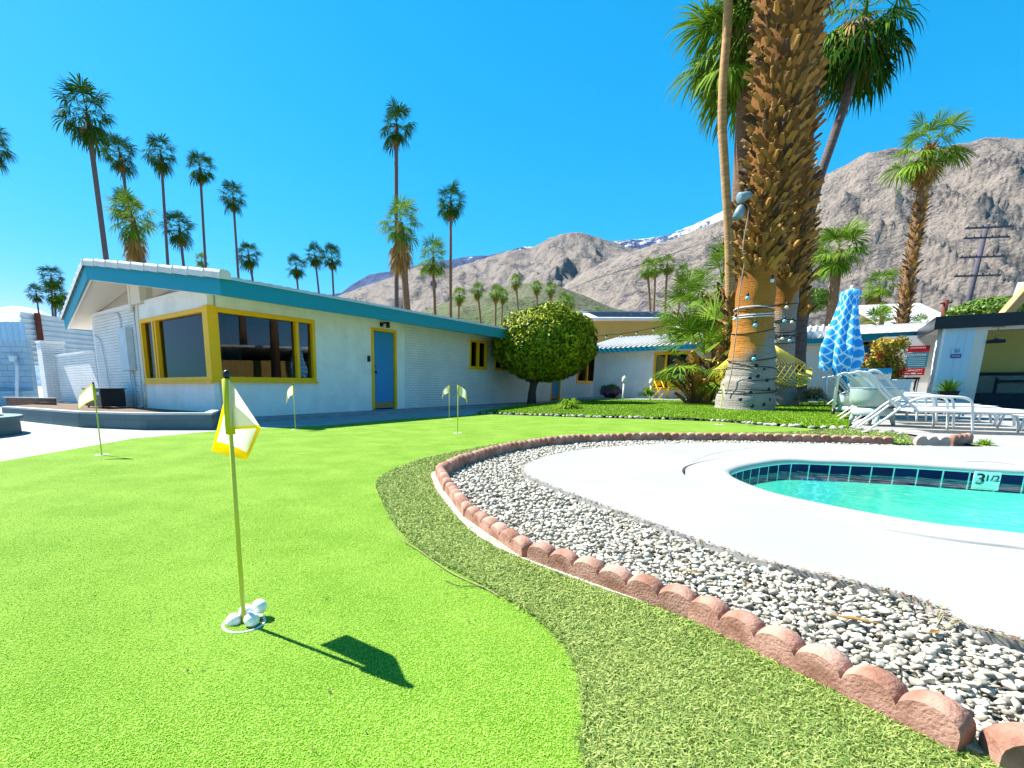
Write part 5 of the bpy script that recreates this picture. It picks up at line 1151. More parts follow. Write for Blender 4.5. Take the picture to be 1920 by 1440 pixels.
# root flare boss and holes
mb=MB(); mb.smooth=True
r=random.Random(5)
for i in range(46):
    az=i*2*PI/46+r.gauss(0,.05); k=pebble(JV,i%9,.5); s_=r.uniform(.07,.14); c=np.array([math.cos(az)*.72,math.sin(az)*.72,r.uniform(-.0,.10)]); v=k*s_*np.array([1,1,.8])+c; mb.add(v,[tuple(f) for f in JF])
M['rootm']=mat('root_boss',(.40,.30,.20),(.22,.16,.11),scale=9,rough=1,bump=1.,bscale=30,dist=.03)
mb.build('root_flare',M['rootm'],main)
for i,(az,z) in enumerate([(-2.0,.62),(-1.75,.50),(-1.5,.34),(-1.9,.30),(-1.3,.70),(-2.15,.95),(-1.85,1.0),(-1.6,1.15),(-2.3,.45),(-1.25,.45),(-1.95,1.25),(-1.45,.9)]):
    j=min(range(len(MS)),key=lambda q:abs(MS[q].z-z)); c=MS[j]; rr2=MR[j]; mb=MB(); T=Matrix.Translation(c+Vector((math.cos(az)*rr2*1.0,math.sin(az)*rr2*1.0,z-c.z)))@Matrix.Rotation(az,4,'Z')@Matrix.Scale(.30,4,(1,0,0)); mb.lathe([(0,-.045),(.035,-.03),(.042,0),(.03,.03),(0,.04)],9,T=T); mb.build('knot_hole',M['black'],main)
# skirt of fronds hanging from above the frame
def hanging(root,c,n,seed,R_,Lf,m,zspan,az0=0,az1=2*PI,el=(-80,-30),name='hanging_fronds',nl=18):
    r=random.Random(seed); V=[];Fc=[]
    for i in range(n):
        az=az0+(az1-az0)*r.random(); b=c+Vector((math.cos(az)*.35,math.sin(az)*.35,r.uniform(0,zspan))); frond_geo(V,Fc,b,az,R(r.uniform(*el)),R_,Lf,nl,.026,.9,r,spread=R(85))
    me=bpy.data.meshes.new(name); me.from_pydata([v[:] for v in V],[],Fc); me.materials.append(M[m]); me.update(); return link(name,me,root)
topc=MS[-1]
link('crown',CB,main,loc=topc+Vector((0,0,1.)),rz=.4).scale=(1.5,1.5,1.5)
hanging(main,MS[-6]+Vector((.1,-.1,0)),26,9,.7,1.2,'dead',1.6,-1.2,.9)
# second trunk right behind the first, third darker one
sec,SS,SR=bigpalm('second big palm trunk directly behind the front one, grey below and shaggy above',[Vector((pt(1468,763,14.3).x,14.3,.0)),pt(1466,740,14.3),pt(1463,700,14.3),pt(1464,620,14.3),pt(1470,560,14.3),pt(1474,480,14.3),pt(1481,380,14.4),pt(1492,240,14.5),pt(1503,60,14.6),pt(1512,-100,14.7)],[.42,.36,.34,.33,.33,.36,.38,.40,.42,.42],3.3,1500,6,size=.24,mat_='bigtrunk2')
thi,TS,TR=bigpalm('third dark palm trunk at the right rear of the cluster',[Vector((pt(1488,752,16.).x,16.,.0)),pt(1489,730,16.),pt(1489,690,16.),pt(1493,600,16.),pt(1494,500,16.),pt(1497,420,16.),pt(1500,330,16.2)],[.42,.34,.30,.28,.28,.30,.2],2.6,700,7,size=.27,mat_='trunkd',bm_='boot')
# leaning slim palm going out to the upper right, with crown
ln_pts=[pt(1500,560,17),pt(1506,480,17),pt(1516,420,17),pt(1535,340,17),pt(1562,260,17),pt(1590,175,17),pt(1604,110,17),pt(1610,60,17)]
b0=ln_pts[0]; lr=empty('leaning_palm',(b0.x-.3,b0.y,0),0,'slim dark palm leaning out to the upper right of the big trunks','palm tree'); off=Vector((b0.x-.3,b0.y,0)); mb=MB(); S=smoothpts([(0,0,0)]+[tuple(p-off) for p in ln_pts],5); mb.tube(S,[.125]*len(S),12); mb.build('trunk',M['trunkd'],lr)
c_=link('crown',CB,lr,loc=S[-1]+Vector((.1,0,.5)),rz=2.2); c_.scale=(1.05,1.05,1.05)
hanging(lr,S[-1]-Vector((0,0,.2)),34,21,.8,1.25,'palmd',1.1,el=(-82,-38)); hanging(lr,S[-1]-Vector((0,0,.1)),14,22,.6,1.0,'dead',.9,el=(-85,-50))
# left red-brown palm with big drooping crown
lp_pts=[pt(1384,700,16),pt(1386,600,16),pt(1388,500,16),pt(1392,380,16),pt(1396,260,16),pt(1401,160,16),pt(1404,110,16)]
b0=lp_pts[0]; lp=empty('shaggy_palm',(b0.x,b0.y,0),0,'red brown palm trunk left of the giant one, with a broad drooping crown','palm tree'); off=Vector((b0.x,b0.y,0)); S=smoothpts([(0,0,0)]+[tuple(p-off) for p in lp_pts],5); rs=list(np.interp(range(len(S)),[0,8,20,len(S)-1],[.4,.30,.27,.22])); mb=MB(); mb.tube(S,rs,14); mb.build('trunk',M['trunk'],lp)
boots(lp,S[8:20],rs[8:20],260,10,12,size=.30,out=.35)
CL=crown_mesh('crown',99,nf=46,nl=26,R_=1.75,m='palm',lo=-70,hi=60,wd=.030,droop=.8,lp=.45)
c_=link('crown',CL,lp,loc=S[-1]+Vector((-.35,0,.3)),rz=.9); c_.scale=(1.25,1.25,1.25)
hanging(lp,S[-1]+Vector((.0,-.2,1.2)),30,33,.55,1.2,'dead',1.4,el=(-86,-55)); hanging(lp,S[-1]+Vector((-.1,-.3,1.3)),26,34,.7,1.2,'palm',1.4,el=(-82,-35))
# smooth tan slender trunk in front
st=[pt(1372,720,14.4),pt(1371,640,14.4),pt(1369,560,14.4),pt(1368,480,14.4),pt(1364,400,14.4),pt(1358,300,14.4),pt(1354,230,14.4),pt(1356,150,14.4),pt(1363,60,14.4),pt(1366,-40,14.4),pt(1366,-200,14.4)]
b0=st[0]; sp_=empty('slender_palm',(b0.x,b0.y,0),0,'smooth tan slender palm trunk curving up at the left of the cluster','palm tree'); off=Vector((b0.x,b0.y,0)); S=smoothpts([(0,0,0)]+[tuple(p-off) for p in st],5); rs=list(np.interp(range(len(S)),[0,10,25,len(S)-1],[.20,.14,.105,.10])); mb=MB(); mb.tube(S,rs,14)
M['tantrunk']=mat('tan_trunk',(.50,.30,.12),(.30,.16,.06),scale=4,rough=.8,bump=.6,bscale=7,stretch=(1,1,7),dist=.02); mb.build('trunk',M['tantrunk'],sp_)
boots(sp_,S[4:16],[r_*1.1 for r_ in rs[4:16]],150,10,13,size=.26,out=.3)
link('crown',CR[0],sp_,loc=S[-1],rz=1)
# young fan palm on the lawn and the taller bushy ones behind it
def youngpalm(x,y,yb,Y_,sc,label,nf,seed,lo=-35,crm=None,nl=30,zb=.12):
    top=AT(x,y,Y_); root=empty('young_fan_palm',(top.x,top.y,0),0,label,'palm tree'); mb=MB(); z=top.z; 
    mb.tube([(0,0,0),(0,0,z*.5),(0,0,z)],[.24*sc,.26*sc,.20*sc],12); mb.build('trunk',M['twig'],root); S=[Vector((0,0,0)),Vector((0,0,z*.5)),Vector((0,0,z))]; boots(root,S,[.24*sc,.27*sc,.2*sc],90,10,seed,size=.26*sc,out=.6)
    me=crown_mesh('crown',seed,nf=nf,nl=nl,R_=1.0,m='palm',lo=lo,hi=78,wd=.024,droop=.22,lp=.52); c=link('crown',me,root,loc=(0,0,z),rz=seed); c.scale=(sc*1.35,)*3
    dd=link('dead_fronds',SK[0],root,loc=(0,0,z)); dd.scale=(.55*sc,)*3; return root
youngpalm(1318,682,742,15.,1.35,'young fan palm with wide fronds left of the hammock',30,101)
youngpalm(1292,592,700,21,1.25,'bushy yellow green palm behind the young fan palm',34,102)
youngpalm(1262,640,700,23,1.0,'low yellowish palm at the edge of the ochre house',26,104)
youngpalm(1352,548,700,19,1.45,'tall fan palm crown against the mountain left of the slender trunk',30,103,lo=-60)

# ============================================================ TOPIARY
def leafball(name,c,rx,rz,n,seed,m,size=.07,zmin=-1.,shell=.16,lump=.07,under=None):
    r=np.random.default_rng(seed); d=r.normal(size=(n,3)); d/=np.linalg.norm(d,axis=1)[:,None]
    if zmin>-1: d=d[d[:,2]>zmin]
    n=len(d); lum=np.array([noise.noise(Vector(x)*2.6+Vector((seed,0,0)))+.5*noise.noise(Vector(x)*6.+Vector((seed,0,0))) for x in d]); rr=1+lump*lum-shell*r.random(n)**1.6
    P=np.array(c)+d*rr[:,None]*np.array([rx,rx,rz]); nrm=d+r.normal(size=(n,3))*.5; nrm/=np.linalg.norm(nrm,axis=1)[:,None]
    a=np.cross(nrm,r.normal(size=(n,3))); a/=np.linalg.norm(a,axis=1)[:,None]; b=np.cross(nrm,a); s=(size*(.6+.7*r.random(n)))[:,None]
    V=np.stack([P-a*s,P-b*s*.42,P+a*s,P+b*s*.42+nrm*s*.15],1).reshape(-1,3); Fq=np.arange(n*4)
    return npmesh(name,V,Fq,M[m],4)
YT=16.8; tc_=AT(1021,646,YT); tb_=AT(997,749,YT-.2); top_r=1.68
tp=empty('topiary_tree',(tb_.x,tb_.y,.12),0,'round clipped topiary tree, yellow green on top and dark below, beside the long wall','tree')
ct=(tc_.x-tb_.x,tc_.y-tb_.y,tc_.z-.12)
link('crown',leafball('crown',ct,top_r,1.26,30000,5,'leaf',.072,shell=.30,lump=.11),tp)
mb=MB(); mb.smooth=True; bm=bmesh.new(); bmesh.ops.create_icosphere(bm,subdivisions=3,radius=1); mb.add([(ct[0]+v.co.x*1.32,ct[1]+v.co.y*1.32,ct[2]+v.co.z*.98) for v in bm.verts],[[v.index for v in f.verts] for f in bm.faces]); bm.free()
M['inner']=mat('crown_shade_green',(.012,.04,.006),(.03,.07,.01),scale=9,rough=1,bump=1,bscale=18,dist=.1); mb.build('crown_shade_core',M['inner'],tp)  # dark core, shade inside the crown put into its colour
mb=MB(); mb.tube([(0,0,-.1),(.0,0,.35),(.06,0,.7)],[.17,.13,.12],12)
for (dx,dy,dz) in [(-.45,.1,1.3),(.25,-.15,1.35),(.55,.1,1.25),(.05,.35,1.4),(-.15,-.3,1.35),(.35,.3,1.3)]: mb.tube([(.05,0,.55),(.05+dx*.4,dy*.4,.85),(ct[0]*.5+dx*1.3,dy*1.2,dz)],[.08,.055,.035],8)
mb.build('trunk',M['twig'],tp)
# bushes
def bush(name,x,y,Y_,rx,rz,label,m='bush',n=3500,size=.10,zb=0.):
    c=AT(x,y,Y_); root=empty(name,(c.x,c.y,zb),0,label,'bush'); link('foliage',leafball('foliage',(0,0,c.z-zb),rx,rz,n,int(x),m,size,lump=.25,shell=.5),root)
    mb=MB(); mb.tube([(0,0,0),(0,0,c.z-zb)],.08,8); mb.build('stem',M['twig'],root); return root
bush('hedge_bush',1862,583,24,1.5,.55,'dense dark green bush behind the cabana roof beside the utility pole',n=9000)
bush('oleander_bush',1518,565,36,1.3,.8,'pale green bush behind the white roofs, left of the medium palm',n=4000,m='bush')
# spiky grass clumps on the lawn
def clump(name,loc,n,h,spread,wd,m,label,seed,cat='plant',grav=.5,group=None,curl=1.):
    r=random.Random(seed); V=[];Fc=[]
    for i in range(n):
        az=r.random()*2*PI; el=r.uniform(.15,1.45); L_=h*r.uniform(.7,1.1); d=Vector((math.cos(az)*math.cos(el)*spread,math.sin(az)*math.cos(el)*spread,math.sin(el))).normalized(); s_=Vector((-math.sin(az),math.cos(az),0))*wd
        b=Vector((math.cos(az),math.sin(az),0))*.03*r.random(); o=len(V); p1=b+d*L_*.4; p2=p1+(d+Vector((0,0,-.25*grav))).normalized()*L_*.35; p3=p2+(d+Vector((0,0,-.9*grav))).normalized()*L_*.28
        up=Vector((0,0,wd*.5)); V+= [b-s_*.7,b+s_*.7,p1+s_,p1-s_,p2+s_*.75,p2-s_*.75,p3]; Fc+= [(o,o+1,o+2,o+3),(o+3,o+2,o+4,o+5),(o+5,o+4,o+6)]
    me=bpy.data.meshes.new(name); me.from_pydata([v[:] for v in V],[],Fc); me.materials.append(M[m]); me.update(); return link(name,me,None,loc=loc,label=label,cat=cat,group=group)
clump('grass_clump',G(1067,769,.05),420,.42,1.6,.012,'lawn','bright green grass clump on the lawn in front of the topiary tree',1,grav=1.2)
clump('grass_clump',AT(1215,741,15.5),260,.35,1.7,.012,'lawn','small grass clump at the patio step of the guest wing',2,grav=1.2)
clump('weed_tuft',G(1845,834)+Vector((0,0,.0)),120,.10,2.,.006,'lawn','low green weed tuft at the end of the edging blocks',3,grav=1.)
# dry yucca ball
yb=clump('dry_yucca',AT(1525,742,13.6),520,.44,1.25,.018,'yucca','round dry yucca plant with straw coloured leaves beside the umbrella pole',4,grav=1.0); yb.location.z=.30
yb['category']='plant'
clump('grass_sprig',G(1705,1335),16,.085,.9,.0022,'yucca','small yellow grass sprig growing against the near edging blocks',5,grav=.4)
clump('grass_sprig',G(1752,1178),9,.10,1.5,.0010,'yucca','few dry grass stalks at the edge of the pool deck',6,grav=.15)
# purple flowers
fp=AT(1146,722,21.8); fr_=empty('flower_pot',(fp.x,fp.y,.16),0,'low bowl of purple flowers on the guest wing patio','plant')
link('foliage',leafball('foliage',(0,0,.32),.42,.26,700,8,'bush',.07,lump=.3,shell=.5),fr_); link('petals',leafball('petals',(0,0,.28),.44,.22,600,9,'purple',.05,lump=.3,shell=.3),fr_)
mb=MB(); mb.lathe([(.2,0),(.32,.18),(.34,.2),(.30,.2)],20); mb.build('bowl',M['dark'],fr_)
# ============================================================ GOLF FLAGS AND BALLS
def flagstick(px,py,label,ang,h=.69,big=False,fold=1.,scale=1.,lean=(0,0),seed=0):
    b=G(px,py); root=empty('golf_flag',b,ang,label,'golf flag','practice flags on the putting green')
    mb=MB(); mb.lathe([(.052,-.05),(.052,.0015),(.058,.0035),(.060,.001),(.060,-.01)],28); mb.lathe([(0,-.03),(.052,-.03)],28) if False else None
    mb.build('cup',M['cup'],root); mb=MB(); mb.lathe([(0,-.012),(.0515,-.010)],28); mb.build('cup_liner',M['cup'],root)
    mb=MB(); mb.tube([(0,0,-.03),(0,0,h-.01)],.0062,12); mb.build('pole',M['polem'],root)
    mb=MB(); mb.lathe([(0,h+.012),(.008,h+.008),(.010,h),(.007,h-.01)],14); mb.build('knob',M['black'],root)
    # sleeve
    z1,z0=h-.012,h-.155; mb=MB(); mb.lathe([(.0065,z0),(.0125,z0+.001),(.0125,z1),(.0065,z1+.002)],16); mb.build('sleeve',M['sleeve'],root)
    # cloth: drooping from the sleeve; u away from the pole, v down
    r=random.Random(seed); NU,NV=18,14; Wd,Hd=.20*scale,.145; V=[]
    def P(u,v):
        x=u*Wd; drop=.62*x*u**.25+ .10*u*u*.1
        c=math.sin(u*5.2*fold+v*1.2+seed)*.028*u; fx=x*math.cos(.85*u); 
        return Vector((.010+fx*(.86+.12*v),c+.35*x*math.sin(u*2.6)*fold*(.4+.6*v),z1-.003-v*Hd-drop*(1-.08*v)))
    for j in range(NV+1):
        for i in range(NU+1): V.append(P(i/NU,j/NV))
    mb=MB(); mb.smooth=True; fs=[[],[]]
    for j in range(NV):
        for i in range(NU):
            e=(j>=NV-1) or (i>=NU-2) or (j<1); fs[1 if e else 0].append((j*(NU+1)+i,j*(NU+1)+i+1,(j+1)*(NU+1)+i+1,(j+1)*(NU+1)+i))
    mb.add(V,fs[0]); mb.build('cloth',M['flagw'],root)
    mb=MB(); mb.smooth=True; mb.add(V,fs[1]); mb.add([v+Vector((0,-.0012,0)) for v in V],fs[1]); mb.build('binding',M['flagy'],root)
    return root
FG=flagstick(458,1168,'nearest practice flag with yellow bordered cloth and golf balls at its cup',R(-28),seed=1,fold=1.0)
flagstick(191,853,'left practice flag near the white walkway',R(200),seed=2)
flagstick(554,805,'small practice flag below the corner window at the shaded edge of the green',R(215),seed=3)
flagstick(842,786,'rear one of the two close practice flags in front of the brick wall',R(160),seed=4)
flagstick(858,812,'front one of the two close practice flags in front of the brick wall',R(-35),seed=5)
flagstick(1348,796,'right practice flag in front of the giant trunk',R(-120),seed=6)
for c in list(children(FG)):
    if c.name.startswith(('cloth','binding')): bpy.data.objects.remove(c)
def patch(c00,c10,c11,c01,nu,nv,bow=Vector()):
    return [[(c00*(1-u)*(1-v)+c10*u*(1-v)+c11*u*v+c01*(1-u)*v)+bow*(4*u*(1-u))*(4*v*(1-v))**.5 for u in [i/nu for i in range(nu+1)]] for v in [j/nv for j in range(nv+1)]]
def gridmesh(g,sel,nm,m,off=Vector()):
    nv,nu=len(g)-1,len(g[0])-1; V=[p+off for r_ in g for p in r_]; mb=MB(); mb.smooth=True; mb.add(V,[(j*(nu+1)+i,j*(nu+1)+i+1,(j+1)*(nu+1)+i+1,(j+1)*(nu+1)+i) for j in range(nv) for i in range(nu) if sel(i,j,nu,nv)]); k=mb.build(nm,m,FG); return k
inv=Matrix.Rotation(-FG.rotation_euler.z,4,'Z')
def loc(x,y,Y_): return inv@(AT(x,y,Y_)-FG.location)
A=patch(loc(428,712,1.262),loc(431,714,1.265),loc(489,802,1.33),loc(432,806,1.262),14,16,inv@Vector((.004,.012,0)))
B=patch(loc(424,735,1.285),loc(489,803,1.335),loc(463,863,1.40),loc(397,846,1.36),18,16,inv@Vector((.0,.028,.0)))
gridmesh(A,lambda i,j,nu,nv:j<nv-1,'cloth',M['flagw']); gridmesh(A,lambda i,j,nu,nv:j>=nv-1,'binding',M['flagy'])
edge=lambda i,j,nu,nv:(i<1 or i>nu-3 or j>nv-4)
gridmesh(B,lambda *a:not edge(*a),'cloth',M['flagw']); gridmesh(B,edge,'binding',M['flagy']); gridmesh(B,edge,'binding',M['flagy'],inv@Vector((0,-.001,0)))
M['ball'].node_tree.nodes  # dimples
nt=M['ball'].node_tree; p=nt.nodes['Principled BSDF']; v=nt.nodes.new('ShaderNodeTexVoronoi'); v.inputs['Scale'].default_value=260; tc=nt.nodes.new('ShaderNodeTexCoord'); nt.links.new(tc.outputs['Object'],v.inputs['Vector']); b=nt.nodes.new('ShaderNodeBump'); b.inputs['Strength'].default_value=.35; b.inputs['Distance'].default_value=.0008; nt.links.new(v.outputs['Distance'],b.inputs['Height']); nt.links.new(b.outputs[0],p.inputs['Normal'])
def sphere_mesh(name,rad,m,sub=4):
    bm=bmesh.new(); bmesh.ops.create_icosphere(bm,subdivisions=sub,radius=rad); me=bpy.data.meshes.new(name); bm.to_mesh(me); bm.free(); me.materials.append(m); me.polygons.foreach_set('use_smooth',[True]*len(me.polygons)); return me
BM=sphere_mesh('golf_ball',.0213,M['ball']); fb=G(458,1168)
for (dx,dy,dz,lb) in [(-.030,.002,.006,'golf ball sitting half sunk at the left rim of the cup'),(-.002,.026,.022,'golf ball directly behind the flag pole'),(.026,-.012,.016,'golf ball in front of the pole on the right side of the cup'),(.034,.034,.034,'highest golf ball, resting behind the others at the right')]:
    link('golf_ball',BM,None,loc=fb+Vector((dx,dy,dz)),label=lb,cat='golf ball',group='golf balls around the near cup')
mb=MB(); r=random.Random(3)
# palm fibre strands and leaves on the turf
def strand(pts,rad,label,m='yucca',name='palm_strand'):
    P=smoothpts([tuple(G(x,y,.006)) for x,y in pts],6); mb=MB(); mb.tube(P,rad,5); o=mb.build(name,M[m],None,label=label,cat='dry strand'); return o
strand([(735,985),(760,1015),(790,1035),(840,1070),(880,1090),(915,1105),(935,1118)],.0022,'long dry palm strand lying on the turf beside the fringe')
strand([(760,1020),(770,1008),(768,998)],.0015,'short dry strand crossing the turf edge')
strand([(835,1088),(860,1098),(900,1100),(930,1112)],.0014,'thin dark strand under the long dry palm strand','twig')
def leafm(px,py,s,rz,label,m='dead'):
    V=[(0,0,0),(.5,.16,.05),(1,0,.02),(.5,-.16,.05),(.5,0,-.0)]; mb=MB(); mb.add([(x*s,y*s,z*s+.006) for x,y,z in V],[(0,4,1),(1,4,2),(2,4,3),(3,4,0)]); o=mb.build('dry_leaf',M[m],None,label=label,cat='leaf'); o.location=G(px,py); o.rotation_euler=(.2,.1,rz)
leafm(920,1018,.06,1,'brown dry leaf on the turf fringe beside the mow strip'); leafm(764,898,.05,.3,'pale dry leaf on the far part of the turf fringe'); leafm(1320,1078,.09,2.6,'large yellow dry leaf at the edge of the pool deck'); leafm(1400,1100,.05,1.,'reddish dry leaf on the gravel near the deck edge'); leafm(1660,1176,.13,2.4,'curled brown leaf pile at the deck edge near the grass stalks'); leafm(1740,1190,.06,.4,'small red brown leaf at the deck edge near the right frame edge')
M['debris']=M['twig']
# path lights on the patio
def pathlight(x,y,Y_,z0,label):
    top=AT(x,y,Y_); root=empty('path_light',(top.x,top.y,z0),0,label,'garden lamp'); h=top.z-z0; mb=MB(); mb.tube([(0,0,0),(0,0,h-.18)],.03,10); mb.build('post',M['white'],root); mb=MB(); mb.lathe([(.06,h-.18),(.08,h-.16),(.07,h-.02),(.03,h+.03),(0,h+.05)],14); mb.build('lamp_head',M['white'],root)
pathlight(1171,707,17.5,.08,'white post lamp on the lawn in front of the guest wing window')
pathlight(1222,711,17.8,.08,'white lamp beside the yellow chairs of the guest wing')
# yellow patio chairs on guest wing patio
def patiochair(px,label,rz,Y_=20.3):
    c=AT(px,740,Y_); root=empty('folding_chair',(c.x,c.y,.16),rz,label,'chair','yellow folding chairs on the guest wing patio')
    for s_ in (-.2,.2):
        mb=MB(); mb.tube([(s_,-.25,0),(s_,.2,.75)],.018,8); mb.build('leg',M['yellow'],root); mb=MB(); mb.tube([(s_,.25,0),(s_,-.22,.45)],.018,8); mb.build('leg',M['yellow'],root)
    mb=MB(); mb.bbox(-.22,-.22,.42,.22,.12,.45,.01); mb.build('seat',M['yellow'],root); mb=MB(); mb.bbox(-.22,.10,.55,.22,.13,.80,.01,Matrix.Rotation(-.2,4,'X')); mb.build('backrest',M['yellow'],root); return root
patiochair(1238,'yellow folding chair nearest the white lamp on the far patio',.4); patiochair(1262,'second yellow folding chair on the far patio, half behind palm fronds',-.3)
# ============================================================ HAMMOCKS
def hammock(apex,barL,barR,sagL,sagR,far_l,far_r,apex2,label,zs=.35):
    root=empty('hammock',apex,0,label,'hammock','rope hammocks between the palms'); A=apex
    rel=lambda p: p-A
    n=13
    for (ap,a,b,nm) in ((apex,barL,barR,'spreader_bar'),(apex2,far_l,far_r,'spreader_bar')):
        mb=MB(); d=(b-a).normalized()*.05; mb.tube([rel(a-d),rel(b+d)],.016,8); mb.build(nm,M['wood'],root)
        mb=MB()
        for k in range(n):
            mb.tube([rel(ap),rel(a.lerp(b,k/(n-1)))],.010,5)
        mb.build('rope_fan',M['rope'],root)
    mb=MB(); NU,NV=6,10
    def S(u,v):
        a=barL.lerp(barR,u); b=far_l.lerp(far_r,u); p=a.lerp(b,v); p.z-=zs*4*v*(1-v)*(1+.25*math.sin(u*PI)); return rel(p)
    for k in range(-NV,NU+1):  # diagonal net
        for sgn in (0,1):
            path=[]
            for j in range(NV+1):
                u=(k+j*1.0)/NU
                if 0<=u<=1: path.append(S(u if sgn==0 else 1-u,j/NV))
            if len(path)>1: mb.tube(path,.012,4,cap=False)
    mb.tube([S(0,j/NV) for j in range(NV+1)],.012,5); mb.tube([S(1,j/NV) for j in range(NV+1)],.012,5)
    mb.build('net',M['rope'],root); return root
hammock(AT(1447,645,12.9),AT(1437,685,12.4),AT(1510,682,12.9),0,0,AT(1490,704,15.2),AT(1521,707,15.6),AT(1524,688,17.5),'yellow rope hammock hanging to the right of the giant trunk',zs=.36)
hammock(AT(1377,664,12.9),AT(1340,693,13.0),AT(1386,688,12.4),0,0,AT(1352,703,15.6),AT(1382,700,15.2),AT(1345,676,17.5),'yellow rope hammock partly hidden at the left of the giant trunk',zs=.32)
# ============================================================ STRING LIGHTS, CORDS, FLOODLIGHTS
def ringpath(S,Rr,z,tilt,n=28,a0=0,a1=2*PI,k=1.04,az=0):
    out=[]
    for i in range(n+1):
        a=a0+(a1-a0)*i/n; zz=z+tilt*math.cos(a-az); j=min(range(len(S)-1),key=lambda q:abs(S[q].z-zz)); t=(zz-S[j].z)/max(1e-6,(S[j+1].z-S[j].z)); t=max(0,min(1,t)); c=S[j].lerp(S[j+1],t); rr=Rr[j]+(Rr[j+1]-Rr[j])*t; out.append(c+Vector((math.cos(a)*rr*k,math.sin(a)*rr*k,zz-c.z)))
    return out
mfo=main.location
sl_=empty('string_lights',mfo,0,'black cord of string lights wound around the giant palm trunk','string lights'); 
zpx=lambda y,Y_=12.3: AT(1410,y,Y_).z
mb=MB()
for (y,t) in ((727,.04),(725,-.03),(703,.05),(684,-.05),(664,.09),(612,.10),(570,.06)): mb.tube(ringpath(MS,MR,zpx(y),t,az=.6),.010,6,cap=False)
mb.build('cord',M['cord'],sl_)
mb=MB()
for (y,t) in ((583,.03),(588,.02),(574,-.05)): mb.tube(ringpath(MS,MR,zpx(y),t,k=1.03,az=.6),.013,6,cap=False)
mb.build('strap',M['pipe'],sl_)
SB=sphere_mesh('bulb',.045,M['bulbb'],3); SW=sphere_mesh('bulb',.042,M['bulbw'],3)
def bulb(x,y,Y_,blue,parent,s=1.):
    p=AT(x,y,Y_)-parent.location; o=link('bulb',SB if blue else SW,parent,loc=p); o.scale=(s,s,s*1.1); mb=MB(); mb.lathe([(.026*s,.0),(.028*s,.04*s),(.02*s,.08*s),(.008*s,.09*s)],10); k=mb.build('socket',M['cord'],parent); k.location=p+Vector((0,0,.035*s))
for (x,y,bl) in [(1401.5,559,1),(1379,598,0),(1416,610,1),(1413.5,673,1),(1448,526,0)]: bulb(x,y,11.75,bl,sl_)
sl2=empty('string_lights',sec.location,0,'string lights with white and blue bulbs wound around the second palm trunk','string lights'); mb=MB()
zp2=lambda y: AT(1465,y,14.3).z
for (y,t) in ((600,.10),(606,-.06),(618,.12),(626,.1),(634,-.04),(641,.07),(570,.05)): mb.tube(ringpath(SS,SR,zp2(y),t,az=1.2),.011,6,cap=False)
mb.build('cord',M['cord'],sl2)
for (x,y,bl) in [(1475,576,0),(1471,602,1),(1485,604,0),(1467,635,0),(1481,639,1),(1450,567,0),(1454,675,0),(1459,637,0)]: bulb(x,y,13.85,bl,sl2,1.05)
# conduit up the left side of the big trunk
M['conduit']=mat('weathered_conduit',(.34,.31,.27),(.22,.19,.16),rough=.6)
cd=empty('power_conduit',mfo,0,'thin pale conduit running up the left side of the giant trunk','conduit'); mb=MB(); P=[AT(x,y,12.05)-mfo for x,y in [(1362,738),(1371,700),(1377,650),(1383,600),(1388,540),(1396,490),(1393,470),(1396,440),(1402,410),(1404,390)]]; mb.tube(smoothpts([tuple(p) for p in P],4),.011,6); mb.build('pipe',M['conduit'],cd)
M['lampgrey']=mat('grey_lamp_housing',(.20,.28,.32),(.15,.22,.26),rough=.4)
def flood(x,y,rz,label):
    p=AT(x,y,12.0); root=empty('floodlight',p,0,label,'lamp','floodlights clamped to the giant palm'); T=Matrix.Rotation(R(rz),4,'Y'); mb=MB(); mb.lathe([(.10,-.16),(.115,-.15),(.10,.0),(.07,.10),(.03,.14),(0,.145)],18,T=T); mb.build('housing',M['lampgrey'],root); mb=MB(); mb.lathe([(0,-.155),(.1,-.157)],18,T=T); mb.build('lens',M['bulbw'],root); mb=MB(); mb.tube([(0,0,.1),(.12,.05,.16),(.22,.1,.1)],.02,6); mb.build('bracket',M['dark'],root)
flood(1387,396,12,'lower grey floodlight on the left edge of the shaggy trunk'); flood(1398,368,75,'upper grey floodlight on the left edge of the shaggy trunk')
# string of bulbs in front of the ochre house
gl_=empty('string_lights',AT(1110,640,16),0,'string of small white bulbs hanging in front of the ochre house','string lights'); pts=[(1110,636),(1137,632),(1165,630),(1194,625),(1226,619),(1262,612)]; mb=MB(); mb.tube(smoothpts([tuple(AT(x,y-4,16)-gl_.location) for x,y in pts],5),.008,4); mb.build('cord',M['cord'],gl_)
for x,y in pts[1:5]: bulb(x,y+1,16,0,gl_,.8)
# overhead wires crossing the mountain
pw=empty('overhead_wire',AT(1100,520,60),0,'thin overhead wire crossing in front of the mountain','wire'); mb=MB(); mb.tube(smoothpts([tuple(AT(x,y,60)-pw.location) for x,y in [(1040,556),(1100,529),(1200,496),(1300,462),(1365,438),(1420,418)]],5),.025,4); mb.build('wire',M['cord'],pw)
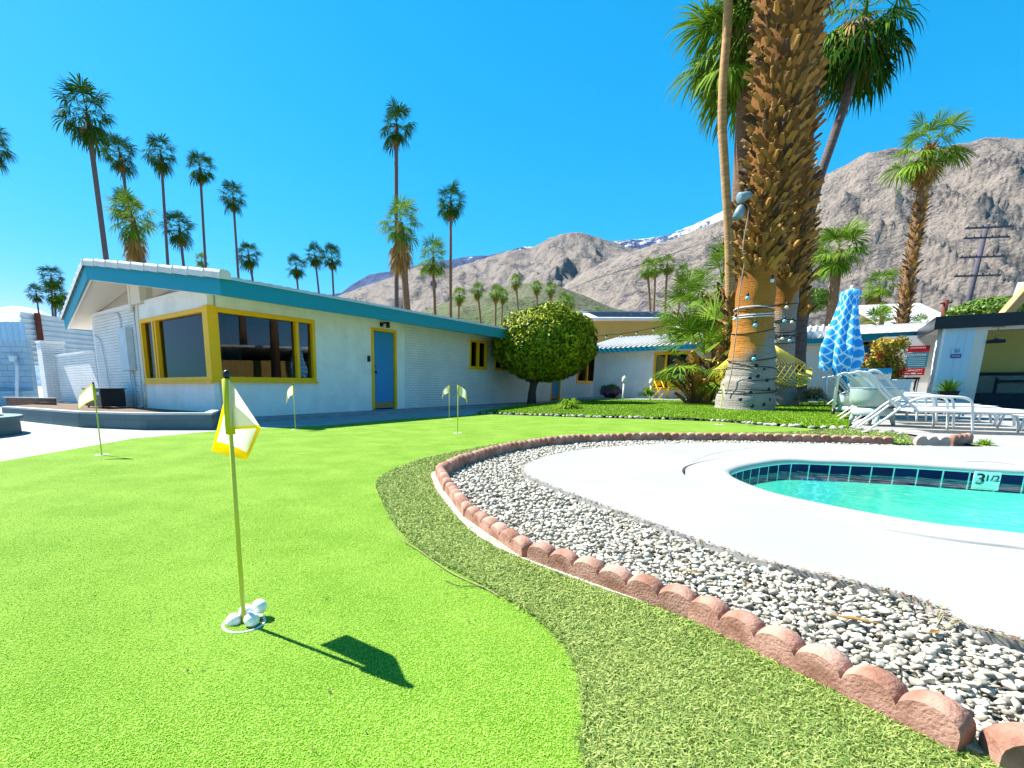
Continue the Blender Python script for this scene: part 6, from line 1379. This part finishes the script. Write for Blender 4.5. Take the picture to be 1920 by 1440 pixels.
# utility pole
b_=AT(1808,596,44); up=empty('utility_pole',(b_.x,b_.y,0),-.15,'leaning dark utility pole with four crossarms in front of the mountain','utility pole'); tp_=AT(1851,421,44)
tp_=Matrix.Rotation(.15,3,'Z')@(tp_-Vector((b_.x,b_.y,0))); dirn=tp_/1.; b0=Vector((0,0,0)); bb=Matrix.Rotation(.15,3,'Z')@(b_-Vector((b_.x,b_.y,0))); sl3=(tp_-bb)/(tp_.z-bb.z); base=bb-sl3*bb.z
mb=MB(); mb.tube([base,tp_],[.24,.16],12); mb.build('pole',M['pole'],up)
for (y,w_) in ((428,.85),(447,.82),(483,.80),(518,.84)):
    z=AT(1840,y,44).z; c=base+sl3*z; mb=MB(); mb.bbox(c.x-2.05*w_,c.y-.28,z-.07,c.x+2.05*w_,c.y-.16,z+.07,.01); a=mb.build('crossarm',M['pole'],up)
    mb=MB()
    for q in (-1.8,-1.1,-.5,.5,1.1,1.8): mb.lathe([(.04,z+.07),(.05,z+.12),(.03,z+.2),(0,z+.22)],8,cx=c.x+q*w_,cy=c.y-.22)
    mb.build('insulators',M['dark'],a)
b_=AT(1768,600,30); t_=AT(1774,562,30); sp2=empty('short_pole',(b_.x,b_.y,0),0,'short dark reddish post above the left corner of the cabana roof','post'); o=Vector((b_.x,b_.y,0)); mb=MB(); mb.tube([(0,0,0),b_-o,t_-o],[.14,.13,.12],8); mb.tube([t_-o+Vector((-.3,0,-.2)),t_-o+Vector((.35,0,-.15))],.05,6); mb.build('pole',M['rust'],sp2)
# timber barge board at right edge
a=AT(1877,598,19); b=AT(1932,536,19); mb=MB(); d=(b-a); L_=d.length; T=Matrix.Translation(a)@d.to_track_quat('X','Z').to_matrix().to_4x4(); mb.bbox(-.2,-.12,-.16,L_,.12,.16,.01,T); mb.build('timber_rafter',M['wood'],None,label='pale timber rafter rising out of the right frame edge above the cabana',cat='rafter')

# ============================================================ UMBRELLA
def umbmat():
    m,nt,p=newmat('umbrella_fabric'); ln=nt.links.new; p.inputs['Roughness'].default_value=.75; uv=nt.nodes.new('ShaderNodeUVMap'); sp=nt.nodes.new('ShaderNodeSeparateXYZ'); ln(uv.outputs[0],sp.inputs[0])
    def mth(op,a,b=None,c=None):
        q=nt.nodes.new('ShaderNodeMath'); q.operation=op
        for i,v in enumerate([a,b,c]):
            if v is None: continue
            if isinstance(v,(int,float)): q.inputs[i].default_value=v
            else: ln(v,q.inputs[i])
        return q.outputs[0]
    X=mth('DIVIDE',sp.outputs[0],.20*1.4); Z=mth('DIVIDE',sp.outputs[1],.20)
    def cell(ox,oz):
        fx=mth('MULTIPLY',mth('SUBTRACT',mth('FRACT',mth('ADD',X,ox)),.5),1.4); fz=mth('SUBTRACT',mth('FRACT',mth('ADD',Z,oz)),.5); ax=mth('ABSOLUTE',fx); az=mth('ABSOLUTE',fz)
        return mth('ADD',mth('POWER',ax,1.35),mth('MULTIPLY',mth('POWER',az,1.35),1.25))
    d=mth('MINIMUM',cell(0,0),cell(.5,.5)); col=ramp(nt,d,[(.0,(.008,.30,.74)),(.345,(.012,.36,.80)),(.375,(.60,.82,.88)),(1,(.60,.82,.88))]); ln(col,p.inputs['Base Color'])
    tr=nt.nodes.new('ShaderNodeBsdfTranslucent'); ln(col,tr.inputs[0]); ms=nt.nodes.new('ShaderNodeMixShader'); ms.inputs[0].default_value=.3; ln(p.outputs[0],ms.inputs[1]); ln(tr.outputs[0],ms.inputs[2]); ln(ms.outputs[0],nt.nodes['Material Output'].inputs[0]); return m
M['umb']=umbmat(); UY=10.6
ub_=AT(1562,771,UY); ut=AT(1597,540,UY); um=empty('patio_umbrella',(ub_.x,ub_.y,.05),0,'closed blue patio umbrella with white lattice print on a white pole','umbrella')
o=Vector((ub_.x,ub_.y,.05)); tp_=ut-o; mb=MB(); mb.tube([(0,0,-.1),tp_],.027,12); mb.build('pole',M['white'],um)
mb=MB(); mb.tube([(0,0,-.1),(0.005,0,.14)],.034,10); mb.build('ground_spike',M['dark'],um)
N=64; rows=26; V=[];FF=[];UVs=[]
prof=[(0,.0),(.10,.02),(.21,.06),(.235,.10),(.24,.16),(.20,.17),(.215,.30),(.25,.5),(.30,.75),(.36,1.0),(.42,1.2),(.44,1.38),(.40,1.55),(.36,1.70)]
pr_z=np.linspace(0,1.72,rows+1); tl=tp_.z
for j,zz in enumerate(pr_z):
    rr=float(np.interp(zz,[p[1] for p in prof],[p[0] for p in prof])); amp=.10+.22*min(1,zz/1.2)
    for k in range(N+1):
        a=2*PI*k/N; f=1+amp*(.6*math.cos(8*a+.8*math.sin(zz*2))+.35*math.cos(5*a+zz*3)); c=tp_*((tl-zz)/tl) if zz<tl else Vector()
        zb=zz+(.16*math.sin(a+2.2)+.07*math.sin(8*a))*(zz/1.72)**3
        c=tp_*((tl-zb)/tl); V.append(c+Vector((math.cos(a)*rr*f*.72-.06*(zz/1.7),math.sin(a)*rr*f*.72,0)))
        UVs.append((a*.40,zz))
me=bpy.data.meshes.new('canopy'); fs=[(j*(N+1)+k,(j+1)*(N+1)+k,(j+1)*(N+1)+k+1,j*(N+1)+k+1) for j in range(rows) for k in range(N)]; me.from_pydata([v[:] for v in V],[],fs); me.polygons.foreach_set('use_smooth',[True]*len(fs)); me.materials.append(M['umb']); u=me.uv_layers.new(name='UVMap')
for pi_,f in enumerate(fs):
    for q,vi in enumerate(f): u.data[pi_*4+q].uv=UVs[vi]
link('canopy',me,um)
mb=MB(); mb.lathe([(0,.06),(.025,.04),(.03,.01),(.02,0)],12); k=mb.build('finial',M['white'],um); k.location=tp_
# second thin white pole
b_=G(1547,765,.06); t_=AT(1551,700,b_.y); mb=MB(); mb.tube([(0,0,0),t_-b_],.022,8); k=mb.build('umbrella_pole',M['white'],None,label='thin white pole standing just left of the umbrella pole',cat='pole'); k.location=b_

# ============================================================ LOUNGE CHAIRS (white tube chaises)
def lounger(label,loc,rz,back=R(50)):
    root=empty('lounge_chair',loc,rz,label,'lounge chair','white sling lounge chairs on the terrace')
    # local x from head (0) to foot (1.9); y 0..0.62; seat height .30
    L_,Wd,hs_=1.35,.62,.30
    bx=math.cos(back)*.68; bz=math.sin(back)*.68
    for y in (0,Wd):
        mb=MB(); mb.tube(smoothpts([(-.05,y,hs_),(.3,y,hs_+.005),(.8,y,hs_),(1.25,y,hs_-.005),(1.45,y,hs_-.05),(1.56,y,.16),(1.60,y,.0)],4),.019,8); mb.build('side_rail',M['plastic'],root)
        mb=MB(); mb.tube(smoothpts([(.02,y,hs_),(-bx*.5,y,hs_+bz*.5),(-bx,y,hs_+bz),(-bx-.10,y,hs_+bz+.07),(-bx-.17,y,hs_+bz+.06)],4),.019,8); mb.build('back_rail',M['plastic'],root)
        mb=MB(); yy=y+(-.03 if y==0 else .03); mb.tube(smoothpts([(-.52,yy,0),(-.32,yy,.20),(-.12,yy,.42),(.05,yy,.50),(.30,yy,.515),(.50,yy,.49),(.57,yy,.38),(.62,yy,.0)],5),.017,8); mb.build('arm_loop',M['plastic'],root)
        mb=MB(); mb.tube([(1.42,y,hs_-.04),(1.36,y,0)],.017,8); mb.build('leg',M['plastic'],root)
    for x,z in ((-.0,hs_),(1.5,.22)):
        mb=MB(); mb.tube([(x,0,z),(x,Wd,z)],.016,8); mb.build('cross_tube',M['plastic'],root)
    mb=MB(); 
    for k in range(26):
        x=.02+k*.052; mb.box(x,.01,hs_+.012,x+.044,Wd-.01,hs_+.017)
    mb.build('seat_straps',M['sling'],root)
    mb=MB(); mb.smooth=True; vs=[];n=10
    for k in range(n+1):
        t=k/n; x=-bx*t; z=hs_+bz*t; off=.03*math.sin(t*PI); vs+=[(x+off,.02,z),(x+off,Wd-.02,z)]
    mb.add(vs,[(2*k,2*k+1,2*k+3,2*k+2) for k in range(n)]); mb.build('back_sling',M['sling'],root)
    return root
base_l=G(1645,797); rz=ROTB+.22
LC=lounger('front lounge chair with arched arm loop, nearest the edging blocks',Vector((7.25,7.15,0)),rz)
lay=[(-.05,.95,.0,'second lounge chair right behind the front one'),(-.1,1.95,.02,'third lounge chair with its raised back in front of the grill counter'),(-.1,2.95,.02,'fourth lounge chair with its raised back beside the grill')]
for dx,dy,dz,lb in lay:
    copy_tree(LC,LC.location+D3*dx+D1*dy+Vector((0,0,dz)),rz+random.uniform(-.06,.06),lb)
for c in list(children(LC)):
    if c.name.startswith('back_sling'): bpy.data.objects.remove(c)
for i,(x,y,Y_) in enumerate([(1640,735,11.2),(1624,732,12.4),(1607,734,13.4)]):
    p_=AT(x,y,Y_); copy_tree(LC,Vector((p_.x,p_.y,.02)),rz+.1,['lounge chair back rising left of the grill above the white tubs','lounge chair back in front of the blue door, middle one','leftmost lounge chair back in front of the blue door'][i])
# moulded tub chairs
def tub(label,loc,rz,s=1.,m='plastic'):
    root=empty('tub_chair',loc,rz,label,'tub chair','moulded tub chairs on the terrace'); 
    prof_o=[(.20,.30),(.28,.34),(.33,.45),(.345,.60),(.35,.62)]; prof_i=[(.335,.62),(.325,.55),(.30,.42),(.24,.38),(0,.37)]
    mb=MB(); mb.lathe([(a*s,b*s) for a,b in prof_o+prof_i],30); k=mb.build('shell',M[m],root)
    mb=MB(); mb.lathe([(.27*s,.17*s),(.285*s,.18*s),(.27*s,.29*s),(.20*s,.31*s)],30); mb.build('base_ring',M[m],root)
    mb=MB(); mb.lathe([(.340*s,.612*s),(.356*s,.625*s),(.350*s,.64*s),(.330*s,.632*s)],30); mb.build('rim',M['lampgrey'],root)
    for a in (.6,2.2,3.9,5.4):
        c,s_=math.cos(a),math.sin(a); mb=MB(); mb.tube([(c*.235*s,s_*.235*s,.20*s),(c*.29*s,s_*.29*s,-.0)],[.045*s,.026*s],8); mb.build('leg',M[m],root)
    return root
p_=G(1655,800); tub('pale green grey tub chair on splayed legs in the middle of the lounge chairs',p_+Vector((.12,.35,0)),.3,1.0,'greyplastic')
p_=G(1590,772,.0); t1=tub('white tub chair on the left beside the umbrella pole',AT(1594,757,11.0)*1.,.2,.75); t1.location.z=.0
t2=tub('second white tub chair behind the pale green one',Vector((AT(1622,757,10.6).x,10.6,0)),.9,.80)
# counter with grill
ct_=PH+D3*-1.72+D1*-.2; gr=empty('grill_counter',ct_,ROTB,'white counter carrying a stainless steel grill beside the bougainvillea','counter'); mb=MB(); mb.bbox(0,0,0,1.35,.75,.82,.02); mb.build('counter_body',M['white'],gr); mb=MB(); mb.bbox(-.03,-.03,.82,1.38,.78,.86,.008); mb.build('counter_top',M['white'],gr)
bq=empty('barbecue_grill',ct_+D3*.12+D1*.1+Vector((0,0,.862)),ROTB,'stainless steel barbecue grill with rounded hood on the white counter','grill'); mb=MB(); mb.bbox(0,0,0,.80,.55,.10,.01); mb.build('firebox',M['chrome'],bq)
mb=MB(); mb.smooth=True; pf=[(0.02,.10),(.01,.18),(.04,.26),(.12,.32),(.25,.35),(.40,.33),(.52,.26),(.54,.10)]; vs=[(0,y,z) for y,z in pf]+[(.80,y,z) for y,z in pf]; n=len(pf); mb.add(vs,[(i,i+1,n+i+1,n+i) for i in range(n-1)]); mb.smooth=False; mb.add(vs,[tuple(range(n)),tuple(reversed(range(n,2*n)))]); hd=mb.build('hood',M['chrome'],bq)
mb=MB(); mb.tube([(.08,-.05,.17),(.72,-.05,.17)],.014,8); mb.tube([(.10,-.05,.17),(.10,.02,.17)],.01,6); mb.tube([(.70,-.05,.17),(.70,.02,.17)],.01,6); mb.build('handle',M['chrome'],hd)
mb=MB(); T=Matrix.Translation((.40,.02,.245))@Matrix.Rotation(PI/2+.4,4,'X'); mb.lathe([(.035,0),(.035,.012),(0,.014)],16,T=T); mb.build('thermometer',M['white'],hd)
# bin / tool stand at the side of the signs
tb=empty('tool_stand',PH+D3*-.35+D1*1.2,ROTB,'small dark topped stand with hanging tools under the wall signs','stand'); mb=MB(); mb.bbox(-.22,-.2,.86,.28,.25,.93,.01); mb.build('top',M['dark'],tb)
for x,y in ((-.19,-.17),(.25,-.17),(-.19,.22),(.25,.22)):
    mb=MB(); mb.tube([(x,y,0),(x,y,.86)],.016,6); mb.build('leg',M['chrome'],tb)
for k in range(4): mb=MB(); mb.tube([(-.12+.1*k,-.21,.84),(-.12+.1*k,-.215,.5+.04*(k%2))],.018,6); mb.build('tool_handle',M['pole'],tb)
# bougainvillea
bg_=Vector((0,0,0)); c0=PH+D3*-.85+D1*.9; bt=empty('bougainvillea',(c0.x,c0.y,0),ROTB,'bougainvillea with golden leaves and red flowers trained up beside the wall signs','shrub')
parts_=[((-.05,0,1.75),.42,.40,1100),((-.38,0,1.35),.38,.30,900),((.12,.0,1.25),.30,.34,800),((.10,0,.95),.30,.22,600),((-.70,0,1.22),.20,.15,250),((.2,0,1.95),.22,.2,300)]
for i,(c,rx,rz_,n) in enumerate(parts_): 
    link('foliage',leafball('foliage',c,rx,rz_,n,60+i,'bougleaf',.055,lump=.3,shell=.7),bt)
for i,(c,rx,n) in enumerate([((-.62,-.1,1.50),.13,110),((-.42,-.15,.98),.12,110),((.28,-.1,1.12),.18,170),((.02,-.2,1.22),.10,60),((-.2,-.2,1.6),.12,60)]): link('flowers',leafball('flowers',c,rx,rx,n,80+i,'bougred',.05,lump=.3,shell=.8),bt)
mb=MB(); mb.tube([(0,.05,0),(.03,.05,.7),(-.05,.0,1.3),(-.02,0,1.8)],.03,6); mb.tube([(-.0,.05,.9),(-.35,0,1.3)],.018,6); mb.build('stem',M['twig'],bt)
fbx=Vector((0,0,0)); mb=MB(); mb.bbox(-.3,-.15,0,.4,.3,.7,.02); mb.build('planter_box',M['cream'],bt)
# agave pot on a low ledge in front of the column
lg=onph(.15,-.55,0); 
mb=MB(); mb.bbox(-.5,-.2,0,.55,.35,.26,.01); k=mb.build('low_ledge',M['bluewall'],None,label='low blue grey ledge carrying the agave pot in front of the column',cat='ledge'); k.location=lg; k.rotation_euler=(0,0,ROTB)
pot=empty('plant_pot',lg+D3*.20+D1*.05+Vector((0,0,.262)),ROTB,'black square tapered pot standing in front of the pale blue column','plant pot')
mb=MB(); 
a_,b2=.13,.19; mb.add([(-a_,-a_,0),(a_,-a_,0),(a_,a_,0),(-a_,a_,0),(-b2,-b2,.27),(b2,-b2,.27),(b2,b2,.27),(-b2,b2,.27)],[(3,2,1,0),(0,1,5,4),(1,2,6,5),(2,3,7,6),(3,0,4,7)]); mb.build('body',M['black'],pot); mb=MB(); mb.box(-.175,-.175,.235,.175,.175,.245); mb.build('soil',M['soil'],pot)
clump('agave',lg+D3*.20+D1*.05+Vector((0,0,.50)),75,.44,1.35,.030,'agave','bright yellow green spiky agave in the black square pot',44,cat='plant',grav=.35)
# wall shadow-side air vent, drain cover, hose
mb=MB(); mb.lathe([(0,.012),(.10,.012),(.11,.0)],24); k=mb.build('drain_cover',M['dark'],None,label='small round drain cover on the pool deck left of the pool coping',cat='drain cover'); k.location=G(1180,985,.004); bpy.data.objects.remove(k)

# unseen house and palms added on the right to fill the corner window's reflections
flatroof('added_mirror_house',Vector((25,3.0,0)),R(80),9,6,2.3,'ochre house beyond the right frame edge, mirrored in the corner window',wm='ochre',slope=.8)
for i,(x,y,h_) in enumerate([(17.5,9.0,9.5),(21,1.5,13),(23,6.5,11)]):
    root=empty('fan_palm',(x,y,0),0,['tall palm beyond the right frame edge nearest the cabana','tall palm beyond the right frame edge, farthest to the front','tall palm beyond the right frame edge in front of the ochre house'][i],'palm tree','palms beyond the right frame edge'); mb=MB(); mb.tube([(0,0,-.1),(.1,0,h_*.5),(0,0,h_)],[.32,.24,.2],12); mb.build('trunk',M['trunk'],root); link('crown',CR[i],root,loc=(0,0,h_)); link('dead_fronds',SK[0],root,loc=(0,0,h_))

rw=empty('added_mirror_wall',(-16,-7,0),0,'white block wall with a hedge behind the viewer, mirrored in the gable window','wall'); mb=MB(); mb.box(0,0,0,18,.2,1.5); mb.build('blockwork',M['wblock'],rw)  # unseen wall and dark trees added to darken the gable window reflection
for i in range(5): 
    root=empty('added_mirror_tree',(-15+i*3.9,-9,0),0,['dark garden tree behind the white wall, outermost at the walkway side','second dark garden tree behind the white wall from the walkway side','middle dark garden tree behind the white wall','fourth dark garden tree behind the white wall from the walkway side','dark garden tree behind the white wall, nearest the pool side'][i],'tree','trees behind the viewer'); mb=MB(); mb.tube([(0,0,0),(0,0,2.5)],[.2,.12],8); mb.build('trunk',M['twig'],root); link('crown',leafball('crown',(0,0,3.4),2.2,2.0,2500,30+i,'bush',.22,lump=.3,shell=.7),root)
# thin desert air
hz=MB(); hz.box(-16000,-400,-20,16000,14500,5200); m=bpy.data.materials.new('air'); m.use_nodes=True; n_=m.node_tree; n_.nodes.remove(n_.nodes['Principled BSDF']); pv=n_.nodes.new('ShaderNodeVolumePrincipled'); pv.inputs['Color'].default_value=(.3,.65,1,1); pv.inputs['Density'].default_value=.000003; pv.inputs['Anisotropy'].default_value=.2; n_.links.new(pv.outputs[0],n_.nodes['Material Output'].inputs['Volume'])
hz.build('haze',m,kind='stuff')
